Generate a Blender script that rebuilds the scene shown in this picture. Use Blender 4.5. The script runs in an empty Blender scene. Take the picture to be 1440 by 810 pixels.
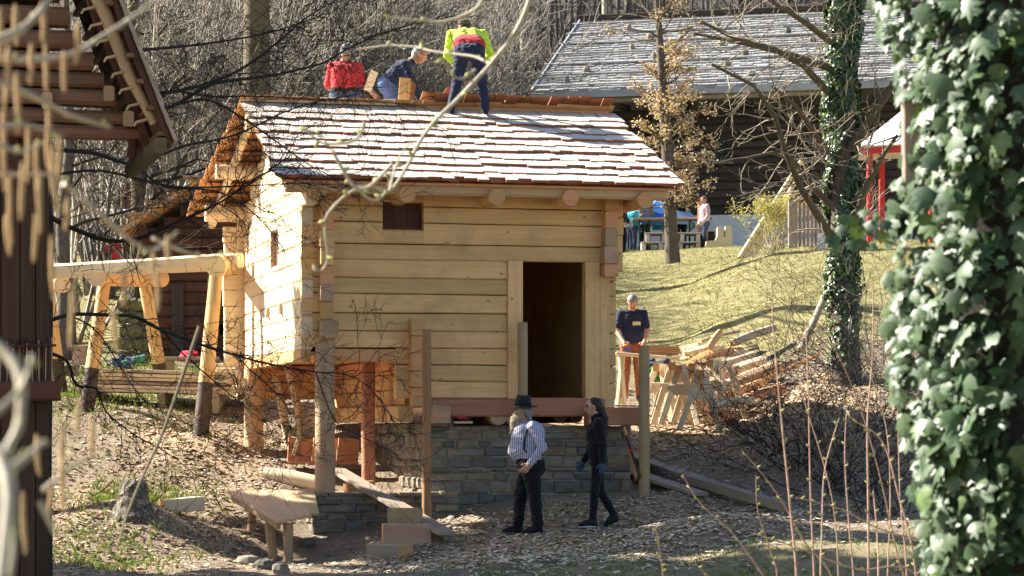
import bpy, math, random
import numpy as np
from mathutils import Vector, Matrix, noise as mnoise

# ------------------------------------------------------------------ camera
SC = bpy.context.scene
COL = SC.collection
F = 3600.0            # focal length in pixels of the 1440 px wide photograph
ZC = 1.33             # eye height above the spot where the walkers tread
HY = 600.0            # pixel row of the horizon
cam_d = bpy.data.cameras.new('camera'); cam = bpy.data.objects.new('camera', cam_d); COL.objects.link(cam)
cam.location = (0, 0, ZC); cam.rotation_euler = (math.radians(90), 0, 0)
cam_d.sensor_width = 36; cam_d.lens = 36 * F / 1440; cam_d.shift_y = (HY - 405) / 1440
cam_d.clip_start = 0.2; cam_d.clip_end = 1500
cam_d.dof.use_dof = True; cam_d.dof.focus_distance = 36.0; cam_d.dof.aperture_fstop = 9.0
SC.camera = cam

# ------------------------------------------------------------------ light
SUN_AZ, SUN_EL = math.radians(20), math.radians(37)      # from the left, a little behind the house
S = Vector((-math.cos(SUN_AZ) * math.cos(SUN_EL), math.sin(SUN_AZ) * math.cos(SUN_EL), math.sin(SUN_EL)))
W = bpy.data.worlds.new('World'); SC.world = W; W.use_nodes = True
nt = W.node_tree; bg = nt.nodes['Background']
sky = nt.nodes.new('ShaderNodeTexSky'); sky.sky_type = 'NISHITA'; sky.sun_disc = False
sky.sun_elevation = SUN_EL; sky.sun_rotation = math.atan2(S.x, S.y)
sky.air_density = 1.0; sky.dust_density = 1.2; sky.ozone_density = 1.0
nt.links.new(sky.outputs[0], bg.inputs[0]); bg.inputs[1].default_value = 0.062
sl = bpy.data.lights.new('sun', 'SUN'); so = bpy.data.objects.new('sun', sl); COL.objects.link(so)
sl.energy = 5.0; sl.angle = math.radians(0.5); sl.color = (1.0, 0.93, 0.82)
so.rotation_euler = (-S).to_track_quat('-Z', 'Y').to_euler(); so.location = (-20, 20, 30)
SC.view_settings.view_transform = 'Standard'; SC.view_settings.look = 'None'
SC.view_settings.exposure = 1.95; SC.view_settings.gamma = 1.0; SC.view_settings.use_curve_mapping = False

# ------------------------------------------------------------------ helpers
R = random.Random(11)
NP = np.random.default_rng(5)
V = Vector

def P(px, py, Y):
    """the point seen at that pixel, Y metres away"""
    return Vector(((px - 720) / F * Y, Y, ZC + (HY - py) / F * Y))

def path(pts, Y0, Y1=None):
    Y1 = Y0 if Y1 is None else Y1
    n = max(1, len(pts) - 1)
    return [P(x, y, Y0 + (Y1 - Y0) * i / n) for i, (x, y) in enumerate(pts)]

def tag(o, label=None, cat=None, group=None, kind=None):
    if label: o['label'] = label
    if cat: o['category'] = cat
    if group: o['group'] = group
    if kind: o['kind'] = kind
    return o

def empty(name, loc=(0, 0, 0), rz=0, label=None, cat=None, group=None):
    o = bpy.data.objects.new(name, None); COL.objects.link(o)
    o.location = loc; o.rotation_euler = (0, 0, rz); o.empty_display_size = .1
    return tag(o, label, cat, group)

def link(name, me, parent=None, loc=None, rot=None):
    o = bpy.data.objects.new(name, me); COL.objects.link(o)
    if parent is not None: o.parent = parent
    if loc is not None: o.location = loc
    if rot is not None: o.rotation_euler = rot
    return o

def copy_tree(o, parent=None):
    c = o.copy(); COL.objects.link(c); c.parent = parent
    for ch in [x for x in o.children]:
        copy_tree(ch, c)
    return c

def frame(d, up=(0, 0, 1)):
    d = Vector(d).normalized(); up = Vector(up)
    if abs(d.dot(up)) > .98 * up.length: up = Vector((0, 1, 0)) if abs(d.y) < .9 else Vector((1, 0, 0))
    s = d.cross(up).normalized(); u = s.cross(d).normalized()
    return d, s, u

class MB:
    def __init__(self):
        self.v = []; self.f = []; self.uv = []; self.m = []; self.sm = []
    def add(self, vs, fs, uvs=None, m=0, smooth=False):
        b = len(self.v); self.v += [tuple(p) for p in vs]
        for i, f in enumerate(fs):
            self.f.append([b + k for k in f]); self.m.append(m); self.sm.append(smooth)
            self.uv.append(uvs[i] if uvs else [(vs[k][0], vs[k][2]) for k in f])
        return self
    def sweep(self, rings, m=0, smooth=False, caps=True, mcap=None, closed=True, ulen=None):
        """rings: list of equal-length lists of points"""
        n = len(rings[0]); vs = [p for r in rings for p in r]; fs = []; uv = []
        u = [0.0]
        for a, b in zip(rings, rings[1:]):
            ca = sum((Vector(p) for p in a), Vector()) / n; cb = sum((Vector(p) for p in b), Vector()) / n
            u.append(u[-1] + (cb - ca).length)
        mid = rings[len(rings) // 2]; w = [0.0]
        for i in range(n): w.append(w[-1] + (Vector(mid[(i + 1) % n]) - Vector(mid[i])).length)
        for k in range(len(rings) - 1):
            for i in range(n if closed else n - 1):
                j = (i + 1) % n
                fs.append((k * n + i, k * n + j, (k + 1) * n + j, (k + 1) * n + i))
                uv.append([(u[k], w[i]), (u[k], w[i + 1]), (u[k + 1], w[i + 1]), (u[k + 1], w[i])])
        self.add(vs, fs, uv, m, smooth)
        if caps:
            for r, rev in ((rings[0], True), (rings[-1], False)):
                c = sum((Vector(p) for p in r), Vector()) / n
                d, s, t = frame((Vector(r[1]) - Vector(r[0])).cross(Vector(r[2 % n]) - Vector(r[0])) or (0, 0, 1))
                idx = list(range(n)); idx = idx[::-1] if rev else idx
                self.add(r, [idx], [[((Vector(r[i]) - c).dot(s) * 1.0, (Vector(r[i]) - c).dot(t)) for i in idx]], m if mcap is None else mcap, False)
        return self
    def beam(self, p0, p1, w, h, up=(0, 0, 1), ch=.012, m=0, mcap=None, taper=1.0, nseg=1, wob=0.0, seed=0):
        """squared timber from p0 to p1; w sideways, h along up; chamfered edges"""
        p0 = Vector(p0); p1 = Vector(p1); d, s, u = frame(p1 - p0, up)
        rings = []; rr = random.Random(seed + int(p0.x * 999 + p0.z * 77))
        ch = min(ch, w * .3, h * .3)
        for k in range(nseg + 1):
            t = k / nseg; c = p0.lerp(p1, t); a = w / 2 * (1 + (taper - 1) * t); b = h / 2 * (1 + (taper - 1) * t)
            if wob: c = c + s * rr.uniform(-wob, wob) + u * rr.uniform(-wob, wob)
            q = [(-a + ch, -b), (a - ch, -b), (a, -b + ch), (a, b - ch), (a - ch, b), (-a + ch, b), (-a, b - ch), (-a, -b + ch)] if ch > 0 else [(-a, -b), (a, -b), (a, b), (-a, b)]
            rings.append([c + s * x + u * y for x, y in q][::-1])
        return self.sweep(rings, m, False, True, mcap)
    def tube(self, pts, radii, n=8, m=0, mcap=None, caps=True, flat=1.0, smooth=True, wob=0.0, seed=0):
        pts = [Vector(p) for p in pts]; rings = []; up = Vector((0, 0, 1)); rr = random.Random(seed)
        if not hasattr(radii, '__len__'): radii = [radii] * len(pts)
        s_prev = None
        for i, p in enumerate(pts):
            d = (pts[min(i + 1, len(pts) - 1)] - pts[max(i - 1, 0)])
            if d.length < 1e-6: d = Vector((0, 0, 1))
            d.normalize()
            if s_prev is None: _, s, u = frame(d, up)
            else:
                s = (s_prev - d * s_prev.dot(d))
                s = s.normalized() if s.length > 1e-5 else frame(d)[1]
                u = s.cross(d)
            s_prev = s; r = radii[i]
            rings.append([p + s * math.cos(2 * math.pi * k / n) * r * (1 + rr.uniform(-wob, wob)) + u * math.sin(2 * math.pi * k / n) * r * flat * (1 + rr.uniform(-wob, wob)) for k in range(n)][::-1])
        return self.sweep(rings, m, smooth, caps, mcap)
    def box(self, c, sx, sy, sz, ch=.0, m=0, rz=0):
        c = Vector(c); e = Vector((math.cos(rz), math.sin(rz), 0)) * (sx / 2)
        return self.beam(c - e, c + e, sy, sz, (0, 0, 1), ch, m)
    def quad(self, a, b, c, d, m=0):
        L1 = (Vector(b) - Vector(a)).length; L2 = (Vector(d) - Vector(a)).length
        return self.add([a, b, c, d], [(0, 1, 2, 3)], [[(0, 0), (L1, 0), (L1, L2), (0, L2)]], m)
    def mesh(self, name, mats):
        me = bpy.data.meshes.new(name); me.from_pydata(self.v, [], self.f)
        uvl = me.uv_layers.new(name='UVMap')
        flat = [c for f in self.uv for p in f for c in p]
        uvl.data.foreach_set('uv', flat)
        for mt in (mats if isinstance(mats, (list, tuple)) else [mats]): me.materials.append(mt)
        me.polygons.foreach_set('material_index', self.m); me.polygons.foreach_set('use_smooth', self.sm)
        me.update(); return me
    def build(self, name, mats, parent=None, loc=None, rot=None):
        return link(name, self.mesh(name, mats), parent, loc, rot)

def np_mesh(name, verts, faces, mats, matidx=None, smooth=False, uv=None):
    """verts (n,3); faces (m,k) all of one size"""
    verts = np.asarray(verts, np.float32); faces = np.asarray(faces, np.int32)
    me = bpy.data.meshes.new(name); nf, k = faces.shape
    me.vertices.add(len(verts)); me.vertices.foreach_set('co', verts.ravel())
    me.loops.add(nf * k); me.loops.foreach_set('vertex_index', faces.ravel())
    me.polygons.add(nf); me.polygons.foreach_set('loop_start', np.arange(0, nf * k, k, dtype=np.int32))
    me.polygons.foreach_set('loop_total', np.full(nf, k, np.int32))
    for mt in (mats if isinstance(mats, (list, tuple)) else [mats]): me.materials.append(mt)
    if matidx is not None: me.polygons.foreach_set('material_index', np.asarray(matidx, np.int32))
    me.polygons.foreach_set('use_smooth', np.full(nf, smooth, bool))
    if uv is not None:
        l = me.uv_layers.new(name='UVMap'); l.data.foreach_set('uv', np.asarray(uv, np.float32).ravel())
    me.update(); me.validate(); return me

def seg_mesh(name, segs, mats, n=3, matidx=None):
    """segs (k,8): p0, p1, r0, r1 -> open little prisms"""
    s = np.asarray(segs, np.float64); p0 = s[:, 0:3]; p1 = s[:, 3:6]; r0 = s[:, 6:7]; r1 = s[:, 7:8]
    d = p1 - p0; L = np.linalg.norm(d, axis=1, keepdims=True) + 1e-9; d = d / L
    a = np.where(np.abs(d[:, 2:3]) > .9, np.array([[1., 0, 0]]), np.array([[0, 0, 1.]]))
    e1 = np.cross(d, a); e1 /= np.linalg.norm(e1, axis=1, keepdims=True); e2 = np.cross(d, e1)
    vs = []
    for base, r in ((p0, r0), (p1 + d * r1 * .3, r1)):
        for k in range(n):
            t = 2 * math.pi * k / n
            vs.append(base + e1 * math.cos(t) * r + e2 * math.sin(t) * r)
    vs = np.stack(vs, 1); K = len(s); idx = np.arange(K)[:, None] * (2 * n)
    fs = np.stack([np.concatenate([idx + k, idx + (k + 1) % n, idx + n + (k + 1) % n, idx + n + k], 1) for k in range(n)], 1).reshape(-1, 4)
    mi = None if matidx is None else np.repeat(np.asarray(matidx), n)
    return np_mesh(name, vs.reshape(-1, 3), fs, mats, mi, True)

# ------------------------------------------------------------------ materials
MATS = {}
class NG:
    def __init__(self, name):
        self.mt = bpy.data.materials.new(name); self.mt.use_nodes = True; self.t = self.mt.node_tree
        self.b = self.t.nodes['Principled BSDF']; self.out = self.t.nodes['Material Output']; MATS[name] = self.mt
    def n(self, t, **kw):
        x = self.t.nodes.new('ShaderNode' + t)
        for k, v in kw.items(): setattr(x, k, v)
        return x
    def l(self, a, b): self.t.links.new(a, b)
    def val(self, sock, v):
        if isinstance(v, bpy.types.NodeSocket): self.l(v, sock)
        else: sock.default_value = v
    def math(self, op, a, b=0.0, c=None):
        x = self.n('Math', operation=op); self.val(x.inputs[0], a); self.val(x.inputs[1], b)
        if c is not None: self.val(x.inputs[2], c)
        return x.outputs[0]
    def mix(self, f, a, b, bt='MIX'):
        x = self.n('Mix', data_type='RGBA', blend_type=bt); self.val(x.inputs[0], f)
        for s, v in ((x.inputs[6], a), (x.inputs[7], b)):
            if isinstance(v, bpy.types.NodeSocket): self.l(v, s)
            else: s.default_value = (*v, 1)
        return x.outputs[2]
    def noise(self, vec, scale, detail=4, rough=.55, dist=0):
        x = self.n('TexNoise'); x.inputs['Scale'].default_value = scale; x.inputs['Detail'].default_value = detail
        x.inputs['Roughness'].default_value = rough; x.inputs['Distortion'].default_value = dist
        if vec is not None: self.l(vec, x.inputs['Vector'])
        return x.outputs['Fac']
    def ramp(self, f, stops):
        x = self.n('ValToRGB'); e = x.color_ramp.elements
        while len(e) < len(stops): e.new(.5)
        for el, (p, c) in zip(e, stops): el.position = p; el.color = (*c, 1) if len(c) == 3 else c
        self.l(f, x.inputs[0]); return x.outputs[0]
    def mr(self, f, a, b, c=0., d=1.):
        x = self.n('MapRange'); x.inputs[1].default_value = a; x.inputs[2].default_value = b
        x.inputs[3].default_value = c; x.inputs[4].default_value = d; self.l(f, x.inputs[0]); return x.outputs[0]
    def mapping(self, vec, scale=(1, 1, 1), loc=None):
        x = self.n('Mapping'); x.inputs['Scale'].default_value = scale; self.l(vec, x.inputs['Vector'])
        if loc is not None:
            if isinstance(loc, bpy.types.NodeSocket): self.l(loc, x.inputs['Location'])
            else: x.inputs['Location'].default_value = loc
        return x.outputs[0]
    def bump(self, h, dist=.01, st=1.0):
        x = self.n('Bump'); x.inputs['Distance'].default_value = dist; x.inputs['Strength'].default_value = st
        self.l(h, x.inputs['Height']); self.l(x.outputs[0], self.b.inputs['Normal']); return x
    def col(self, c): self.val(self.b.inputs['Base Color'], c if isinstance(c, bpy.types.NodeSocket) else (*c, 1))
    def rough(self, r): self.val(self.b.inputs['Roughness'], r)
    def spec(self, s): self.b.inputs['Specular IOR Level'].default_value = s

def wood(name, c1, c2, knot=(.12, .06, .03), knots=True, rough=.7, vary=.35, bump=.004, stain=None, stainamt=.5, hue=.03, spec=.3, gs=1.0):
    g = NG(name); uv = g.n('UVMap').outputs[0]; oi = g.n('ObjectInfo')
    cmb = g.n('CombineXYZ'); rn = oi.outputs['Random']
    g.l(g.math('MULTIPLY', rn, 37.0), cmb.inputs[0]); g.l(g.math('MULTIPLY', rn, 91.0), cmb.inputs[1]); g.l(g.math('MULTIPLY', rn, 13.0), cmb.inputs[2])
    v = g.mapping(uv, (1, 1, 1), cmb.outputs[0])
    gr = g.noise(g.mapping(v, (1.2 * gs, 34 * gs, 1)), 1.0, 5, .6, .6)
    gr2 = g.noise(g.mapping(v, (.5, 5, 1)), 1.0, 3, .5, .3)
    f = g.math('ADD', g.math('MULTIPLY', gr, .6), g.math('MULTIPLY', gr2, .5))
    c = g.mix(g.mr(f, .32, .78), c1, c2)
    ck = g.noise(g.mapping(v, (.9, 70, 1)), 1.0, 3, .6, .2)
    c = g.mix(g.math('MULTIPLY', g.mr(ck, .66, .74), .6), c, knot)
    if knots:
        vo = g.n('TexVoronoi'); vo.inputs['Scale'].default_value = 1.0; g.l(g.mapping(v, (3.2, 7.0, 1)), vo.inputs['Vector'])
        kf = g.mr(vo.outputs['Distance'], .05, .11, 1, 0)
        sc = g.n('SeparateColor'); g.l(vo.outputs['Color'], sc.inputs[0])
        kf = g.math('MULTIPLY', kf, g.math('GREATER_THAN', sc.outputs[0], .3))
        c = g.mix(g.math('MULTIPLY', kf, .85), c, knot)
    hs = g.n('HueSaturation'); g.l(c, hs.inputs['Color'])
    g.l(g.mr(rn, 0, 1, 1 - vary * .5, 1 + vary * .5), hs.inputs['Value']); g.l(g.mr(rn, 0, 1, .5 + hue * .5, .5 - hue * .5), hs.inputs['Hue'])
    c = hs.outputs[0]
    if stain:
        ge = g.n('NewGeometry').outputs['Position']
        st = g.noise(ge, 1.7, 5, .65)
        c = g.mix(g.math('MULTIPLY', g.mr(st, .48, .68), stainamt), c, stain)
    g.col(c); g.rough(rough); g.spec(spec); g.bump(f, bump, .6); return g.mt

def noisy(name, stops, scale=4, rough=.8, bump=.01, detail=6, spec=.3, coord='Position', vary=0.0, scale2=None, sheen=0):
    g = NG(name)
    vec = g.n('NewGeometry').outputs['Position'] if coord == 'Position' else g.n('TexCoord').outputs[coord]
    f = g.noise(vec, scale, detail, .6)
    if scale2: f = g.math('ADD', g.math('MULTIPLY', f, .6), g.math('MULTIPLY', g.noise(vec, scale2, 3), .4))
    c = g.ramp(f, stops)
    if vary:
        hs = g.n('HueSaturation'); g.l(c, hs.inputs['Color']); rn = g.n('ObjectInfo').outputs['Random']
        g.l(g.mr(rn, 0, 1, 1 - vary, 1 + vary), hs.inputs['Value']); c = hs.outputs[0]
    g.col(c); g.rough(rough); g.spec(spec)
    if sheen: g.b.inputs['Sheen Weight'].default_value = sheen
    if bump: g.bump(f, bump, .8)
    return g.mt

def plain(name, c, rough=.6, metal=0., spec=.4):
    return noisy(name, [(.3, tuple(x * .82 for x in c)), (.7, tuple(min(1, x * 1.12) for x in c))], 9, rough, .002, 4, spec) if not metal else _metal(name, c, rough)
def _metal(name, c, rough):
    g = NG(name); g.col(c); g.rough(rough); g.b.inputs['Metallic'].default_value = 1; return g.mt

def leafmat(name, stops, scale=6, rough=.45, spec=.5, trans=.35, coord='Position', byobj=False, coat=0):
    g = NG(name)
    vec = g.n('NewGeometry').outputs['Position'] if coord == 'Position' else g.n('TexCoord').outputs[coord]
    f = g.noise(vec, scale, 3, .6)
    if byobj: f = g.math('ADD', g.math('MULTIPLY', f, .4), g.math('MULTIPLY', g.n('ObjectInfo').outputs['Random'], .6))
    c = g.ramp(f, stops); g.col(c); g.rough(rough); g.spec(spec)
    if coat: g.b.inputs['Coat Weight'].default_value = coat; g.b.inputs['Coat Roughness'].default_value = .3
    tr = g.n('BsdfTranslucent'); tc = g.mix(1.0, c, (1.0, 1.0, .35), 'MULTIPLY'); g.l(tc, tr.inputs[0])
    mx = g.n('MixShader'); mx.inputs[0].default_value = trans
    g.l(g.b.outputs[0], mx.inputs[1]); g.l(tr.outputs[0], mx.inputs[2]); g.l(mx.outputs[0], g.out.inputs[0])
    return g.mt

w_new = wood('new_spruce', (.58, .335, .125), (.80, .525, .245), (.15, .065, .028), vary=.34, hue=.012, stain=(.40, .24, .11), stainamt=.5)
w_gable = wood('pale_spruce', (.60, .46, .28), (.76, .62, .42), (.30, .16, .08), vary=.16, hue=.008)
w_fresh = wood('fresh_larch', (.50, .24, .09), (.66, .38, .17), (.22, .09, .04), vary=.3)
w_red = wood('red_larch', (.29, .125, .06), (.43, .215, .11), (.10, .04, .02), vary=.25, rough=.6)
w_post = wood('peeled_post', (.33, .21, .12), (.50, .34, .20), (.16, .08, .04), vary=.3, stain=(.22, .14, .09))
w_grey = wood('weathered_board', (.26, .20, .15), (.40, .33, .26), (.12, .08, .05), vary=.35, rough=.85)
w_old = wood('old_dark_wood', (.032, .017, .010), (.085, .044, .024), (.012, .007, .005), vary=.5, rough=.8)
w_brown = wood('brown_old_wood', (.055, .022, .012), (.125, .052, .028), (.02, .009, .006), vary=.5, rough=.75)
w_black = wood('blackened_wood', (.030, .021, .016), (.085, .062, .048), (.01, .008, .006), vary=.45, rough=.85)
w_shingle = wood('shingle_face', (.43, .385, .33), (.61, .56, .495), (.26, .14, .08), knots=False, vary=.22, rough=.5, spec=.45, hue=.008)
w_shedge = wood('shingle_butt', (.25, .085, .035), (.42, .17, .07), (.1, .04, .02), knots=False, vary=.35)
w_silver = wood('silver_shingle', (.22, .215, .21), (.42, .415, .40), (.1, .1, .1), knots=False, vary=.4, rough=.6)
w_pole = wood('pale_pole', (.55, .44, .27), (.70, .58, .38), (.3, .2, .1), vary=.2)
w_leg_dark = wood('charred_leg_end', (.05, .033, .024), (.11, .075, .055), (.02, .015, .01), vary=.2)  # darker tone for the lower part of each trestle leg
w_plank = wood('sawn_plank', (.56, .44, .28), (.74, .61, .43), (.28, .16, .08), vary=.35)
bark_grey = noisy('grey_bark', [(.3, (.05, .04, .032)), (.7, (.16, .13, .10))], 14, .9, .02, scale2=60)
bark_dark = noisy('dark_bark', [(.3, (.016, .013, .011)), (.7, (.05, .042, .034))], 25, .9, .006)
bark_moss = noisy('mossy_bark', [(.3, (.07, .052, .036)), (.55, (.13, .105, .06)), (.72, (.10, .12, .03))], 9, .9, .01, scale2=40)
bark_pale = noisy('pale_twig_bark', [(.3, (.28, .24, .18)), (.7, (.55, .48, .37))], 12, .8, .004)
bark_shoot = noisy('shoot_bark', [(.3, (.23, .12, .08)), (.7, (.42, .27, .19))], 30, .5, .0, spec=.5)
bark_hazel = noisy('hazel_bark', [(.3, (.20, .165, .10)), (.7, (.40, .35, .24))], 30, .55, .0, spec=.5)
bark_hill = noisy('hill_wood_bark', [(.3, (.045, .04, .038)), (.7, (.16, .14, .125))], .8, .9, .0)
# ------------------------------------------------------------------ terrain
PY = [-40, 5, 20, 26, 30, 33, 36, 38, 42, 48, 66, 72, 86, 100, 140, 200, 250, 420]
PZ = [-1.2, -.7, -.4, -.2, -.08, .1, .6, 1.3, 1.65, 2.8, 6.0, 6.45, 7.2, 11, 31, 66, 82, 86]
CTRL = [(40, 800, 29), (200, 800, 31), (200, 700, 33.5), (285, 612, 37.5), (120, 580, 39.5), (85, 550, 43), (232, 562, 42),
        (400, 795, 32.6), (335, 745, 33.7), (445, 785, 33.2), (257, 725, 34), (340, 690, 35.6), (350, 655, 38.4), (60, 560, 40),
        (560, 792, 31.8), (600, 735, 33.3), (740, 748, 33), (860, 746, 33), (750, 702, 35), (640, 712, 34.7), (880, 692, 35.2), (907, 697, 34.4),
        (960, 655, 36.8), (965, 628, 39.0), (1000, 597, 40.6), (940, 592, 40.8), (890, 577, 43), (1190, 525, 40.5), (1100, 655, 36.5), (1050, 722, 32), (1150, 765, 29),
        (900, 803, 28), (1300, 700, 34), (870, 422, 55), (950, 385, 60.5), (1150, 347, 54.5), (1060, 350, 58.5), (1250, 332, 54), (880, 366, 67), (1000, 352, 63), (1180, 430, 46.5),
        (880, 502, 48), (1160, 402, 47), (1000, 500, 45), (280, 512, 50), (100, 482, 52), (500, 800, 30.5), (700, 803, 28.5), (450, 784, 33.5), (500, 764, 33.65), (560, 740, 33.9)]
CX = [(P(*c).x, c[2], P(*c).z) for c in CTRL] + [(-2, 42, 2.0), (-.5, 38, 1.1),  (.5, 44, 2.2), (-12, 30, .3), (-12, 40, 1.9), (11, 36, 1.2), (10, 48, 3.9)]
CXa = np.array([c[0] for c in CX]); CYa = np.array([c[1] for c in CX]); CR = np.array([c[2] for c in CX]) - np.interp(CYa, PY, PZ)

def gz_np(X, Y):
    X = np.asarray(X, float); Y = np.asarray(Y, float)
    base = np.interp(Y, PY, PZ)
    num = np.zeros_like(base); den = np.full_like(base, 1 / 6.0 ** 3.2)
    for x, y, r in zip(CXa, CYa, CR):
        w = 1 / ((X - x) ** 2 + (Y - y) ** 2 + (.25 if y < 43.5 else 3.0)) ** 1.6
        num += w * r; den += w
    z = base + num / den
    far = np.clip((Y - 92) / 30, 0, 1)
    z += far * (2.5 * np.sin(X * .045 + 1) + 1.5 * np.sin(X * .11 + Y * .05))
    near = np.clip((70 - Y) / 20, 0, 1)
    z += near * (.025 * np.sin(X * 2.1 + Y * 1.3) + .02 * np.sin(X * 3.7 - Y * 2.9) + .012 * np.sin(X * 7.1 + 1.7) * np.sin(Y * 6.3))
    z += .45 * np.exp(-((X + 4.0) ** 2 + (Y - 32.6) ** 2) / .6) * 0
    return z
def gz(x, y): return float(gz_np(np.array([x]), np.array([y]))[0])
def G(px, Y, dz=0):
    """ground point under a pixel column at depth Y"""
    x = (px - 720) / F * Y
    return Vector((x, Y, gz(x, Y) + dz))
def ground_hit(px, py, y0=18., y1=110.):
    """where the view ray through a pixel meets the ground"""
    Ys = np.linspace(y0, y1, 1400); X = (px - 720) / F * Ys; Z = ZC + (HY - py) / F * Ys
    d = Z - gz_np(X, Ys); i = np.argmax(d < 0)
    return Vector((X[i], Ys[i], gz_np(X[i:i + 1], Ys[i:i + 1])[0]))

def smooth01(a, b, x): t = np.clip((x - a) / (b - a), 0, 1); return t * t * (3 - 2 * t)
def blob(X, Y, cx, cy, rx, ry): return np.exp(-(((X - cx) / rx) ** 2 + ((Y - cy) / ry) ** 2))
def masks(X, Y):
    grass = smooth01(42, 47, Y + .0 * X) * (1 - smooth01(84, 92, Y)) * smooth01(1.0, 2.2, X - .02 * (Y - 45))
    grass = np.maximum(grass, .85 * blob(X, Y, -6.5, 44, 2.6, 6)) * 1.0
    grass = np.maximum(grass, .75 * smooth01(44, 52, Y) * (1 - smooth01(70, 86, Y)))
    grass = np.maximum(grass, .9 * blob(X, Y, -5.1, 35.0, .9, 1.3)); grass = np.maximum(grass, .5 * blob(X, Y, -5.2, 31.5, 1.0, 1.5))
    grass = np.maximum(grass, .55 * smooth01(31.5, 28.5, Y) * smooth01(-2.5, .5, X))
    grass = np.maximum(grass, .5 * blob(X, Y, 1.3, 34.6, .8, .4))
    chips = np.maximum(1.25 * blob(X, Y, 2.9, 40.0, 3.2, 3.4), .9 * blob(X, Y, 1.4, 33.6, 2.6, 2.3))
    chips = np.maximum(chips, .85 * blob(X, Y, .2, 31.8, 2.6, 2.0)); chips = np.maximum(chips, .8 * blob(X, Y, 2.6, 32.6, 1.6, 2.2))
    chips = np.maximum(chips, .9 * blob(X, Y, -4.2, 38.2, 1.8, 2.4)); chips = np.maximum(chips, .5 * blob(X, Y, -3.6, 35.6, 1.2, 1.2))
    chips = np.maximum(chips, .7 * blob(X, Y, -1.8, 39.5, 2.0, 2.0))
    leaf = np.maximum(.95 * blob(X, Y, -5.2, 33.5, 2.4, 4.0), .35)
    leaf = np.maximum(leaf, smooth01(86, 94, Y)); leaf = np.maximum(leaf, .8 * blob(X, Y, 5.2, 42, 2.2, 4))
    return grass, np.clip(chips, 0, 1), leaf

def axis(parts):
    out = [parts[0][0]]
    for a, b, st in parts:
        n = max(1, int(round((b - a) / st))); out += list(np.linspace(a, b, n + 1)[1:])
    return np.array(out)
gx = axis([(-220, -60, 12), (-60, -20, 3), (-20, -9, .6), (-9, 9.5, .13), (9.5, 20, .6), (20, 60, 3), (60, 220, 12)])
gy = axis([(-40, 18, 2), (18, 25, .4), (25, 50, .13), (50, 72, .3), (72, 120, 1.0), (120, 220, 4), (220, 420, 20)])
GX, GY = np.meshgrid(gx, gy); GZ = gz_np(GX, GY)
rough_n = np.zeros_like(GZ)
for k, (fr, am) in enumerate(((1.7, .5), (3.9, .3), (8.3, .2))):
    rough_n += am * np.sin(GX * fr * 1.3 + 3 * np.sin(GY * fr * .7 + k)) * np.sin(GY * fr * 1.1 + 2.3 * np.sin(GX * fr * .9 + k * 2))
near_w = ((GY > 24) & (GY < 72) & (np.abs(GX) < 10)).astype(float)
bank = blob(GX, GY, -4.6, 33.2, 2.2, 2.6)
GZ = GZ + near_w * rough_n * (.018 + .035 * bank)
ny, nx = GZ.shape
gi = (np.arange(ny - 1)[:, None] * nx + np.arange(nx - 1)[None, :]).ravel()
gfaces = np.stack([gi, gi + 1, gi + nx + 1, gi + nx], 1)

g = NG('ground_earth')
pos = g.n('NewGeometry').outputs['Position']
at = g.n('Attribute', attribute_name='mask'); sep = g.n('SeparateColor'); g.l(at.outputs['Color'], sep.inputs[0])
n1 = g.noise(pos, 1.3, 6, .6); n2 = g.noise(pos, 9, 5, .65); n3 = g.noise(pos, 42, 4, .7); n4 = g.noise(pos, 3.5, 5, .6)
earth = g.ramp(g.math('ADD', g.math('MULTIPLY', n2, .5), g.math('MULTIPLY', n3, .5)), [(.3, (.085, .064, .045)), (.5, (.24, .19, .135)), (.7, (.43, .355, .26))])
leafc = g.ramp(n3, [(.34, (.10, .072, .048)), (.5, (.27, .205, .145)), (.66, (.46, .37, .27))])
chipc = g.ramp(n3, [(.34, (.16, .105, .062)), (.48, (.42, .30, .185)), (.62, (.62, .49, .33))])
grs = g.ramp(g.math('ADD', g.math('MULTIPLY', n3, .55), g.math('MULTIPLY', n4, .45)), [(.32, (.10, .10, .038)), (.45, (.18, .168, .066)), (.56, (.30, .262, .125)), (.7, (.43, .37, .215))])
def thr(mask, noi, w=.22): return g.mr(g.math('SUBTRACT', mask, noi), -w * .4, w, 0, 1)
mixn = g.math('ADD', g.math('MULTIPLY', n2, .5), g.math('MULTIPLY', n4, .5))
c = g.mix(thr(sep.outputs[2], mixn, .3), earth, leafc)
c = g.mix(thr(sep.outputs[1], g.math('ADD', g.math('MULTIPLY', n3, .35), g.math('MULTIPLY', n2, .65)), .3), c, chipc)
c = g.mix(thr(sep.outputs[0], mixn, .25), c, grs)
sy_ = g.n('SeparateXYZ'); g.l(pos, sy_.inputs[0])
c = g.mix(g.mr(sy_.outputs[1], 84, 95), c, g.ramp(n2, [(.3, (.04, .036, .036)), (.5, (.075, .064, .06)), (.7, (.13, .108, .095))]))
g.col(c); g.rough(.95); g.spec(.15); g.bump(g.math('ADD', g.math('MULTIPLY', n2, .5), n3), .03, .9)
m_ground = g.mt
ground_me = np_mesh('ground', np.stack([GX.ravel(), GY.ravel(), GZ.ravel()], 1), gfaces, m_ground, smooth=True)
mk = masks(GX.ravel(), GY.ravel()); ca = ground_me.color_attributes.new('mask', 'FLOAT_COLOR', 'POINT')
ca.data.foreach_set('color', np.stack([mk[0], mk[1], mk[2], np.ones_like(mk[0])], 1).astype(np.float32).ravel())
ground = tag(link('ground', ground_me), kind='structure')

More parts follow.
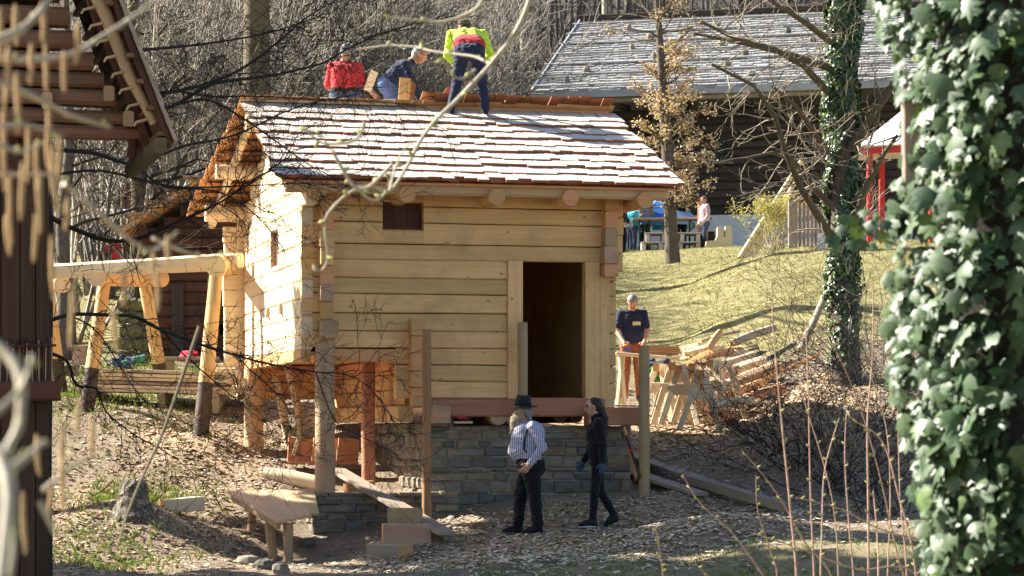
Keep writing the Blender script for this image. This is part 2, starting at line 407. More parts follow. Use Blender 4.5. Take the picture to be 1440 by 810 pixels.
def scatter(n, box, maskfn, seed):
    r = np.random.default_rng(seed); X = r.uniform(box[0], box[1], n * 6); Y = r.uniform(box[2], box[3], n * 6)
    keep = r.uniform(0, 1, n * 6) < maskfn(X, Y); X = X[keep][:n]; Y = Y[keep][:n]
    # the sheet itself is rougher than gz: sample the grid
    ix = np.clip(np.searchsorted(gx, X) - 1, 0, nx - 2); iy = np.clip(np.searchsorted(gy, Y) - 1, 0, ny - 2)
    tx = (X - gx[ix]) / (gx[ix + 1] - gx[ix]); ty = (Y - gy[iy]) / (gy[iy + 1] - gy[iy])
    Z = GZ[iy, ix] * (1 - tx) * (1 - ty) + GZ[iy, ix + 1] * tx * (1 - ty) + GZ[iy + 1, ix] * (1 - tx) * ty + GZ[iy + 1, ix + 1] * tx * ty
    return X, Y, Z, r

def flakes(name, X, Y, Z, r, lo, hi, aspect, mats, tilt=.35, lift=.012, curl=.25, thick=0.004):
    """curled chips or dead leaves: two quads bent along the middle"""
    n = len(X); L = r.uniform(lo, hi, n) * r.choice([.6, 1, 1, 1.3], n); Wd = L * r.uniform(aspect[0], aspect[1], n); a = r.uniform(0, 2 * math.pi, n)
    ux = np.stack([np.cos(a), np.sin(a), r.uniform(-tilt, tilt, n)], 1); uy = np.stack([-np.sin(a), np.cos(a), r.uniform(-tilt, tilt, n)], 1)
    c = np.stack([X, Y, Z + lift], 1); up = np.zeros((n, 3)); up[:, 2] = curl * L
    vs = np.stack([c - ux * L[:, None] / 2 - uy * Wd[:, None] / 2, c - uy * Wd[:, None] / 2 * 1.1 - up * .0 + up * .35, c + ux * L[:, None] / 2 - uy * Wd[:, None] / 2,
                   c + ux * L[:, None] / 2 + uy * Wd[:, None] / 2 * .7, c + uy * Wd[:, None] / 2 + up * .35, c - ux * L[:, None] / 2 + uy * Wd[:, None] / 2 * .8], 1)
    i = np.arange(n)[:, None] * 6
    fs = np.stack([np.concatenate([i, i + 1, i + 4, i + 5], 1), np.concatenate([i + 1, i + 2, i + 3, i + 4], 1)], 1).reshape(-1, 4)
    mi = np.repeat(r.integers(0, len(mats), n), 2)
    return link(name, np_mesh(name, vs.reshape(-1, 3), fs, mats, mi))

chip_m = [plain('chip_pale', (.60, .47, .31), .75), plain('chip_tan', (.46, .32, .18), .8), plain('chip_grey', (.38, .33, .27), .85), plain('chip_cream', (.68, .57, .42), .75)]
leaf_m = [leafmat('dead_leaf_brown', [(.3, (.12, .065, .035)), (.7, (.26, .16, .095))], 30, .7, .2, .2), leafmat('dead_leaf_pale', [(.3, (.30, .21, .14)), (.7, (.46, .36, .26))], 30, .6, .3, .2)]
def mk_chips(X, Y): return masks(X, Y)[1] ** 1.5 * ((X < -2.9) | (X > 1.7) | (Y < 34.6) | (Y > 40.6))
flakes('wood_chips', *scatter(26000, (-6.5, 7, 27, 45), mk_chips, 3), .018, .07, (.25, .7), chip_m); tag(bpy.data.objects['wood_chips'], 'pale hewn wood chips strewn over the yard around the house', 'wood chips', kind='stuff')
def mk_bits(X, Y): return blob(X, Y, .6, 31.2, 2.2, 2.4) * .9 + .5 * blob(X, Y, 2.6, 32.5, 1.6, 2) 
flakes('hewn_splinters', *scatter(3600, (-2, 5, 26, 35), mk_bits, 4), .05, .16, (.15, .3), [chip_m[0], chip_m[3], chip_m[3]], .15, .02); tag(bpy.data.objects['hewn_splinters'], 'long pale splinters on the shaded path by the two walkers', 'splinters', kind='stuff')
def mk_leaf(X, Y): return np.maximum(blob(X, Y, -5.2, 33.0, 2.2, 3.6), .12) * (X < -2.9) + .5 * blob(X, Y, 5.4, 41, 1.8, 4)
flakes('leaf_litter', *scatter(17000, (-8, 8, 27, 46), mk_leaf, 5), .022, .06, (.5, .9), leaf_m + chip_m[:1], .35, .010, .25); tag(bpy.data.objects['leaf_litter'], 'dry brown leaves lying on the sunny bank', 'leaves', kind='stuff')

def blades(name, n, box, maskfn, h, wd, mats, seed, lean=.5, per=3):
    X, Y, Z, r = scatter(n, box, maskfn, seed); X = np.repeat(X, per) + r.normal(0, .02, len(X) * per); Y = np.repeat(Y, per) + r.normal(0, .02, len(Y) * per); Z = np.repeat(Z, per) - .01
    m = len(X); a = r.uniform(0, 2 * math.pi, m); hh = r.uniform(h * .5, h * 1.3, m); w = wd * r.uniform(.6, 1.3, m)
    d = np.stack([np.cos(a), np.sin(a), 0 * a], 1); b = r.uniform(0, 2 * math.pi, m); ln = np.stack([np.cos(b), np.sin(b), 0 * b], 1) * (hh * lean * r.uniform(.2, 1, m))[:, None]
    c = np.stack([X, Y, Z], 1); up = np.zeros((m, 3)); up[:, 2] = hh
    vs = np.stack([c - d * w[:, None], c + d * w[:, None], c + up * .6 + ln * .4 + d * w[:, None] * .7, c + up * .9 + ln], 1)
    i = np.arange(m)[:, None] * 4; fs = np.concatenate([i, i + 1, i + 2, i + 3], 1)
    return link(name, np_mesh(name, vs.reshape(-1, 3), fs, mats, r.integers(0, len(mats), m)))
gr_m = [leafmat('grass_straw', [(.3, (.26, .22, .11)), (.7, (.46, .40, .24))], 3, .6, .3, .3), leafmat('grass_dull', [(.3, (.12, .145, .045)), (.7, (.26, .27, .09))], 3, .6, .3, .3), leafmat('grass_green', [(.3, (.06, .11, .02)), (.7, (.16, .25, .05))], 5, .5, .4, .35)]
tag(blades('lawn_grass', 24000, (1.2, 11, 42.5, 68), lambda X, Y: masks(X, Y)[0] * .9, .038, .009, gr_m[:2], 6, 1.1), 'short straw coloured grass on the slope behind the worker', 'grass', kind='stuff')
tag(blades('bank_grass', 3000, (-8, -3.6, 29, 46), lambda X, Y: np.maximum(blob(X, Y, -5.1, 35.0, .7, 1.0), .6 * blob(X, Y, -5.3, 31.5, 1.0, 1.6)) + .4 * blob(X, Y, -6.5, 44, 2.0, 5), .10, .007, gr_m[1:], 7, .8), 'fresh green grass tufts on the left bank', 'grass', kind='stuff')
tag(blades('path_grass', 2600, (-1.5, 7, 24, 35.2), lambda X, Y: np.clip(.8 * smooth01(32, 28.5, Y) * smooth01(-2.5, 0, X) + .6 * blob(X, Y, 1.3, 34.7, .8, .35), 0, 1), .06, .006, gr_m[1:], 8, .9), 'thin green grass along the shaded path', 'grass', kind='stuff')
# ------------------------------------------------------------------ the new log house
HA = math.radians(14.0); HC, HS = math.cos(HA), math.sin(HA)
HO = Vector((P(430, 0, 34.2).x, 34.2, 0))
house = empty('log_house', HO, HA, 'new yellow log house with a pale shingle roof on a stone base, still being built', 'house')
def U(px, v=0.0):
    """house coordinate along the front of the wall that shows at pixel column px"""
    k = (px - 720) / F; X0 = HO.x - HS * v; Y0 = HO.y + HC * v
    return (k * Y0 - X0) / (HC - k * HS)
def ZH(py, u, v=0.0): return ZC + (HY - py) / F * (HO.y + HS * u + HC * v)
def HW(u, v, z): return Vector((HO.x + HC * u - HS * v, HO.y + HS * u + HC * v, z))

def log_piece(parent, a, b, zb0, zb1, zt0, zt1, n_in, th, mat, name='log', nseg=5, wob=.006, ch=.014, proud=0.0):
    """squared log between plan points a and b (house coordinates); its outer face lies on that line, n_in points into the house"""
    a = Vector((a[0], a[1], 0)); b = Vector((b[0], b[1], 0)); n = Vector((n_in[0], n_in[1], 0)); rings = []
    nseg = max(1, min(nseg, int((b - a).length / .35) + 1)); gap = R.choice([.003, .006, .010])
    for k in range(nseg + 1):
        t = k / nseg; c = a.lerp(b, t); e = 0 if k in (0, nseg) else 1
        zb = zb0 + (zb1 - zb0) * t + e * R.uniform(-wob, wob) * .6 + .002; zt = zt0 + (zt1 - zt0) * t - gap + e * R.uniform(-wob, wob) * .6
        o = -proud + R.uniform(-.004, .004); c = c + n * o; z = Vector((0, 0, 1))
        h = zt - zb; q = min(ch, h * .3)
        rings.append([c + z * (zb + q), c + n * q + z * zb, c + n * (th - q) + z * zb, c + n * th + z * (zb + q), c + n * th + z * (zt - q), c + n * (th - q) + z * zt, c + n * q + z * zt, c + z * (zt - q)])
    mb = MB(); mb.sweep(rings, 0, False, True); return mb.build(name, mat, parent)

FL = U(424)                                  # left end of the front wall
FR = U(866)
zj = [4.56, 4.31, 4.07, 3.81, 3.59, 3.36, 3.12, 2.875, 2.63, 2.385, 2.165, 1.955, 1.71]
win = (U(538), U(596), 3.985, 4.36); door = (U(735), U(822), 1.71, ZH(367, U(735)))
jl, jr = U(713), U(843)
def clip_log(parent, u0, u1, zb0, zb1, zt0, zt1, holes, mat, mk):
    """cut a log at the openings; mk(u0,u1,zb0,zb1,zt0,zt1) builds a piece"""
    zmid = (zb0 + zt0) / 2
    for (a, b, lo, hi) in holes:
        if b <= u0 or a >= u1 or zt0 <= lo + .03 or zb0 >= hi - .03: continue
        L = u1 - u0; f = lambda z0, z1, u: z0 + (z1 - z0) * (u - u0) / L
        if a > u0: clip_log(parent, u0, a, zb0, f(zb0, zb1, a), zt0, f(zt0, zt1, a), holes, mat, mk)
        if b < u1: clip_log(parent, b, u1, f(zb0, zb1, b), zb1, f(zt0, zt1, b), zt1, holes, mat, mk)
        if zt0 > hi + .03: mk(a, b, hi, hi, f(zt0, zt1, a), f(zt0, zt1, b))
        if zb0 < lo - .03: mk(a, b, f(zb0, zb1, a), f(zb0, zb1, b), lo, lo)
        return
    mk(u0, u1, zb0, zb1, zt0, zt1)

# front wall
TH = .15
core = MB()
for (a, b, lo, hi) in ((FL + .02, U(560), 2.42, 3.9), (U(560), jl, 1.75, 3.9), (jr, FR - .02, 1.75, 3.9), (FL + .02, win[0] - .03, 3.9, 4.5), (win[1] + .03, FR - .02, 3.9, 4.5)):
    core.beam((a, .10, (lo + hi) / 2), (b, .10, (lo + hi) / 2), .05, hi - lo, ch=0)
fw = core.build('front_wall', w_brown, house)
mkf = lambda a, b, c, d, e, f: log_piece(fw, (a, 0), (b, 0), c, d, e, f, (0, 1), TH, w_new)
prev = [0.0] * 2
for i in range(len(zj) - 1):
    dz = [R.uniform(-.024, .024), R.uniform(-.032, .02)] if i < len(zj) - 2 else [0, 0]
    zt, zb = zj[i], zj[i + 1]
    left = FL if zb > 2.3 else U(557)
    clip_log(fw, left, FR, zb + dz[0], zb + dz[1], zt + prev[0], zt + prev[1], [win, (jl, jr, door[2], door[3])], w_new, mkf)
    prev = dz
# little frame round the window opening and the boards inside it
wf = MB(); wf.beam((win[0], .12, win[2]), (win[1], .12, win[2]), .12, .02, ch=0).beam((win[0], .12, win[3]), (win[1], .12, win[3]), .12, .02, ch=0)
wo = wf.build('window', w_red, house)
for k in range(3):
    a = win[0] + (win[1] - win[0]) * k / 3; b = win[0] + (win[1] - win[0]) * (k + 1) / 3 - .006
    MB().beam((a, .17, (win[2] + win[3]) / 2), (b, .17, (win[2] + win[3]) / 2), .025, win[3] - win[2], ch=0).build('shutter_board', w_brown, wo)
# door jambs
dj = MB().beam(((door[0] + door[1]) / 2 - .5, .09, door[3] + .012), ((door[0] + door[1]) / 2 + .5, .09, door[3] + .012), .14, .02, ch=0).build('door_frame', w_new, house)
MB().beam((jl + (door[0] - jl) / 2, .06, door[2]), (jl + (door[0] - jl) / 2, .06, door[3]), door[0] - jl - .008, .19, (0, 1, 0), .008).build('door_jamb', w_new, dj)
MB().beam((door[1] + (jr - door[1]) / 2, .06, door[2]), (door[1] + (jr - door[1]) / 2, .06, door[3]), jr - door[1] - .008, .19, (0, 1, 0), .008).build('door_jamb', w_new, dj)
MB().beam((U(733), .05, 1.70), (U(824), .05, 1.70), .2, .05, ch=.006).build('threshold', w_red, dj)
# corner columns of projecting log ends: inner cross walls and the right hand corner
def ends(name, u0, u1, z_list, vout, mat, jit=.03):
    base = MB().beam(((u0 + u1) / 2, -.02, z_list[-1]), ((u0 + u1) / 2, -.02, z_list[0]), (u1 - u0) * .8, .06, (0, 1, 0), 0).build(name, mat, house)
    for zt, zb in zip(z_list, z_list[1:]):
        o = R.uniform(-jit, jit); w = R.uniform(-.02, .012)
        MB().beam(((u0 + u1) / 2 + o * .3, .02, (zt + zb) / 2), ((u0 + u1) / 2 + o * .3, -vout + o, (zt + zb) / 2), u1 - u0 + w, zt - zb - .006, (0, 0, 1), .012).build('log_end', R.choice([w_new, w_fresh, w_fresh, w_post]) if mat is w_new else mat, base)
ends('cross_wall_end', U(448), U(467), [4.45, 4.2, 3.95, 3.72, 3.48, 3.22, 3.0, 2.76, 2.50], .17, w_new)
MB().beam((U(460), .0, 2.625), (U(460), -.24, 2.625), .23, .24).build('post_head_block', w_post, house)
ends('porch_wall_end', U(575), U(594), [2.78, 2.55, 2.32, 2.08, 1.86, 1.60], .2, w_new)
ends('right_wall_end', U(845), U(864), [4.52, 4.28, 4.04, 3.8, 3.56, 3.38], .2, w_new)
for k, (zt, zb) in enumerate(((4.5, 4.22), (4.22, 3.97), (3.97, 3.72), (3.72, 3.47))):
    MB().beam((FR - .05, .10, (zt + zb) / 2), (U(877) + R.uniform(-.01, .01), .10, (zt + zb) / 2), .16, zt - zb - .006).build('corner_log_end', w_new, house)
MB().beam((U(850), .05, 1.71), (U(850), .05, 3.40), .15, .14, (0, 1, 0)).build('corner_post', w_new, house)

# gable wall of the jettied left block, with logs running back
GV = 5.55; RV = 2.8; RZ = 6.0; EZ = 4.60; EV = -.6
def roof_z(v): return RZ - abs(v - RV) * (RZ - EZ) / (RV - EV)
gcore = MB(); gcore.beam((FL + .10, .2, 3.35), (FL + .10, GV - .1, 3.35), .05, 1.9, ch=0)
gw = gcore.build('gable_wall', w_brown, house)
gj = [2.36, 2.56, 2.80, 3.05, 3.29, 3.54, 3.78, 4.02, 4.27, 4.52, 4.77, 5.01, 5.26, 5.5, 5.72, 5.9]
gwin = (2.05, 2.75, 3.62, 4.12)
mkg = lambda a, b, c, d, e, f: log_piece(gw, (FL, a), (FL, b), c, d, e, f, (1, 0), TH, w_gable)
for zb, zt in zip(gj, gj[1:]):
    if zt < 4.5: a, b = -.0 + R.uniform(-.03, .02), GV
    else:
        s = (RV - EV) / (RZ - EZ); half = (RZ - .16 - zt) * s
        if half < .25: break
        a, b = RV - half, RV + half
    d0, d1 = R.uniform(-.01, .01), R.uniform(-.01, .01)
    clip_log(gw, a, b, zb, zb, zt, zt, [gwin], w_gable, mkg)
wg = MB().beam((FL + .1, gwin[0], gwin[2]), (FL + .1, gwin[1], gwin[2]), .14, .02, ch=0).beam((FL + .1, gwin[0], gwin[3]), (FL + .1, gwin[1], gwin[3]), .14, .02, ch=0).build('window', w_fresh, house)
MB().beam((FL + .18, gwin[0], (gwin[2] + gwin[3]) / 2), (FL + .18, gwin[1], (gwin[2] + gwin[3]) / 2), .02, .5, ch=0).build('shutter_board', w_fresh, wg)
for v in (1.7, 2.9): MB().beam((FL - .05, v, 2.98), (FL + .05, v, 2.98), .10, .15).build('peg', w_gable, house)
# rear corner column, log ends projecting to the left
rb = MB().beam((FL - .04, GV + .06, 2.1), (FL - .04, GV + .06, 4.6), .10, .14, (0, 1, 0), 0).build('rear_wall_end', w_gable, house)
for zb, zt in zip(gj[:10], gj[1:10]):
    MB().beam((FL + .02, GV + .07, (zb + zt) / 2 - .1), (FL - .30 + R.uniform(-.02, .02), GV + .07, (zb + zt) / 2 - .1), .17, zt - zb - .008).build('log_end', w_gable, rb)
# floor of the block, its edge beams and boards
fb = MB().beam((FL + .06, .02, 2.28), (FL + .06, GV, 2.28), .14, .16).build('block_floor', w_fresh, house)
for k in range(9):
    a = FL + .14 + k * .155
    MB().beam((a + .07, .03, 2.31), (a + .07, GV, 2.31), .148, .045, ch=.004).build('floor_board', w_fresh, fb)
MB().beam((FL + .2, .09, 2.29), (U(560), .09, 2.29), .16, .17).build('floor_beam', w_fresh, fb)
MB().beam((FL + .2, GV - .2, 2.2), (U(560), GV - .2, 2.2), .16, .14).build('floor_beam', w_fresh, fb)

# porch side wall below the block (faces left), sill, right wall, rear wall
PU = U(572)
pc = MB().beam((PU + .1, .1, 2.05), (PU + .1, GV, 2.05), .05, .6, ch=0).build('porch_wall', w_fresh, house)
for zb, zt in ((1.62, 1.84), (1.84, 2.06), (2.06, 2.28)):
    log_piece(pc, (PU, 0.16), (PU, GV), zb, zb, zt, zt, (1, 0), TH, w_fresh)
MB().beam((PU - .02, -.02, 1.50), (PU - .02, GV, 1.50), .2, .22).build('porch_sill', w_fresh, house)
rc = MB().beam((FR - .2, .2, 3.1), (FR - .2, GV, 3.1), .05, 2.7, ch=0).build('right_wall', w_new, house)
for i in range(len(zj) - 1):
    log_piece(rc, (FR, .16), (FR, GV), zj[i + 1], zj[i + 1], zj[i], zj[i], (-1, 0), TH, w_new)
bc = MB().beam((FL + .1, GV - .1, 3.1), (FR - .1, GV - .1, 3.1), .05, 2.7, ch=0).build('rear_wall', w_new, house)
for i in range(len(zj) - 1):
    log_piece(bc, (FL if zj[i + 1] > 2.3 else PU, GV), (FR, GV), zj[i + 1], zj[i + 1], zj[i], zj[i], (0, -1), TH, w_new)
for i in range(3):
    z0 = 4.56 + i * .4; half = (RZ - .2 - z0 - .4) * (RV - EV) / (RZ - EZ)
    log_piece(rc, (FR, RV - half), (FR, RV + half), z0, z0, z0 + .4, z0 + .4, (-1, 0), TH, w_new)
MB().beam((PU + .1, GV / 2, 1.66), (FR - .15, GV / 2, 1.66), GV - .4, .06, ch=0).build('floor', w_red, house)
MB().beam((U(640), 2.6, 1.7), (U(640), 2.6, 4.4), .12, GV - .5, (0, 1, 0), 0).build('inner_wall', w_red, house)

# sill and floor beams over the stone base
MB().beam((U(600), .03, 1.585), (U(848), .03, 1.585), .24, .235, ch=.02).build('sill_beam', w_red, house)
MB().beam((U(846), .06, 1.60), (U(862), .06, 1.60), .24, .27).build('sill_end_block', w_new, house)
MB().beam((U(828, -.3), -.18, 1.47), (U(899, -.3), -.18, 1.47), .26, .25, ch=.015).build('cantilever_beam', w_red, house)
MB().beam((U(608, -.2), -.12, 1.50), (U(632, -.2), -.12, 1.50), .3, .25, ch=.012).build('beam_end_block', w_post, house)
for px in (655, 700, 722, 790, 812):
    r = .12 if px in (700, 722) else .09
    MB().tube([(U(px), -.06 if r > .1 else .05, 1.47), (U(px), 2.5, 1.47)], [r, r], 12).build('floor_joist', w_brown if r < .1 else w_post, house)

w_fresh2 = wood('fresh_beam', (.50, .30, .15), (.68, .46, .26), (.25, .12, .05), vary=.2, hue=.01)
# roof -------------------------------------------------------------
RL, RRT, RLB = -.46, 5.06, -.86           # left verge at front and ridge, right verge, left verge at the rear eave
deck = MB()
sl = (RZ - EZ) / (RV - EV); RVB = 2 * RV - EV
def rp(u, v, d=0): return Vector((u, v, roof_z(v) + d))
deck.sweep([[rp(RL + .06, EV + .05, -.05), rp(RL + .06, RV, -.05), rp(RL + .06, RV, -.08), rp(RL + .06, EV + .05, -.08)], [rp(RRT - .06, EV + .05, -.05), rp(RRT - .06, RV, -.05), rp(RRT - .06, RV, -.08), rp(RRT - .06, EV + .05, -.08)]])
roof = deck.build('roof', w_fresh, house)
nc = 10; slope_len = (RV - EV) / math.cos(math.atan(sl)); sa = math.atan(sl)
ds = Vector((0, -math.cos(sa), -math.sin(sa))); nn = Vector((0, -math.sin(sa), math.cos(sa)))
def shingle(mb_or_parent, u, w, s_butt, length, lift, skew=0.0, back=False, th=.034):
    """s_butt: distance from the ridge down the slope to the butt"""
    d = Vector((0, -ds.y if back else ds.y, ds.z)); n_ = Vector((0, -nn.y if back else nn.y, nn.z))
    o = Vector((0, RV, RZ)) + d * s_butt + n_ * lift; t = o - d * length - n_ * (lift * .8)
    x = Vector((1, 0, 0)); a = w / 2
    sk = x * skew
    top = [o - x * a + n_ * th, o + x * a + n_ * th, t + x * a + sk, t - x * a + sk]; bot = [o - x * a, o + x * a, t + x * a + sk - n_ * .004, t - x * a + sk - n_ * .004]
    top = [p + Vector((u, 0, 0)) for p in top]; bot = [p + Vector((u, 0, 0)) for p in bot]
    vs = top + bot
    if back: fs = [(3, 2, 1, 0), (4, 5, 6, 7), (0, 1, 5, 4)[::-1], (1, 2, 6, 5)[::-1], (3, 0, 4, 7)[::-1]]
    else: fs = [(0, 1, 2, 3), (7, 6, 5, 4), (4, 5, 1, 0), (5, 6, 2, 1), (7, 4, 0, 3)]
    L = length; tuv = [(0, u), (0, u + w), (L, u + w), (L, u)]; buv = [(0, u + 5), (0, u + w + 5), (L, u + w + 5), (L, u + 5)]; al = tuv + buv
    uv = [[al[k] for k in f] for f in fs]
    mb = MB() if not isinstance(mb_or_parent, MB) else mb_or_parent
    b = len(mb.f); mb.add(vs, fs, uv, 1); mb.m[b + (0 if not back else 0)] = 0
    if not isinstance(mb_or_parent, MB): mb.build('shingle', [w_shingle, w_shedge], mb_or_parent)
expo = [.62] + [(slope_len - .62 + .03) / 9.0] * 9
s = 0; n_sh = 0
for k, e in enumerate(expo):
    s += e; u = RL + .1 * R.random() * 0; x = RL + R.uniform(-.05, .03)
    while x < RRT - .05:
        w = R.uniform(.13, .27); w = min(w, RRT - x + .04)
        shingle(roof, x + w / 2, w - .004, s + R.uniform(-.055, .05), min(s, e + .28), .012 + R.uniform(0, .008) + .010 * (k % 2), R.uniform(-.012, .012)); n_sh += 1
        x += w
# second layer just under the butts gives the courses their depth
und = MB()
s = 0
for k, e in enumerate(expo):
    s += e; x = RL
    while x < RRT - .05:
        w = min(R.uniform(.13, .26), RRT - x); shingle(und, x + w / 2, w - .004, s - .05 + R.uniform(-.03, .02), min(s - .06, e + .1), -.012); x += w
tag(und.build('under_shingles', [w_shingle, w_shedge], roof), kind='stuff')
rear = MB(); s = 0; e = slope_len / 10
for k in range(10):
    s += e; f = s / slope_len; x = RL + (RLB - RL) * f
    while x < RRT - .05:
        w = min(R.uniform(.14, .27), RRT - x); shingle(rear, x + w / 2, w - .004, s + R.uniform(-.03, .03), e + .2, .012, 0, True); x += w
tag(rear.build('rear_shingles', [w_shingle, w_fresh], roof), kind='stuff')  # undersides in lighter orange wood: the bounced glow is put into the colour
# battens of the rear slope, rafters at the left verge, purlins
for k in range(11):
    f = (k + .35) / 11; v = RV + (RVB - RV) * f; u0 = RL + (RLB - RL) * f
    MB().beam((u0 + .05, v, roof_z(v) - .045), (RRT - .1, v, roof_z(v) - .045), .10, .04, ch=.004).build('batten', w_fresh, roof)
for k in range(4):
    f = (k + .5) / 4; v = RV + (EV - RV) * f
    MB().beam((RL + .05, v, roof_z(v) - .10), (RRT - .1, v, roof_z(v) - .10), .10, .04, ch=.004).build('batten', w_fresh, roof)
for u0, u1 in ((RL + .16, RL - .02), (.35, .35), (1.4, 1.4), (2.6, 2.6), (3.8, 3.8), (4.9, 4.9)):
    MB().tube([(u0, RV, RZ - .16), (u1, RVB - .15, EZ - .12)], [.06, .07], 8).build('rafter', w_gable, roof)
    MB().tube([(u0, RV, RZ - .19), (u0, EV + .2, EZ - .10)], [.055, .06], 8).build('rafter', w_gable, roof)
for v, r in ((RV, .12), (GV - .1, .13), (4.2, .11)):
    MB().tube([(RL + .05 - (.25 if v > 3 else 0), v, roof_z(v) - .30), (RRT - .2, v, roof_z(v) - .30)], [r, r], 12).build('purlin', w_gable, roof)
MB().beam((RL + .12, -.42, 4.50), (RRT - .17, -.42, 4.50), .15, .16, ch=.03).build('eave_beam', w_fresh2, roof)
MB().beam((RL - .0, RV - .05, RZ + .05), (U(560, RV), RV - .05, RZ + .05), .05, .09, ch=.004).build('ridge_board', w_pole, roof)
MB().beam((U(585, RV), RV - .02, RZ + .02), (RRT - .05, RV - .02, RZ + .02), .05, .07, ch=.004).build('ridge_board', w_fresh, roof)
# ceiling joists that carry the eave beam: round ends under the roof
for px, py in ((447, 268), (573, 273), (699, 277), (803, 278), (908, 281)):
    u = U(px, -.58); z = ZH(py, u, -.58)
    j = MB().tube([(u, -.58, z), (u, .6, z + .02)], [.112, .115], 16, mcap=1).build('ceiling_joist', [w_new, w_fresh], roof)
    MB().beam((u + .01, -.40, z + .02), (u + .01, -.40, z + .2), .10, .10, (0, 1, 0)).build('peg', w_fresh, j)
# shingles standing up along the ridge, last course of the rear slope
x = U(588, RV)
while x < RRT - .06:
    w = R.uniform(.15, .26); w = min(w, RRT - x)
    mb = MB(); dd = Vector((0, -math.cos(sa), math.sin(sa))).normalized(); o = Vector((x + w / 2, RV + .14, RZ + .0)); t = o + Vector((R.uniform(-.02, .02) + .03, -.26, .20 + R.uniform(-.012, .02)))
    mb.beam(o, t, w - .008, .018, (0, 0, 1), 0).build('ridge_shingle', [w_shedge, w_shedge], roof); x += w
MB().beam(HW(0, 0, 0) * 0 + Vector((U(622, RV), RV + .1, RZ + .12)), Vector((U(632, RV), RV + .0, RZ + .30)), .12, .02, ch=0).build('ridge_shingle', w_shedge, roof)

# posts under the block
def post(name, px, v, zb, zt, r, mat, square=False, lean=0):
    u = U(px, v)
    mb = MB()
    if square: mb.beam((u, v, zb), (u + lean, v, zt), r * 2, r * 2, (0, 1, 0), .02, nseg=5, wob=.006)
    else: mb.tube([(u + lean * t, v, zb + (zt - zb) * t) for t in (0, .25, .5, .75, 1)], [r * 1.05, r, r * .99, r, r * .97], 14, wob=.015, seed=px)
    return mb.build(name, mat, house)
post('post', 457, -.02, .45, 2.52, .135, w_post)
post('post', 357, GV - .35, .88, 2.3, .15, w_fresh2)
post('post', 518, 1.1, .45, 2.28, .085, w_red, True)
post('post', 600, -.62, .0, 2.62, .062, w_red)
post('post', 735, -.32, 1.30, 2.74, .07, w_post)
post('post', 906, -.62, .30, 2.43, .075, w_post)
# crooked braces behind, white in the sun
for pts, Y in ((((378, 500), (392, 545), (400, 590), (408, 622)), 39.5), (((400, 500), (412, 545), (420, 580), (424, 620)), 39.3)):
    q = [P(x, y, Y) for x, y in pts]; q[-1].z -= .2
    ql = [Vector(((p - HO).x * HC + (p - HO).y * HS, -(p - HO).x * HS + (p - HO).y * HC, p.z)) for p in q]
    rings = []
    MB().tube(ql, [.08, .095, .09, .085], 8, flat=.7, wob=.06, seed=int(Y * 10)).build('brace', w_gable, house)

# stone base -----------------------------------------------------------
st_stops = [(.25, (.07, .065, .055)), (.45, (.16, .145, .115)), (.6, (.24, .21, .165)), (.8, (.32, .26, .18))]
def stone_mat():
    g = NG('field_stone'); tc = g.n('NewGeometry').outputs['Position']; rn = g.n('ObjectInfo').outputs['Random']
    f = g.noise(tc, 11, 7, .65); f2 = g.noise(g.mapping(tc, (1, 1, 5)), 6, 4)
    c = g.ramp(g.math('ADD', g.math('MULTIPLY', rn, .55), g.math('MULTIPLY', f2, .45)), [(.15, (.10, .092, .08)), (.4, (.20, .18, .145)), (.6, (.30, .255, .18)), (.8, (.25, .165, .10)), (.95, (.38, .34, .26))])
    c = g.mix(g.math('MULTIPLY', g.mr(f, .35, .7), .5), c, (.08, .075, .065)); g.col(c); g.rough(.9); g.spec(.2); g.bump(f, .03, .9); return g.mt
m_stone = stone_mat(); m_mortar = noisy('lime_mortar', [(.3, (.26, .25, .22)), (.7, (.44, .42, .38))], 16, .95, .02)
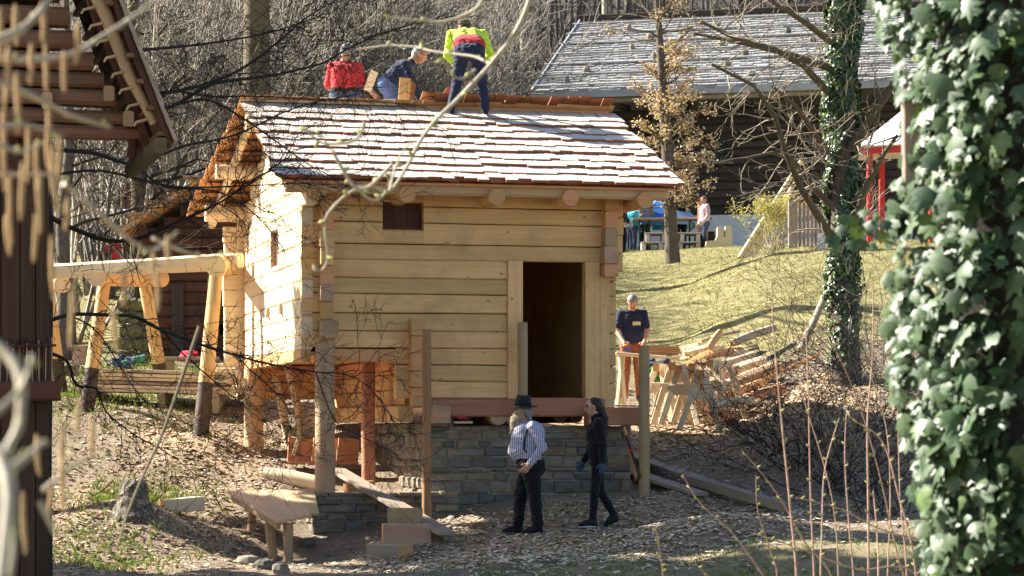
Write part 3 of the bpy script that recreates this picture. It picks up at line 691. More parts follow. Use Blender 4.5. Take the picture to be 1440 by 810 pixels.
def stone_wall(name, a, b, n_out, zb, zt, th=.4, parent=house, seed=1, hmin=.05, hmax=.17, wmin=.14, wmax=.58):
    rr = random.Random(seed); a = Vector((a[0], a[1], 0)); b = Vector((b[0], b[1], 0)); n = Vector((n_out[0], n_out[1], 0)).normalized(); L = (b - a).length; d = (b - a) / L
    c0 = a - n * (th / 2 + .012); c1 = b - n * (th / 2 + .012); zc = Vector((0, 0, (zb + zt - .02) / 2))
    w = MB().beam(c0 + d * .01 + zc, c1 - d * .01 + zc, th, zt - zb - .02, ch=0).build(name, m_mortar, parent)
    z = zt
    while z > zb + .03:
        h = min(rr.uniform(hmin, hmax), z - zb); x = 0.0 - rr.uniform(0, .05)
        while x < L - .02:
            ww = rr.uniform(wmin, wmax) * (1.2 if h < .1 else 1); ww = min(ww, L - x + .02)
            if L - (x + ww) < .09: ww = L - x + .01
            g_ = .007; pr = rr.uniform(.0, .03); j = lambda s: rr.uniform(-s, s)
            x0, x1, z0, z1 = x + g_, x + ww - g_, z - h + g_, z - g_
            base = [(x0 + j(.01), z0 + j(.012)), (x1 + j(.01), z0 + j(.012)), (x1 + j(.012), z1 + j(.012)), (x0 + j(.012), z1 + j(.012))]
            fr = [(x0 + .012 + abs(j(.02)), z0 + .006 + abs(j(.012))), (x1 - .012 - abs(j(.02)), z0 + .006 + abs(j(.012))), (x1 - .012 - abs(j(.025)), z1 - .006 - abs(j(.012))), (x0 + .012 + abs(j(.025)), z1 - .006 - abs(j(.012)))]
            md = [((p[0] + q[0]) / 2 + j(.01), (p[1] + q[1]) / 2 + j(.006)) for p, q in zip(fr, fr[1:] + fr[:1])]
            rng = [fr[0], md[0], fr[1], md[1], fr[2], md[2], fr[3], md[3]]
            bmd = [((p[0] + q[0]) / 2, (p[1] + q[1]) / 2) for p, q in zip(base, base[1:] + base[:1])]
            brg = [base[0], bmd[0], base[1], bmd[1], base[2], bmd[2], base[3], bmd[3]]
            W3 = lambda p, o: a + d * p[0] + n * o + Vector((0, 0, p[1]))
            rings = [[W3(p, -.05) for p in brg], [W3(p, .004) for p in brg], [W3(p, .012 + pr + j(.006)) for p in rng]]
            mb = MB(); mb.sweep(rings, 0, False, False)
            cp = (sum(p[0] for p in rng) / 8 + j(.03), sum(p[1] for p in rng) / 8 + j(.015)); top = rings[-1] + [W3(cp, .016 + pr + rr.uniform(0, .012))]
            mb.add(top, [(k, (k + 1) % 8, 8) for k in range(8)])
            mb.build('stone', m_stone, w); x += ww
        z -= h
    return w
SU = U(600, .12)
stone_wall('front_stone_wall', (SU, .12), (U(886, .12), .12), (0, -1), -.1, 1.345, .45, seed=3)
stone_wall('side_stone_wall', (SU, .14 + 3.6), (SU, .14), (-1, 0), .2, 1.38, .3, seed=5, hmin=.1, hmax=.2, wmin=.12, wmax=.35)
stone_wall('right_stone_wall', (U(886, .12), .14), (U(886, .12), 5.4), (1, 0), .3, 1.345, .3, seed=6)
PF = -.12
stone_wall('porch_stone_wall', (U(441, PF), PF), (U(645, PF), PF), (0, -1), -.75, .462, .42, seed=8)
stone_wall('porch_end_wall', (U(441, PF), PF + .45), (U(441, PF), PF), (-1, 0), -.7, .458, .35, seed=9, wmin=.12, wmax=.3)
stone_wall('rear_stone_wall', (U(345, GV - .6), GV - .62), (SU - .3, GV - .62), (0, -1), .1, .90, .4, seed=10)
stone_wall('rear_end_wall', (U(345, GV - .6), GV - .2), (U(345, GV - .6), GV - .62), (-1, 0), .3, .895, .3, seed=12, wmin=.12, wmax=.3)

MB().beam((U(441, PF) + .1, 2.6, .30), (SU + .1, 2.6, .30), 5.1, .26, ch=0).build('porch_floor', noisy('porch_earth', [(.3, (.16, .11, .07)), (.7, (.36, .27, .17))], 12, .95, .02), house)
# ------------------------------------------------------------------ people
def surface_nets(f, org, h):
    """zero level of grid f as quads; returns verts, quads, cell index of each vert"""
    nx_, ny_, nz_ = f.shape; neg = f < 0
    c = [neg[i:nx_ - 1 + i, j:ny_ - 1 + j, k:nz_ - 1 + k] for i in (0, 1) for j in (0, 1) for k in (0, 1)]
    s = sum(x.astype(np.int8) for x in c); act = (s > 0) & (s < 8); ijk = np.argwhere(act)
    vid = np.full(act.shape, -1, np.int32); vid[act] = np.arange(len(ijk)); pos = np.zeros((len(ijk), 3)); cnt = np.zeros((len(ijk), 1))
    cor = [(i, j, k) for i in (0, 1) for j in (0, 1) for k in (0, 1)]
    for a in cor:
        for ax in range(3):
            if a[ax] == 1: continue
            b = list(a); b[ax] = 1
            fa = f[ijk[:, 0] + a[0], ijk[:, 1] + a[1], ijk[:, 2] + a[2]]; fb = f[ijk[:, 0] + b[0], ijk[:, 1] + b[1], ijk[:, 2] + b[2]]
            x = (fa < 0) != (fb < 0); t = np.where(x, fa / np.where(x, fa - fb, 1), 0)
            p = np.tile(np.array(a, float), (len(ijk), 1)); p[:, ax] += t
            pos += p * x[:, None]; cnt += x[:, None]
    pos = pos / cnt + ijk; quads = []
    for ax in range(3):
        o = [[0, 0, 0], [0, 0, 0]]; e1, e2 = (ax + 1) % 3, (ax + 2) % 3
        sl0 = [slice(1, n - 1) for n in f.shape]; sl0[ax] = slice(0, f.shape[ax] - 1); sl1 = list(sl0); sl1[ax] = slice(1, f.shape[ax])
        a = neg[tuple(sl0)]; b = neg[tuple(sl1)]
        for flip, msk in ((False, a & ~b), (True, ~a & b)):
            q = np.argwhere(msk)
            if not len(q): continue
            off = np.ones(3, int); off[ax] = 0; q = q + off
            ids = []
            for d1, d2 in ((0, 0), (-1, 0), (-1, -1), (0, -1)):
                w = q.copy(); w[:, e1] += d1; w[:, e2] += d2; ids.append(vid[w[:, 0], w[:, 1], w[:, 2]])
            ids = np.stack(ids, 1); quads.append(ids[:, ::-1] if flip else ids)
    quads = np.concatenate(quads); quads = quads[(quads >= 0).all(1)]
    return pos * h + org, quads, ijk

def sdf_mesh(name, prims, mats, h=.012, k=.02, folds=None, smooth_it=1):
    """prims: ('rc', tag, a, b, ra, rb) or ('el', tag, c, (rx,ry,rz), rotz, roty)"""
    pts = []
    for p in prims:
        if p[0] == 'rc': m = max(p[4], p[5]); pts += [np.array(p[2]) - m, np.array(p[2]) + m, np.array(p[3]) - m, np.array(p[3]) + m]
        else: m = max(p[3]); pts += [np.array(p[2]) - m, np.array(p[2]) + m]
    lo = np.min(pts, 0) - 4 * h; hi = np.max(pts, 0) + 4 * h; n = np.ceil((hi - lo) / h).astype(int) + 1
    ax = [lo[i] + np.arange(n[i]) * h for i in range(3)]
    f = np.full(n, 9.0, np.float32); dm = np.full(n, 9.0, np.float32); tg = np.zeros(n, np.int8)
    for p in prims:
        if p[0] == 'rc': m = max(p[4], p[5]) + .07; a = np.array(p[2], float); b = np.array(p[3], float); l0 = np.minimum(a, b) - m; h0 = np.maximum(a, b) + m
        else: m = max(p[3]) + .07; c = np.array(p[2], float); l0 = c - m; h0 = c + m
        i0 = np.clip(((l0 - lo) / h).astype(int), 0, n); i1 = np.clip(((h0 - lo) / h).astype(int) + 1, 0, n)
        s = tuple(slice(a_, b_) for a_, b_ in zip(i0, i1))
        X, Y, Z = np.meshgrid(ax[0][s[0]], ax[1][s[1]], ax[2][s[2]], indexing='ij')
        if p[0] == 'rc':
            ba = b - a; L2 = max(ba @ ba, 1e-9)
            t = np.clip(((X - a[0]) * ba[0] + (Y - a[1]) * ba[1] + (Z - a[2]) * ba[2]) / L2, 0, 1)
            d = np.sqrt((X - a[0] - t * ba[0]) ** 2 + (Y - a[1] - t * ba[1]) ** 2 + (Z - a[2] - t * ba[2]) ** 2) - (p[4] + (p[5] - p[4]) * t)
        else:
            x, y, z = X - c[0], Y - c[1], Z - c[2]
            rz = p[4] if len(p) > 4 else 0; ry = p[5] if len(p) > 5 else 0
            x, y = x * math.cos(rz) + y * math.sin(rz), -x * math.sin(rz) + y * math.cos(rz)
            x, z = x * math.cos(ry) - z * math.sin(ry), x * math.sin(ry) + z * math.cos(ry)
            r = p[3]; q = np.sqrt((x / r[0]) ** 2 + (y / r[1]) ** 2 + (z / r[2]) ** 2); q2 = np.sqrt((x / r[0] ** 2) ** 2 + (y / r[1] ** 2) ** 2 + (z / r[2] ** 2) ** 2) + 1e-6
            d = q * (q - 1) / q2
        kk = k if len(p) < 7 else p[6]
        if p[0] == 'el' and max(p[3]) < .035 or p[0] == 'rc' and max(p[4], p[5]) < .02: kk = .006
        fs = f[s]; hh = np.clip(.5 + .5 * (fs - d) / kk, 0, 1)
        f[s] = fs + (d - fs) * hh - kk * hh * (1 - hh)
        w = d < dm[s]; tg[s] = np.where(w, p[1], tg[s]); dm[s] = np.where(w, d, dm[s])
    if folds:
        X, Y, Z = np.meshgrid(*ax, indexing='ij')
        nz1 = np.sin(X * 31 + 5 * np.sin(Z * 17 + Y * 9)) * np.sin(Z * 43 + 3 * np.sin(X * 23 + Y * 31)); 
        for t, am in folds.items(): f += np.where(tg == t, am * nz1, 0).astype(np.float32)
    v, q, ijk = surface_nets(f, lo, h)
    for _ in range(smooth_it):
        acc = np.zeros_like(v); ct = np.zeros((len(v), 1))
        for a_, b_ in ((0, 1), (1, 2), (2, 3), (3, 0)):
            for s_, t_ in ((a_, b_), (b_, a_)):
                np.add.at(acc, q[:, s_], v[q[:, t_]]); np.add.at(ct, q[:, s_], 1)
        v = v * .6 + acc / np.maximum(ct, 1) * .4
    ft = tg[tuple(ijk[q[:, 0]].T)]
    return np_mesh(name, v, q, mats, ft, True)

def vlen(a): return math.sqrt(sum(x * x for x in a))
def figure(J, face=(0, -1, 0), look=None, wide=1.0, belly=0.0, sleeve=1.0, tags=None, fist=False, hair=True, legw=1.0):
    """joints -> primitives. tags: 0 skin 1 top 2 trousers 3 shoes 4 hair 5 extra 6 eye 7 lips"""
    A = {k: np.array(v, float) for k, v in J.items()}; fw = np.array(face, float); fw /= vlen(fw)
    lk = fw if look is None else np.array(look, float) / vlen(look); pr = []
    rc = lambda t, a, b, ra, rb: pr.append(('rc', t, tuple(a), tuple(b), ra, rb)); el = lambda t, c, r, rz=0, ry=0: pr.append(('el', t, tuple(c), r, rz, ry))
    lat = A['shR'] - A['shL']; lat /= vlen(lat); H = A['head']
    hs = np.cross(lk, (0, 0, 1)); hs = hs / max(vlen(hs), 1e-6) if vlen(hs) > .05 else lat; up = np.cross(hs, lk); up = up / vlen(up)
    rz = math.atan2(lk[1], lk[0])
    el(0, H + up * .015, (.092, .076, .10), rz); el(0, H + lk * .02 - up * .055, (.068, .058, .062), rz)
    rc(0, H + lk * .090 + up * .012, H + lk * .106 - up * .02, .010, .015)                       # nose
    rc(7, H + lk * .083 - up * .055 - hs * .016, H + lk * .083 - up * .055 + hs * .016, .008, .008)
    for s in (-1, 1):
        el(6, H + lk * .078 + hs * s * .032 + up * .018, (.006, .009, .006), rz); el(0, H + hs * s * .078 - lk * .005, (.022, .012, .032), rz)
        rc(4, H + lk * .083 + hs * s * .018 + up * .038, H + lk * .075 + hs * s * .05 + up * .036, .006, .005)   # brows
    if hair:
        el(4, H + up * .042 - lk * .018, (.092, .082, .088), rz); el(4, H - lk * .045 - up * .01, (.058, .074, .075), rz)
    rc(0, H - up * .06 - lk * .015, A['neck'], .052, .058)
    ch = (A['shL'] + A['shR']) / 2; pe = A['pelvis']; tr = ch - pe
    for s in (-1, 1):
        rc(1, ch + lat * s * .07 * wide - tr * .18, pe + lat * s * .075 * wide + tr * .12, .125 * wide, .118 * wide)
        rc(1, A['neck'] - np.array((0, 0, .03)), A['shL' if s < 0 else 'shR'] * .9 + ch * .1, .062, .06)
        rc(2, pe + lat * s * .075 * wide, pe + lat * s * .075 * wide + tr * .08, .128 * wide, .12 * wide)
    rc(1, A['shL'], A['shR'], .068, .068)
    if belly: el(1, pe + tr * .38 + fw * belly * .55, (.15 + belly * .5, .17 * wide, .2), math.atan2(fw[1], fw[0]))
    for s in ('L', 'R'):
        sh, e, w = A['sh' + s], A['el' + s], A['ha' + s]
        t2 = 1 if sleeve > .9 else 0
        if sleeve > .45: rc(1, sh, e, .066, .056); rc(t2, e, w, .052, .038)
        else: rc(1, sh, sh + (e - sh) * .75, .068, .06); rc(0, sh, e, .052, .043); rc(0, e, w, .043, .029)
        d = w - e; d /= vlen(d); side = np.array(J.get('thumb' + s, fw), float); side -= d * (side @ d); side /= max(vlen(side), 1e-6); nrm = np.cross(d, side)
        ht = 5 if J.get('glove') else 0; kn = w + d * .095
        rc(ht, w + d * .01, w + d * .055, .031, .034)
        for i, (o, L) in enumerate(((.033, .075), (.011, .085), (-.011, .08), (-.033, .062))):
            a = w + d * .04 + side * o * .8; b = kn + side * o; bend = nrm * (1 if s == 'L' else -1)
            c1 = b + (d * .8 + bend * .5) * L * .55; c2 = c1 + (d * .45 + bend * .8) * L * .5
            rc(ht, a, b, .015, .0125); rc(ht, b, c1, .0125, .0115); rc(ht, c1, c2, .0112, .0095)
        b = w + d * .035 + side * .03; c1 = b + (side * .8 + d * .7) * .045; rc(ht, w + d * .015, b, .018, .016); rc(ht, b, c1, .0145, .013); rc(ht, c1, c1 + (d * .9 + side * .2) * .03, .0125, .0105)
        hp = pe + lat * (-.09 if s == 'L' else .09) * wide; kne, an, to = A['kn' + s], A['an' + s], A['to' + s]
        rc(2, hp, kne, .098 * wide * legw, .068 * legw); rc(2, kne, an + (kne - an) * .06, .066 * legw, .056 * legw)
        fd = to - an; fd[2] = 0; fd = fd / max(vlen(fd), 1e-6)
        rc(3, an, an - np.array((0, 0, .03)), .048, .045); rc(3, an - fd * .035 - np.array((0, 0, .055)), to, .038, .033); rc(3, an - np.array((0, 0, .02)), to + (an - to) * .35, .045, .04)
    return pr

sk = noisy('skin', [(.3, (.42, .22, .15)), (.7, (.56, .33, .24))], 14, .5, .001, spec=.4)
sk_t = noisy('sun_tanned_skin', [(.3, (.42, .19, .11)), (.7, (.58, .31, .2))], 14, .5, .001)
def cloth(name, c, rough=.85, sc=18): return noisy(name, [(.3, tuple(x * .72 for x in c)), (.7, tuple(min(1, x * 1.15) for x in c))], sc, rough, .006, 5, .2, sheen=.15)
eye_m = plain('eye_dark', (.03, .02, .015), .3); lip_m = plain('lips', (.36, .13, .10), .5)
black_cl = cloth('black_cloth', (.006, .006, .007)); blackp = cloth('black_trouser_cloth', (.008, .008, .010)); navy = cloth('navy_cloth', (.018, .024, .055)); shoe_b = cloth('black_shoe_leather', (.012, .011, .011), .5)
red_cl = cloth('red_cloth', (.52, .035, .04)); yellow_cl = cloth('hi_vis_yellow_cloth', (.55, .78, .06)); jean = cloth('blue_denim', (.06, .085, .15)); grey_h = noisy('grey_hair', [(.3, (.10, .09, .085)), (.7, (.34, .32, .30))], 60, .6, .01)
dark_h = noisy('dark_hair', [(.3, (.010, .008, .007)), (.7, (.035, .026, .02))], 60, .5, .006); beard_m = noisy('grey_blond_beard', [(.3, (.16, .12, .07)), (.7, (.44, .36, .25))], 70, .8, .012)
white_h = noisy('white_grey_hair', [(.3, (.25, .23, .21)), (.7, (.55, .52, .48))], 60, .6, .01); felt = cloth('dark_green_felt', (.018, .024, .018), .95); greyc = cloth('grey_cloth', (.22, .21, .21)); wine = cloth('dark_belt_cloth', (.02, .016, .016))
cap_g = cloth('grey_cap_cloth', (.20, .20, .20)); olive = cloth('olive_cap_cloth', (.09, .08, .05)); glove_m = cloth('blue_grey_glove', (.05, .075, .13), .7); orange_cl = cloth('rust_cloth', (.30, .10, .05))
g = NG('striped_shirt_cloth'); tc = g.n('TexCoord').outputs['Object']; sx = g.n('SeparateXYZ'); g.l(tc, sx.inputs[0])
wv = g.math('SINE', g.math('MULTIPLY', g.math('ADD', sx.outputs[0], g.math('MULTIPLY', sx.outputs[2], -.06)), 230.0))
g.col(g.mix(g.mr(wv, .1, .5), (.55, .54, .60), (.13, .13, .30))); g.rough(.85); g.bump(g.noise(tc, 14, 4), .01, .5); striped = g.mt

def walker_place(px, py, Y): return P(px, py, Y)

def person(label, prims, mats, loc, rz=0, h=.011, folds=None, group=None):
    o = link('person', sdf_mesh('person', prims, mats, h, .022, folds), None, loc, (0, 0, rz)); return tag(o, label, 'person', group)

# 1. man with hat, walking left
J = dict(head=(-.075, 0, 1.565), neck=(.01, 0, 1.42), shL=(.06, -.19, 1.385), shR=(.05, .19, 1.385), elL=(.19, -.27, 1.12), elR=(.02, .27, 1.10), haL=(.03, -.26, .915), haR=(-.02, .26, .90),
         pelvis=(.03, 0, .90), knL=(.09, -.11, .50), anL=(.13, -.11, .105), toL=(-.04, -.12, .035), knR=(-.09, .1, .49), anR=(-.13, .1, .10), toR=(-.30, .1, .035), thumbL=(-1, 0, .2), thumbR=(-1, 0, .2))
pr = figure(J, (-1, 0, 0), (-1, -.12, -.05), 1.12, 0, legw=1.22, hair=False)
pr += [('el', 1, (-.015, 0, 1.22), (.205, .21, .21)), ('el', 1, (-.055, -.0, 1.08), (.2, .205, .15)), ('el', 1, (-.03, 0, 1.33), (.15, .19, .12)), ('el', 1, (.08, 0, 1.28), (.145, .2, .17)), ('el', 2, (.02, 0, .93), (.19, .2, .11)), ('el', 2, (.09, 0, .86), (.14, .18, .13))]
gy0 = P(742, 748, 33.0); gy0.z = gz(gy0.x, gy0.y) + .005
m1 = person('man in black felt hat, striped shirt and long beard walking left past the stone wall', pr, [sk, striped, blackp, shoe_b, beard_m, sk, eye_m, lip_m], gy0, 0, folds={1: .010, 2: .013})
link('beard', sdf_mesh('beard', [('el', 0, (-.145, -.01, 1.485), (.06, .08, .07)), ('rc', 0, (-.155, -.01, 1.46), (-.20, -.02, 1.29), .072, .034), ('rc', 0, (-.07, -.075, 1.56), (-.14, -.06, 1.46), .03, .045), ('rc', 0, (-.07, .07, 1.56), (-.14, .05, 1.46), .03, .045)], [beard_m], .009, .02, {0: .006}), m1)
link('hair', sdf_mesh('hair', [('el', 0, (-.03, 0, 1.585), (.085, .088, .07)), ('rc', 0, (.0, -.05, 1.57), (.03, -.05, 1.46), .045, .03), ('rc', 0, (.0, .05, 1.57), (.03, .05, 1.46), .045, .03)], [grey_h], .01, .02, {0: .005}), m1)
hat = MB(); 
def hat_ring(z, rx, ry, cx, tilt=0): return [(cx + rx * math.cos(2 * math.pi * k / 24), ry * math.sin(2 * math.pi * k / 24), z + tilt * math.cos(2 * math.pi * k / 24)) for k in range(24)]
hat.sweep([hat_ring(1.622, .10, .09, -.06), hat_ring(1.628, .195, .165, -.065, .012), hat_ring(1.640, .20, .17, -.065, .018), hat_ring(1.648, .112, .102, -.06, .004), hat_ring(1.70, .108, .098, -.06), hat_ring(1.755, .094, .084, -.055), hat_ring(1.79, .088, .07, -.05, -.006), hat_ring(1.775, .05, .035, -.05)], 0, True)
ho = hat.build('hat', felt, m1)
MB().sweep([hat_ring(1.652, .1145, .1045, -.06), hat_ring(1.682, .1125, .1025, -.06)], 0, True, False).build('hat_band', black_cl, ho)
sus = MB(); 
for yy in (-.155,):
    sus.tube([(.02, yy - .02, .99), (-.05, yy - .065, 1.10), (-.04, yy - .06, 1.22), (-.01, yy - .05, 1.34), (.02, yy + .02, 1.455), (.08, yy + .04, 1.43)], .017, 6, flat=.5)
sus.build('suspenders', wine, m1)

# 2. woman walking left
J = dict(head=(-.045, 0, 1.545), neck=(.01, 0, 1.41), shL=(.03, -.145, 1.335), shR=(.02, .145, 1.335), elL=(.08, -.19, 1.07), elR=(-.02, .18, 1.07), haL=(.075, -.2, .845), haR=(-.15, .17, .855), glove=1,
         pelvis=(.02, 0, .87), knL=(-.015, -.07, .47), anL=(-.045, -.07, .095), toL=(-.20, -.08, .03), knR=(.06, .07, .46), anR=(.235, .07, .16), toR=(.13, .07, .035), thumbL=(-1, 0, .2), thumbR=(-1, 0, .2))
pr = figure(J, (-1, 0, 0), (-1, -.15, -.22), .9, legw=.86, hair=False)
pr += [('el', 1, (.0, 0, 1.2), (.125, .15, .16)), ('el', 1, (.01, 0, 1.0), (.135, .165, .13)), ('el', 2, (.04, 0, .86), (.12, .15, .12)), ('rc', 1, (.02, 0, 1.38), (-.0, 0, 1.43), .07, .062)]
gy1 = P(838, 750, 33.0); gy1.z = gz(gy1.x, gy1.y) + .005
m2 = person('dark-haired woman in black clothes and blue work gloves walking behind the bearded man', pr, [sk, black_cl, blackp, shoe_b, dark_h, glove_m, eye_m, lip_m], gy1, 0, folds={1: .009, 2: .006})
link('hair', sdf_mesh('hair', [('el', 0, (-.012, 0, 1.60), (.092, .084, .075)), ('el', 0, (.03, 0, 1.55), (.066, .08, .08)), ('rc', 0, (.06, 0, 1.53), (.115, -.02, 1.40), .05, .045), ('rc', 0, (.115, -.02, 1.40), (.13, -.05, 1.24), .045, .02)], [dark_h], .009, .02, {0: .004}), m2)
sole = MB()
for a, b in (((-.23, -.08, .008), (.0, -.07, .012)), ):
    sole.tube([a, ((a[0] + b[0]) / 2, a[1], .01), b], [.03, .042, .035], 8, flat=.35)
sole.build('shoe_sole', plain('white_rubber', (.55, .55, .55)), m2)

# 3. worker at the bench, facing us and looking down
J = dict(head=(.0, -.10, 1.66), neck=(.0, -.01, 1.52), shL=(-.185, 0, 1.47), shR=(.185, 0, 1.47), elL=(-.26, -.06, 1.18), elR=(.25, -.06, 1.18), haL=(-.16, -.27, 1.0), haR=(.19, -.24, 1.0),
         pelvis=(0, .08, .96), knL=(-.1, .03, .52), anL=(-.12, .1, .1), toL=(-.14, -.08, .035), knR=(.1, .03, .52), anR=(.12, .1, .1), toR=(.14, -.08, .035), thumbL=(1, 0, .3), thumbR=(-1, 0, .3))
pr = figure(J, (0, -1, 0), (0, -.75, -.66), 1.05, .05, .3, hair=False)
wp = G(889, 42.4); wp.z = P(889, 414, 42.4).z - 1.79
m3 = person('man in a navy T-shirt bent over the shingle bench on the sunny yard', pr, [sk_t, navy, orange_cl, shoe_b, grey_h, sk, eye_m, lip_m], wp, 0, folds={1: .006, 2: .006})
link('hair', sdf_mesh('hair', [('el', 0, (0, -.125, 1.70), (.088, .092, .085)), ('el', 0, (0, -.05, 1.70), (.085, .07, .085))], [grey_h], .01, .02, {0: .003}), m3)
MB().beam((.0, -.175, 1.30), (.13, -.18, 1.30), .012, .055, ch=.003).build('name_tag', w_pole, m3)

# roofers -----------------------------------------------------------
def on_house(u, v, z): return HW(u, v, z)
# 4. hi-vis roofer, back to us, on the front slope
b = on_house(U(657, 2.35), 2.35, roof_z(2.35) + .03)
J = dict(head=(-.05, .56, 1.37), neck=(-.03, .43, 1.28), shL=(-.24, .30, 1.22), shR=(.23, .30, 1.22), elL=(-.30, .36, .93), elR=(.33, .36, .95), haL=(-.18, .46, .78), haR=(.20, .52, .78),
         pelvis=(.03, 0, .93), knL=(-.15, .06, .48), anL=(-.24, .0, .10), toL=(-.32, .14, .06), knR=(.22, .06, .48), anR=(.27, .0, .10), toR=(.27, .16, .08), thumbL=(1, 0, .3), thumbR=(-1, 0, .3))
pr = figure(J, (0, 1, 0), (-.25, .8, -.5), 1.12, hair=True, legw=1.12)
pr += [('rc', 5, (-.09, .04, 1.02), (.14, .04, 1.02), .128, .128), ('rc', 5, (-.06, .09, 1.06), (.11, .09, 1.06), .128, .128), ('el', 2, (.03, -.03, .92), (.2, .15, .13))]
m4 = person('roofer in a bright yellow jacket and dark trousers standing on the roof, back turned', pr, [sk_t, yellow_cl, navy, shoe_b, dark_h, red_cl, eye_m, lip_m], b, 0, folds={1: .008, 2: .008, 5: .006})
link('cap', sdf_mesh('cap', [('el', 0, (-.05, .56, 1.425), (.098, .105, .07)), ('rc', 0, (-.09, .66, 1.40), (-.11, .72, 1.38), .05, .04)], [olive], .011, .02), m4)
# 5. red shirt roofer behind the ridge
vb = 4.0; b = on_house(U(485, vb), vb, roof_z(vb) - .0)
J = dict(head=(.02, .04, 1.45), neck=(.0, .03, 1.30), shL=(-.2, .02, 1.22), shR=(.2, .02, 1.22), elL=(-.26, .02, .95), elR=(.30, .05, .96), haL=(-.14, .22, .84), haR=(.45, .05, .80),
         pelvis=(0, 0, .76), knL=(-.14, .22, .42), anL=(-.13, .05, .1), toL=(-.14, .24, .05), knR=(.14, .22, .42), anR=(.13, .05, .1), toR=(.14, .24, .05), thumbL=(0, 1, .3), thumbR=(0, 1, .3))
pr = figure(J, (0, 1, 0), (.5, .8, -.3), 1.15, .05, .6, hair=True, legw=1.1)
pr += [('rc', 5, (-.09, 0, .86), (.09, 0, .86), .135, .135)]
m5 = person('roofer in a red shirt and grey cap working behind the ridge', pr, [sk_t, red_cl, jean, shoe_b, grey_h, wine, eye_m, lip_m], b, 0, folds={1: .006, 2: .006})
link('cap', sdf_mesh('cap', [('el', 0, (.02, .04, 1.495), (.10, .10, .075)), ('rc', 0, (.08, .12, 1.48), (.12, .17, 1.46), .045, .035)], [cap_g], .011, .02), m5)
# 6. bending roofer in navy, facing right
vb = 3.75; b = on_house(U(556, vb), vb, roof_z(vb) + .0)
J = dict(head=(.38, -.02, 1.27), neck=(.24, 0, 1.20), shL=(.16, .17, 1.12), shR=(.15, -.17, 1.12), elL=(.28, .22, .86), elR=(.24, -.23, .84), haL=(.36, .12, .62), haR=(.36, -.16, .62),
         pelvis=(-.13, 0, .84), knL=(.06, .12, .46), anL=(-.1, .12, .1), toL=(.1, .12, .05), knR=(.03, -.13, .46), anR=(-.12, -.13, .1), toR=(.08, -.13, .05), thumbL=(1, 0, .3), thumbR=(1, 0, .3))
pr = figure(J, (1, 0, 0), (.85, -.2, -.5), 1.08, hair=False, legw=1.15)
m6 = person('grey-haired roofer in a navy jacket bending over the ridge', pr, [sk_t, navy, cloth('bright_denim', (.10, .14, .30)), shoe_b, white_h, sk, eye_m, lip_m], b, 0, folds={1: .007, 2: .008})
link('hair', sdf_mesh('hair', [('el', 0, (.345, -.01, 1.325), (.095, .085, .08)), ('el', 0, (.30, 0, 1.28), (.06, .076, .075))], [white_h], .011, .02), m6)

# visitors at the stall far behind
def visitor(label, px, py, Y, h_, top, low, hairm, facing=0, extra=None):
    s = h_ / 1.75
    J = dict(head=(0, -.03, 1.62), neck=(0, 0, 1.48), shL=(-.18, 0, 1.42), shR=(.18, 0, 1.42), elL=(-.24, 0, 1.14), elR=(.24, 0, 1.14), haL=(-.2, -.12, .92), haR=(.2, -.14, .95), pelvis=(0, 0, .93),
             knL=(-.1, 0, .5), anL=(-.1, .03, .1), toL=(-.12, -.12, .035), knR=(.1, -.05, .5), anR=(.1, .0, .1), toR=(.12, -.16, .035))
    pr = figure(J, (0, -1, 0), (0, -1, -.2), 1.05)
    o = person(label, pr, [sk, top, low, shoe_b, hairm, sk, eye_m, lip_m], G(px, Y), facing, .02, {1: .006}); o.scale = (s, s, s); return o
visitor('visitor in a dark jacket standing just beyond the house corner', 874, 345, 66.5, 1.75, black_cl, blackp, dark_h, 1.2)
visitor('visitor in a turquoise jacket under the blue parasol', 890, 345, 68.5, 1.45, cloth('turquoise_cloth', (.03, .38, .50)), jean, dark_h, 2.2)
visitor('visitor in a grey jacket beside the turquoise jacket', 906, 345, 69.2, 1.7, greyc, blackp, dark_h, 2.8)
visitor('dark-haired visitor in black sitting behind the pallet steps', 957, 345, 69.5, 1.6, black_cl, blackp, dark_h, .4)
visitor('visitor in a pale pink top right of the pallet steps', 991, 345, 67.6, 1.55, cloth('pale_pink_cloth', (.55, .38, .40)), jean, cloth('red_brown_hair', (.2, .08, .05)), -1.2)
# ------------------------------------------------------------------ things round the house
def prop(name, label, cat, mb, mats, group=None): return tag(mb.build(name, mats), label, cat, group)
def root_at(name, p, label, cat, group=None): return empty(name, p, 0, label, cat, group)
def rel(parent, mb, name, mats):
    o = mb.build(name, mats, parent); o.location = -Vector(parent.location); return o

w_table = wood('worn_table_plank', (.40, .26, .14), (.58, .41, .25), (.2, .1, .05), vary=.25)
# workbench on the left in front of the porch
tb = root_at('work_table', G(385, 33.0), 'low plank table on two legs in front of the porch pier', 'table')
tz = .39
for k, (a, b, c, d) in enumerate((((322, 694), (445, 694), None, 34.0), )): pass
y_front, y_back = 32.55, 34.0
for k in range(5):
    t = (k + .5) / 5; A_, B_, C_, D_ = P(322, 693, 34.2), P(441, 689, 34.3), P(446, 722, 33.1), P(392, 735, 32.4)
    p0 = A_.lerp(B_, t); p1 = D_.lerp(C_, t) + Vector((0, R.uniform(-.03, .03), 0))
    rel(tb, MB().beam(p0, p1, (.245 - .0 * k), .045, ch=.004, taper=.62), 'plank', w_table)
rel(tb, MB().beam(P(328, 699, 34.1), P(392, 739, 32.6), .06, .10), 'rail', w_post)
for x, Y, ln in ((-2.86, 32.72, .0), (-3.06, 32.9, .06)):
    rel(tb, MB().tube([(x, Y, gz(x, Y) - .1), (x - ln, Y, .10)], [.06, .065], 8), 'leg', w_post)
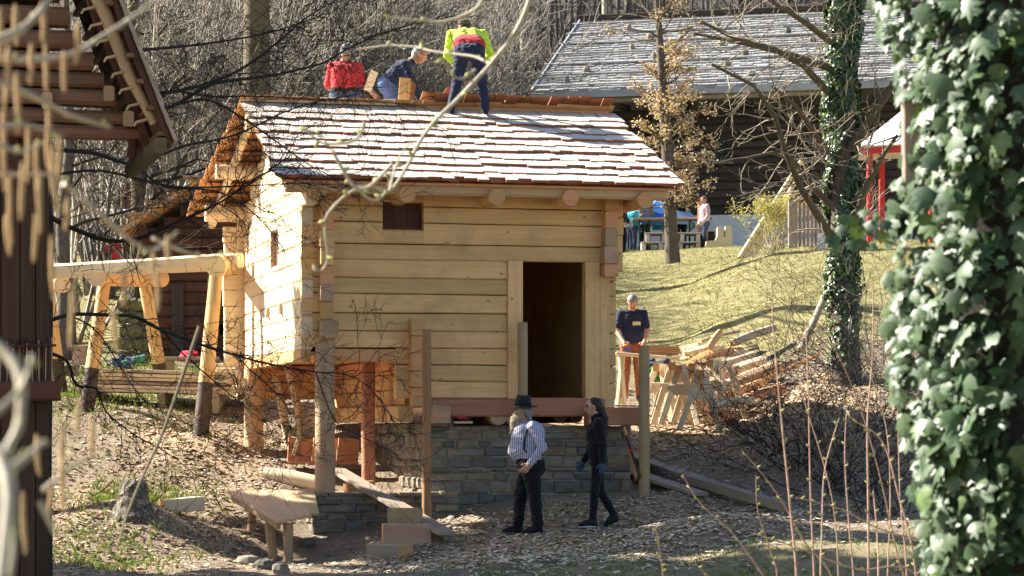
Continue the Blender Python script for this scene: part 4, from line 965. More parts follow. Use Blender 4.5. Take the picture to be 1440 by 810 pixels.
rel(tb, MB().tube([(-3.45, 33.85, gz(-3.45, 33.85) - .1), (-3.42, 33.85, .36)], [.055, .055], 8), 'leg', w_post)
# loose stones under it
for i, (px, py, r) in enumerate(((372, 800, .13), (350, 795, .16), (432, 770, .14), (395, 806, .12))):
    p = ground_hit(px, py, 26); mb = MB(); n = 8
    rings = [[(p.x + r * a * math.cos(t * .785) * (1 + R.uniform(-.2, .2)), p.y + r * a * .8 * math.sin(t * .785), p.z + zz + R.uniform(-.01, .01)) for t in range(8)] for a, zz in ((.9, -.06), (1, .04), (.75, .10), (.3, .12))]
    mb.sweep(rings)
    prop('loose_stone', ['grey stone half under the low plank table', 'flat grey stone left of the table legs', 'pale upright stone at the foot of the porch pier', 'small grey stone nearest the bottom edge below the table'][i], 'stone', mb, m_stone, 'loose stones under the table')

# stacked timber blocks under the ramp board
def block(px0, px1, py0, py1, Y, depth, mat, label, rz=0, lift=0, mcap=None):
    a = P(px0, py1, Y); b = P(px1, py1, Y); h = (py1 - py0) / F * Y; z = a.z + h / 2
    c = (a + b) / 2; L = (b - a).length
    e = Vector((math.cos(rz), math.sin(rz), 0)) * (L / 2)
    mb = MB().beam((c.x - e.x, c.y + depth / 2 - e.y, z), (c.x + e.x, c.y + depth / 2 + e.y, z), depth, h, ch=.012, m=0, mcap=1)
    return prop('timber_block', label, 'wood block', mb, [mat, w_fresh], 'timber blocks stacked under the ramp board')
block(537, 604, 737, 768, 32.5, .30, w_post, 'squared timber block in the middle of the stack under the ramp', .12)
block(546, 592, 715, 738, 32.7, .28, w_post, 'short timber block on top of the stack under the ramp', -.1)
block(520, 574, 766, 792, 32.0, .34, w_grey, 'grey-sided timber block lowest in the stack under the ramp', -.5)
a = P(474, 661, 35.2); b = P(628, 750, 32.4)
prop('ramp_board', 'long weathered board leaning from the porch down onto the timber blocks', 'board', MB().beam(a, b, .25, .045, ch=.004, nseg=3, wob=.004), w_grey)
# block of wood on the bank and stump
p = P(257, 722, 34.0)
prop('cut_beam', 'short pale beam offcut lying on the sunny bank', 'wood block', MB().beam((p.x - .26, p.y - .1, p.z + .09), (p.x + .23, p.y + .16, p.z + .13), .22, .19, ch=.01, m=0, mcap=1), [w_plank, w_fresh])
sp = P(188, 735, 33.0); sp.z = gz(sp.x, sp.y)
mb = MB(); rings = []
for zz, r in ((-.2, .34), (0, .27), (.08, .22), (.16, .20), (.25, .185), (.34, .18), (.42, .16), (.46, .10)):
    rings.append([(sp.x + math.cos(t / 14 * 6.283) * r * (1 + .16 * math.sin(t * 2.1) + R.uniform(-.12, .12)), sp.y + math.sin(t / 14 * 6.283) * r * (1 + R.uniform(-.07, .07)), sp.z + zz + (R.uniform(-.08, .05) if zz > .3 else 0)) for t in range(14)])
mb.sweep(rings, 0, False)
stump = prop('tree_stump', 'old grey bark-covered stump on the bank', 'tree stump', mb, [noisy('lichen_bark', [(.3, (.035, .03, .022)), (.5, (.11, .09, .065)), (.6, (.30, .28, .24))], 16, .95, .04, scale2=50)])
# porch interior: trough and logs
tr = root_at('timber_trough', P(405, 650, 36.6), 'red-brown board trough lying across the porch', 'trough')
for k, (x0, x1) in enumerate(((405, 438), (440, 473), (475, 504))):
    rel(tr, MB().beam(P(x0, 632, 36.6), P(x1, 634, 36.6 + .1), .04, .34, ch=.005), 'board', w_red if k != 1 else w_fresh)
rel(tr, MB().beam(P(405, 649, 36.75), P(504, 651, 36.85), .3, .04, ch=.004), 'bottom_board', w_red)
rel(tr, MB().beam(P(412, 640, 36.56), P(420, 617, 36.56), .05, .03, (0, 1, 0), .003), 'brace', w_pole)
rel(tr, MB().beam(P(488, 648, 36.66), P(492, 617, 36.66), .05, .03, (0, 1, 0), .003), 'brace', w_pole)
prop('peeled_log', 'pale peeled log lying on the porch floor behind the front post', 'log', MB().tube([P(372, 668, 36.3), P(410, 674, 36.2), P(455, 683, 36.1)], [.12, .13, .12], 14, mcap=1, wob=.03), [w_gable, w_fresh])
prop('peeled_log', 'peeled log with a cut end resting behind the left porch post', 'log', MB().tube([P(333, 549, 42.0), P(385, 549, 42.1), P(470, 552, 42.3)], [.17, .16, .15], 14, mcap=1), [w_new, w_gable])
prop('loose_plank', 'short plank piece propped below the sloping board on the porch', 'board', MB().beam(P(486, 688, 34.9), P(524, 684, 35.1), .12, .16), w_fresh)
# beams and boards on the right of the house
for i, (a, b, lab, mt) in enumerate(((P(890, 642, 36.2), P(985, 668, 34.6), 'grey board nearest the right post, lying beside the stone wall', w_grey), (P(885, 625, 37.0), P(1010, 664, 35.0), 'long grey board lying behind the right post', w_grey), (P(975, 655, 35.3), P(1110, 710, 33.0), 'weathered beam running from the yard down towards the bushes', w_grey))):
    L = b - a; za = gz(a.x, a.y) + .05; zb = gz(b.x, b.y) + .05
    prop('loose_board', lab, 'board', MB().beam((a.x, a.y, za + .02 * i), (b.x, b.y, zb + .02 * i), .26 if i < 2 else .16, .05 if i < 2 else .12, ch=.005), mt, 'boards lying right of the house')
lb = root_at('propped_board', P(890, 668, 35.0), 'short fresh board leaning against the cantilevered beam with a red mark', 'board')
rel(lb, MB().beam(P(895, 674, 34.7), P(878, 602, 34.95), .13, .03, (1, 0, 0), .003), 'board', w_fresh)
rel(lb, MB().beam(P(900, 672, 34.6), P(880, 612, 34.8), .012, .035, (1, 0, 0), .002), 'edge_strip', w_black)
rel(lb, MB().tube([P(887, 630, 34.7), P(888, 636, 34.68)], .02, 6), 'red_mark', red_cl)
steel = _metal('dull_steel', (.20, .20, .21), .45); red_p = plain('red_paint', (.55, .03, .03), .4)
w = root_at('hammer', HW(U(612, -.2), -.12, 1.63), 'hammer with a wooden handle lying on the beam end block', 'hammer')
rel(w, MB().tube([P(614, 568, 34.15), P(641, 569.5, 34.2)], [.012, .017], 8), 'handle', w_red)
rel(w, MB().beam(P(612, 568, 34.15) - Vector((0, .06, 0)), P(612, 568, 34.15) + Vector((0, .06, 0)), .035, .035, ch=.005), 'head', steel)
w = root_at('clamp', HW(U(638), -.02, 1.36), 'small steel clamp with a red grip on the stone wall', 'clamp')
rel(w, MB().tube([P(635, 604, 34.55), P(635, 588, 34.55), P(638, 587, 34.55)], [.012, .012, .012], 8), 'bar', steel)
rel(w, MB().tube([P(643, 587.5, 34.55), P(656, 587, 34.55)], [.014, .012], 8), 'grip', red_p)
prop('steel_plate', 'flat dark steel tool lying on the cantilevered beam', 'tool', MB().beam(P(866, 570.5, 34.7), P(893, 571, 34.8), .08, .02, ch=.003), steel)
# offcuts on top of the stone wall
prop('offcut', 'pale offcut strip lying on the stone wall under the sill', 'offcut', MB().beam(P(638, 594, 34.75), P(664, 594, 34.8), .08, .03, ch=.003), w_pole)

# bench with shingles, where the worker stands
wb = root_at('shingle_bench', G(900, 41.50), 'sawhorse bench with a stack of new shingles in front of the worker', 'bench')
zt_ = P(890, 496, 41.50).z
rel(wb, MB().beam(P(866, 497, 41.50), P(955, 505, 41.50), .34, .05), 'bench_top', w_plank)
for px, tx in ((866, 876), (880, 872), (905, 900), (925, 918), (948, 940)):
    p = G(px, 41.40); t = P(tx, 500, 41.50); rel(wb, MB().beam((p.x, p.y - .1, p.z - .05), t, .07, .07), 'leg', w_plank)
for k in range(5):
    x0 = 905 + R.uniform(-4, 4); rel(wb, MB().beam(P(x0, 497 - k * 2.6, 41.60), P(956 + R.uniform(-3, 3), 499 - k * 2.6, 41.60), .36, .022, ch=0), 'shingle', w_fresh)
prop('shaving_tool', 'blue-handled drawknife on the bench by the worker\'s hand', 'tool', MB().beam(P(876, 490.5, 41.25), P(888, 491, 41.25), .05, .03, ch=.004), plain('blue_plastic', (.02, .10, .45), .4))
# cloths thrown over the horses
def drape(name, label, cat, cx, cy, Y, wpx, hpx, mat, seed):
    """a crumpled heap of cloth"""
    rr = random.Random(seed); c = P(cx, cy + hpx / 2, Y); W_, H_ = wpx / F * Y, hpx / F * Y; pr = []
    for k in range(12):
        x, z = rr.uniform(-.5, .5) * W_ * .75, rr.uniform(-.5, .4) * H_ * .7; a = np.array((x, rr.uniform(-.08, .08), z)); b = a + np.array((rr.uniform(-.12, .12), rr.uniform(-.06, .06), rr.uniform(-.08, .03))); pr.append(('rc', 0, tuple(a), tuple(b), rr.uniform(.02, .05), rr.uniform(.018, .04)))
    pr.append(('el', 0, (0, 0, -H_ * .15), (W_ * .45, .12, H_ * .32)))
    return tag(link(name, sdf_mesh(name, pr, [mat], .011, .015, {0: .012}), None, c), label, cat)
drape('jacket', 'dark navy jacket heaped on the sawhorses', 'jacket', 925, 503, 40.90, 34, 16, navy, 1)
drape('jacket', 'green fleece hanging over the sawhorse', 'jacket', 922, 512, 40.75, 24, 30, cloth('green_fleece', (.10, .26, .06)), 2)

# sawhorses stored in a row
def sawhorse(px, py_top, Y, wpx, label, rz):
    top = P(px, py_top, Y); gzv = gz(top.x, Y); h = top.z - gzv; L = wpx / F * Y
    r = empty('sawhorse', (top.x, Y, gzv), rz, label, 'sawhorse', 'sawhorses standing in a row on the chips')
    rr = random.Random(px)
    MB().beam((-L / 2, 0, h), (L / 2, 0, h - .01), .11, .13, ch=.01, mcap=1).build('top_beam', [w_plank, w_fresh], r)
    for sx_ in (-1, 1):
        for sy in (-1, 1):
            MB().beam((sx_ * (L / 2 - .06) + sx_ * rr.uniform(.06, .12), sy * (.30 + rr.uniform(-.03, .03)), -.02), (sx_ * (L / 2 - .12), sy * .05, h - .03), .09, .055, (1, 0, 0), .006).build('leg', w_plank, r)
        MB().beam((sx_ * (L / 2 - .06), -.20, h * .62), (sx_ * (L / 2 - .06), .20, h * .62), .035, .16, ch=.004).build('cross_brace', w_plank, r)
    return r
labs = ['sawhorse with the green fleece on it', 'sawhorse second from the shingle bench, its legs close to its neighbour', 'sawhorse third from the bench, slightly lower than its neighbours', 'sawhorse fourth from the bench in the middle of the row', 'front sawhorse with a broad cross brace near the log heap', 'rightmost sawhorse beside the split logs']
for (px, py, Y, w_, rz), lb_ in zip(((932, 517, 40.80, 60, 1.2), (950, 516, 40.50, 60, 1.35), (963, 520, 40.20, 66, 1.25), (979, 518, 40.50, 66, 1.3), (987, 527, 39.80, 70, 1.45), (1012, 512, 40.60, 70, 1.1)), labs): sawhorse(px, py, Y, w_, lb_, rz)

# heap of split logs right of the sawhorses
rr = random.Random(21); spots = []
desc = ['long split log on top of the heap', 'short pale split log at the left of the heap', 'grey split log lying crosswise in the heap', 'thin split rail at the far side of the heap', 'thick bark-covered log low in the heap', 'curved log slab in front of the sawhorses', 'orange split log in the middle of the heap', 'grey rail reaching right under the bush', 'stubby round on the ground by the sawhorse legs', 'pale split board leaning on the heap', 'narrow dark rail under the bush', 'thick split log half hidden by the thorn bush', 'short offcut on the crest of the heap', 'bleached log nearest the lawn', 'bark slab lying flat behind the heap', 'split log pointing towards the house']
items = [((985, 497), (1060, 470), 43.40, .08), ((968, 492), (1000, 482), 43.90, .07), ((1010, 505), (1075, 488), 42.90, .09), ((985, 480), (1040, 466), 44.90, .05), ((1020, 530), (1095, 515), 42.10, .12), ((1000, 572), (1056, 562), 39.70, .07), ((1012, 500), (1035, 492), 42.70, .11), ((1050, 515), (1130, 470), 42.50, .06), ((1008, 582), (1030, 588), 39.60, .11), ((1030, 545), (1078, 535), 41.10, .07), ((1065, 540), (1150, 500), 41.50, .05), ((1045, 560), (1100, 545), 40.70, .10), ((995, 473), (1012, 468), 44.30, .08), ((1030, 483), (1090, 462), 44.70, .08), ((1040, 525), (1085, 530), 42.30, .06), ((1010, 545), (1040, 520), 41.80, .08)]
for (a, b, Y, r), lab in zip(items, desc):
    pa = P(*a, Y); pb = P(*b, Y + rr.uniform(.2, .7)); pa.z = max(pa.z, gz(pa.x, pa.y) + r * .7); pb.z = max(pb.z, gz(pb.x, pb.y) + r * .7)
    if pa.z > gz(pa.x, pa.y) + .5: pa.z = gz(pa.x, pa.y) + .4
    if pb.z > gz(pb.x, pb.y) + .55: pb.z = gz(pb.x, pb.y) + .4
    mb = MB(); d, s_, u_ = frame(pb - pa); ph = rr.uniform(0, 6)
    n_ = 7; prof = [(math.cos(ph + t) * rr.uniform(.75, 1.1), math.sin(ph + t) * rr.uniform(.6, 1.0)) for t in [0, .9, 1.8, 2.7, 3.5, 4.4, 5.4]]
    rings = [[pa.lerp(pb, t) + (s_ * x + u_ * y) * r * (1 + rr.uniform(-.08, .08)) + u_ * .02 * math.sin(t * 3) for x, y in prof] for t in (0, .3, .6, 1)]
    mb.sweep(rings, 0, False, True, 1)
    prop('split_log', lab, 'log', mb, [rr.choice([w_grey, w_post, w_fresh, w_plank]), w_fresh], 'split logs heaped right of the sawhorses')

rr = random.Random(33)
for k in range(45):
    row, colm = k // 9, k % 9; px = 960 + colm * 11 + rr.uniform(-4, 4); Y = 44.8 - row * .8 + rr.uniform(-.2, .2); L = rr.uniform(.28, .6); p = G(px, Y); an = rr.uniform(-.5, .7); r = rr.uniform(.05, .085)
    dv = Vector((math.cos(an), math.sin(an) * .7, rr.uniform(-.05, .25))) * (L / 2); zc_ = p.z + r + rr.uniform(.0, .22)
    mb = MB(); pa, pb = Vector((p.x, p.y, zc_)) - dv, Vector((p.x, p.y, zc_)) + dv; d, s_, u_ = frame(pb - pa); ph = rr.uniform(0, 6)
    prof = [(math.cos(ph - t) * rr.uniform(.7, 1.15), math.sin(ph - t) * rr.uniform(.6, 1.0)) for t in (0, 1.3, 2.5, 3.8, 5.0)]
    mb.sweep([[pa.lerp(pb, t) + (s_ * x + u_ * y) * r * (1 + rr.uniform(-.1, .1)) for x, y in prof] for t in (0, .5, 1)], 0, False, True, 1)
    prop('firewood_piece', 'split piece of firewood, %s from the left in the %s row behind the sawhorses' % (['first', 'second', 'third', 'fourth', 'fifth', 'sixth', 'seventh', 'eighth', 'ninth'][colm], ['back', 'second', 'middle', 'fourth', 'front'][row]), 'firewood', mb, [rr.choice([w_plank, w_gable, w_gable, w_post]), w_gable], 'firewood pieces behind the sawhorses')

# trestle frame of hewn timber on the left
tf = empty('trestle_frame', G(200, 40), 0, 'pale hewn timber trestle frame reaching from the left to the house corner', 'timber frame')
def leg(px0, py0, Y0, px1, py1, Y1, r=.115):
    a = P(px0, py0, Y0); a.z = gz(a.x, a.y) - .05; b = P(px1, py1, Y1); c = a.lerp(b, .34)
    o = rel(tf, MB().tube([c, c.lerp(b, .5), b], [r * .97, r * .92, r * .85], 12, wob=.03, seed=px0), 'leg', w_new)
    q = MB().tube([a, a.lerp(c, .6), c], [r * 1.02, r * 1.0, r * .97], 12, wob=.03, seed=px0).build('leg_foot', w_leg_dark, o)
leg(282, 612, 37.6, 304, 388, 38.0); leg(121, 580, 39.6, 147, 395, 40.0); leg(233, 562, 42.0, 203, 396, 41.4); leg(86, 550, 43.0, 66, 398, 42.4); leg(355, 560, 41.5, 345, 396, 41.0)
rel(tf, MB().beam(P(40, 384, 39.9), P(338, 366, 38.6), .24, .22, ch=.04, nseg=6, wob=.008), 'top_beam', w_pole)
rel(tf, MB().beam(P(58, 380, 42.2), P(338, 372, 41.2), .22, .2, ch=.04, nseg=6, wob=.008), 'top_beam', w_pole)
rel(tf, MB().tube([P(303, 374, 37.7), P(330, 374, 40.6), P(340, 378, 41.8)], [.155, .15, .15], 14, mcap=1), 'cross_head', [w_new, w_pole])
rel(tf, MB().tube([P(135, 389, 39.4), P(180, 390, 41.0), P(228, 392, 41.9)], [.15, .15, .14], 14, mcap=1), 'cross_head', [w_new, w_pole])
rel(tf, MB().tube([P(62, 398, 42.9), P(88, 400, 41.8)], [.14, .14], 14, mcap=1), 'cross_head', [w_new, w_pole])

# stacks of sawn planks, each its own board
rr = random.Random(5); names = ['topmost', 'second', 'third', 'fourth', 'fifth', 'lowest']
k = 0
for lay in range(6):
    for c_ in range(3):
        Y = 40.6 + c_ * .42 + rr.uniform(-.05, .05); py = 549 - lay * 7.6
        a = P(112 + rr.uniform(-6, 10) + lay * 4, py + 2, Y); b = P(322 + rr.uniform(-18, 14) - lay * 2, py + 5, Y)
        z0 = gz(-5, 41.2) + .26 + lay * .062; a.z = z0 + rr.uniform(0, .004); b.z = z0 + rr.uniform(0, .004) - .06
        a.y = b.y = 40.75 + c_ * .34
        if c_ and lay < 4 and rr.random() < .0: continue
        prop('sawn_plank', '%s plank from the ground in the %s row of the stack behind the trestle' % (['lowest', 'second', 'third', 'fourth', 'fifth', 'topmost'][lay], ['front', 'middle', 'back'][c_]), 'plank', MB().beam(a, b, rr.uniform(.26, .33), .05, ch=.004), w_plank if rr.random() < .7 else w_grey, 'sawn planks stacked behind the trestle')
for i, px in enumerate((135, 235, 310)): 
    p = G(px, 41.2); prop('stack_support', ['left support timber under the plank stack', 'middle support timber under the plank stack', 'right support timber under the plank stack'][i], 'timber', MB().beam((p.x, 40.5, p.z + .03), (p.x, 42, gz(p.x, 42) + .03), .1, .34), w_grey, 'support timbers under the plank stack')
# beam pile behind the porch
rr = random.Random(9)
labs = ['short pale beam end behind the gable post', 'thick beam offcut right of the gable post', 'flat board on the beam pile by the house corner', 'lowest board of the pile by the house corner', 'upright pale block against the beam pile']
for i, (x0, x1, y, Y, w_, h_) in enumerate(((300, 335, 522, 41.6, .3, .12), (318, 352, 535, 41.2, .3, .14), (296, 336, 513, 42.0, .3, .05), (290, 345, 548, 40.9, .35, .10), (336, 345, 540, 40.2, .25, .3))):
    prop('beam_offcut', labs[i], 'timber', MB().beam(P(x0, y, Y), P(x1, y + 1, Y), w_, h_, mcap=1), [w_plank, w_fresh], 'offcuts piled by the house corner')
drape('folded_jacket', 'blue checked jacket lying on the plank stack', 'jacket', 173, 501, 41.0, 32, 14, cloth('blue_check_cloth', (.05, .07, .16)), 5)
prop('rolled_mat', 'green rolled mat on the plank stack beside the blue jacket', 'mat', MB().tube([P(172, 512, 40.9), P(190, 506, 40.95), P(204, 503, 41)], [.05, .06, .055], 10), cloth('green_mat', (.05, .22, .17)))
drape('red_jacket', 'bright red jacket lying on boards by the brown cabin', 'jacket', 265, 489, 44.0, 26, 20, cloth('bright_red_cloth', (.62, .02, .06)), 6)
for i, (cx, cy, w_, h_, Y) in enumerate(((113, 500, 20, 26, 43.5), (98, 522, 22, 14, 43.2))):
    prop('grey_crate', ['grey wooden crate standing left of the plank stack', 'low dark crate below the grey crate left of the plank stack'][i], 'crate', MB().beam(P(cx - w_ / 2, cy, Y), P(cx + w_ / 2, cy, Y), .3, h_ / F * Y, ch=.01).beam(P(cx - w_ / 2 - 1, cy - h_ / 2, Y), P(cx + w_ / 2 + 1, cy - h_ / 2, Y), .34, .03, ch=.004), w_grey)

# what the roofers handle
q = HW(U(575, 3.1), 3.1, roof_z(3.1)); sbn = empty('shingle_bundle', q, HA, 'upright bundle of orange shingles held by the bending roofer', 'shingle bundle')
for k in range(4): MB().beam((-.10 + .02 * k, -.03 + k * .025, .05), (-.06 + .03 * k, -.05 + k * .025, .58 - .02 * k), .17, .018, (0, 1, 0), .002).build('shingle', w_shedge if k else w_fresh, sbn)
prop('pale_slat', 'pale slat in the hand of the red-shirted roofer', 'slat', MB().beam(P(516, 128, 38.3), P(527, 100, 38.2), .12, .02, (0, 1, 0), .002), w_pole)

lbn = empty('low_bench', G(267, 44.0), 0, 'low plank bench under the red jacket by the brown cabin', 'bench'); zb_ = P(0, 504, 44).z - lbn.location.z; hl_ = .5
MB().beam((-hl_, 0, zb_), (hl_, 0, zb_), .34, .05, ch=.004).build('seat', w_grey, lbn)
for sx_ in (-.4, .4): MB().beam((sx_, 0, -.05), (sx_, 0, zb_), .28, .06, (0, 1, 0), .004).build('leg', w_grey, lbn)
# ------------------------------------------------------------------ background: farmhouse, cabin, stalls
FA = math.radians(-15); FC, FS = math.cos(FA), math.sin(FA)
FO = Vector((P(775, 0, 79).x, 79.0, 0))
farm = empty('farmhouse', FO, FA, 'big dark timber farmhouse with a silvery shingle roof and white plastered base', 'house')
m_plaster = noisy('white_plaster', [(.3, (.55, .55, .56)), (.7, (.70, .70, .70))], 3, .9, .01)
FLn = 12.5; FB = 6.2; FP = 7.75; FE = 11.0; FD = 9.5
MB().beam((0, .12, (FB + FP) / 2 - .4), (FLn, .12, (FB + FP) / 2 - .4), .3, FP - FB + .8, ch=0).build('plastered_base', m_plaster, farm)
MB().beam((.0, FD / 2, 8.5), (.3, FD / 2, 8.5), FD - .4, 5, ch=0).beam((FLn - .3, FD / 2, 8.5), (FLn, FD / 2, 8.5), FD - .4, 5, ch=0).beam((0, FD, 8.5), (FLn, FD, 8.5), .3, 5, ch=0).build('side_wall', w_black, farm)
fwl = MB().beam((.05, .24, (FP + FE) / 2), (FLn - .05, .24, (FP + FE) / 2), .1, FE - FP, ch=0).build('log_wall', w_black, farm)
def FU(px, v=0):
    k = (px - 720) / F; return (k * (FO.y + FC * v) - (FO.x - FS * v)) / (FC - k * FS)
def FZ(py, u, v=0): return ZC + (HY - py) / F * (FO.y + FS * u + FC * v)
nl = 13; fwins = [(FU(1000), FU(1030), FZ(227, FU(1015)), FZ(195, FU(1015))), (FU(1118), FU(1146), FZ(226, FU(1130)), FZ(194, FU(1130)))]
mkb = lambda a, b, c, d, e, f: log_piece(fwl, (a, 0), (b, 0), c, d, e, f, (0, 1), .18, w_black, nseg=4, ch=.05, wob=.015)
for i in range(nl):
    z0 = FP + (FE - FP) * i / nl; z1 = FP + (FE - FP) * (i + 1) / nl
    clip_log(fwl, -.15, FLn + .15, z0, z0, z1, z1, fwins, w_black, mkb)
m_glass = NG('old_glass'); m_glass.col((.02, .025, .03)); m_glass.rough(.08); m_glass.spec(.8); m_glass = m_glass.mt
for a, b, z0, z1 in fwins:
    fr_ = MB().beam((a, .05, z0), (b, .05, z0), .1, .05, ch=0).beam((a, .05, z1), (b, .05, z1), .1, .05, ch=0).beam((a, .05, z0), (a, .05, z1), .05, .1, (0, 1, 0), 0).beam((b, .05, z0), (b, .05, z1), .05, .1, (0, 1, 0), 0)
    wo = fr_.build('window', w_brown, farm)
    for cx_ in range(3):
        for cz in range(3):
            x0 = a + (b - a) * cx_ / 3 + .03; x1 = a + (b - a) * (cx_ + 1) / 3 - .03; y0 = z0 + (z1 - z0) * cz / 3 + .03; y1 = z0 + (z1 - z0) * (cz + 1) / 3 - .03
            MB().beam((x0, .12, (y0 + y1) / 2), (x1, .12, (y0 + y1) / 2), .012, y1 - y0, ch=0).build('pane', m_glass, wo)
    MB().beam((a - .05, -.1, z0 - .06), (b + .05, -.1, z0 - .06), .18, .04, ch=.004).build('window_sill', w_grey, wo)
    for k in range(9):
        x = a + (b - a) * k / 8; MB().beam((x, -.14, z0 - .05), (x, -.14, z0 + .08), .02, .02, (0, 1, 0), 0).build('baluster', w_grey, wo)
# roof
FEV = -1.3; FRV = FD / 2 + .3; FEZ = FZ(128, FU(800, FEV), FEV); FRZ = FZ(27, FU(900, FRV), FRV); frl0, frl1 = FU(747, FEV), FLn + 1.6
fsl = (FRZ - FEZ) / (FRV - FEV); fan = math.atan(fsl)
def frz(v): return FRZ - abs(v - FRV) * fsl
fro = MB()
for v0, v1 in ((FEV + .1, FRV), (FRV, 2 * FRV - FEV)):
    fro.sweep([[(x, v0, frz(v0) - .05), (x, v1, frz(v1) - .05), (x, v1, frz(v1) - .15), (x, v0, frz(v0) - .15)] for x in (frl0 + .08, frl1)])
froof = fro.build('roof', w_silver, farm)
shm = MB(); rr = random.Random(4); ncr = 30
for k in range(ncr):
    f = (k + 1) / ncr; v = FRV + (FEV - FRV) * f; z = frz(v); x = frl0 + rr.uniform(0, .1); ln = (FRV - FEV) / ncr * 1.5
    while x < frl1:
        w_ = rr.uniform(.10, .30); jz = rr.uniform(0, .03); jv = rr.uniform(-.04, .04)
        a0, a1 = x, min(x + w_ - .01, frl1); vv = v + jv; zz = frz(vv)
        shm.add([(a0, vv, zz + .05 + jz), (a1, vv, zz + .05 + jz), (a1, vv + ln, frz(vv + ln) + .005), (a0, vv + ln, frz(vv + ln) + .005), (a0, vv, zz - .02), (a1, vv, zz - .02)], [(0, 1, 2, 3), (4, 5, 1, 0)],
                [[(0, x), (0, x + w_), (ln, x + w_), (ln, x)], [(0, x), (0, x + w_), (.1, x + w_), (.1, x)]])
        x += w_
for k in range(14):
    f = (k + 1) / 14; v = FRV + (FRV - FEV) * f
    shm.add([(frl0, v, frz(v) + .05), (frl1, v, frz(v) + .05), (frl1, v - .6, frz(v - .6) + .02), (frl0, v - .6, frz(v - .6) + .02)], [(3, 2, 1, 0)])
tag(shm.build('silver_shingles', w_silver, froof), kind='stuff')
for k in range(7):
    v = FEV + .25 + (FRV - FEV - .5) * k / 6.3
    MB().tube([(frl0 - .12, v, frz(v) + .10), ((frl0 + frl1) / 2, v, frz(v) + .11), (frl1, v, frz(v) + .10)], [.035, .04, .035], 6).build('weight_pole', w_silver, froof)
for k in range(26):
    v = FEV + .4 + (FRV - FEV - .5) * (k % 6) / 6.3 + .08; u = frl0 + 1.0 + (k * 1.37 % 1) * (frl1 - frl0 - 1.5); r = rr.uniform(.10, .17); z = frz(v) + .12
    rings = [[(u + r * q * math.cos(t * .9), v + r * q * math.sin(t * .9), z + h_) for t in range(7)] for q, h_ in ((.9, -.08), (1, .04), (.6, .12))]
    MB().sweep(rings).build('weight_stone', m_stone, froof)
MB().beam((frl0, FEV + .02, FEZ - .10), (frl1, FEV + .02, FEZ - .10), .06, .24, ch=.01).build('eave_board', w_silver, froof)
MB().beam((frl0 + .02, FEV, FEZ), (frl0 + .02, FRV, FRZ), .06, .2, ch=.01).build('verge_board', w_silver, froof)
MB().beam((frl0, FRV + .05, FRZ + .12), (frl1, FRV + .05, FRZ + .12), .3, .16, ch=.02).build('ridge_board', w_black, froof)
gt = (FU(702, -1.0), -1.0, FZ(146, FU(702, -1), -1)); gt2 = (FU(1180, -1.0), -1.0, FZ(128, FU(1180, -1), -1))
MB().tube([gt, gt2], [.10, .11], 8).build('wooden_gutter', w_grey, froof)
for k in range(7):
    u = .4 + k * 1.9; MB().beam((u, FEV + .3, FE + .02), (u, .6, FE + .15), .16, .18).build('rafter_end', w_black, froof)

# brown cabin left behind the house
CY = 50.0
cab = empty('brown_cabin', (P(205, 0, CY).x, CY, 0), 0, 'old brown log cabin with a plank roof behind the new house', 'cabin')
cx0, cw = P(205, 0, CY).x, (470 - 205) / F * CY; cb = 2.2; ce = P(0, 322, CY).z
cwall = MB().beam((.05, .16, (cb + ce) / 2), (cw - .05, .16, (cb + ce) / 2), .08, ce - cb, ch=0).build('front_wall', w_brown, cab)
lc = lambda px: P(px, 0, CY).x - cx0
chole = [(lc(313), lc(327), P(0, 353, CY).z, P(0, 330, CY).z), (lc(308), lc(318), P(0, 470, CY).z, P(0, 456, CY).z)]
mkc = lambda a, b, c, d, e, f: log_piece(cwall, (a, 0), (b, 0), c, d, e, f, (0, 1), .16, w_brown, nseg=3, ch=.03)
z = cb; top_z = P(0, 232, CY).z
while z < top_z - .2:
    h_ = R.uniform(.19, .24); ins = max(0, (z + h_ - ce)) * 1.42
    if cw - 2 * ins > .5: clip_log(cwall, ins - (.12 if z < ce else 0), cw - ins, z, z, z + h_, z + h_, chole, w_brown, mkc)
    z += h_
for a, b, z0, z1 in chole: MB().beam((a, .14, (z0 + z1) / 2), (b, .14, (z0 + z1) / 2), .04, z1 - z0, ch=0).build('window', m_glass, cab)
MB().beam((.1, .1, 3.5), (.1, 5, 3.5), .2, 3, ch=0).beam((cw - .1, .1, 3.5), (cw - .1, 5, 3.5), .2, 3, ch=0).beam((.1, 5, 3.5), (cw, 5, 3.5), .2, 3, ch=0).build('side_wall', w_brown, cab)
crf = MB(); hx = cw / 2
for s_ in (-1, 1):
    e_ = (hx + s_ * (hx + .35), P(0, 331, CY).z); t_ = (hx, P(0, 228, CY).z)
    crf.sweep([[(e_[0], y, e_[1]), (t_[0], y, t_[1]), (t_[0], y, t_[1] + .09), (e_[0], y, e_[1] + .09)] for y in (-.75, 5.6)])
cr = crf.build('roof', w_fresh, cab)
for k in range(6):
    t = k / 6; MB().beam((-.38 + (hx + .35) * t, -.8, P(0, 329, CY).z + .1 + (P(0, 228, CY).z - P(0, 331, CY).z) * t), (-.38 + (hx + .35) * t, 5.6, P(0, 329, CY).z + .1 + (P(0, 228, CY).z - P(0, 331, CY).z) * t), .55, .03, ch=0).build('roof_board', w_grey, cr)
MB().tube([(-.0, -.55, ce - .1), (-.0, 5.4, ce - .1)], [.12, .12], 10).build('purlin', w_brown, cr)
MB().tube([(lc(322), -.7, P(0, 293, CY).z), (lc(322), 5.4, P(0, 293, CY).z)], [.15, .15], 12).build('purlin', w_new, cr)
MB().beam((lc(250), -.02, cb), (lc(250), -.02, P(0, 400, CY).z), .25, .1, (0, 1, 0)).build('door_post', w_black, cab)

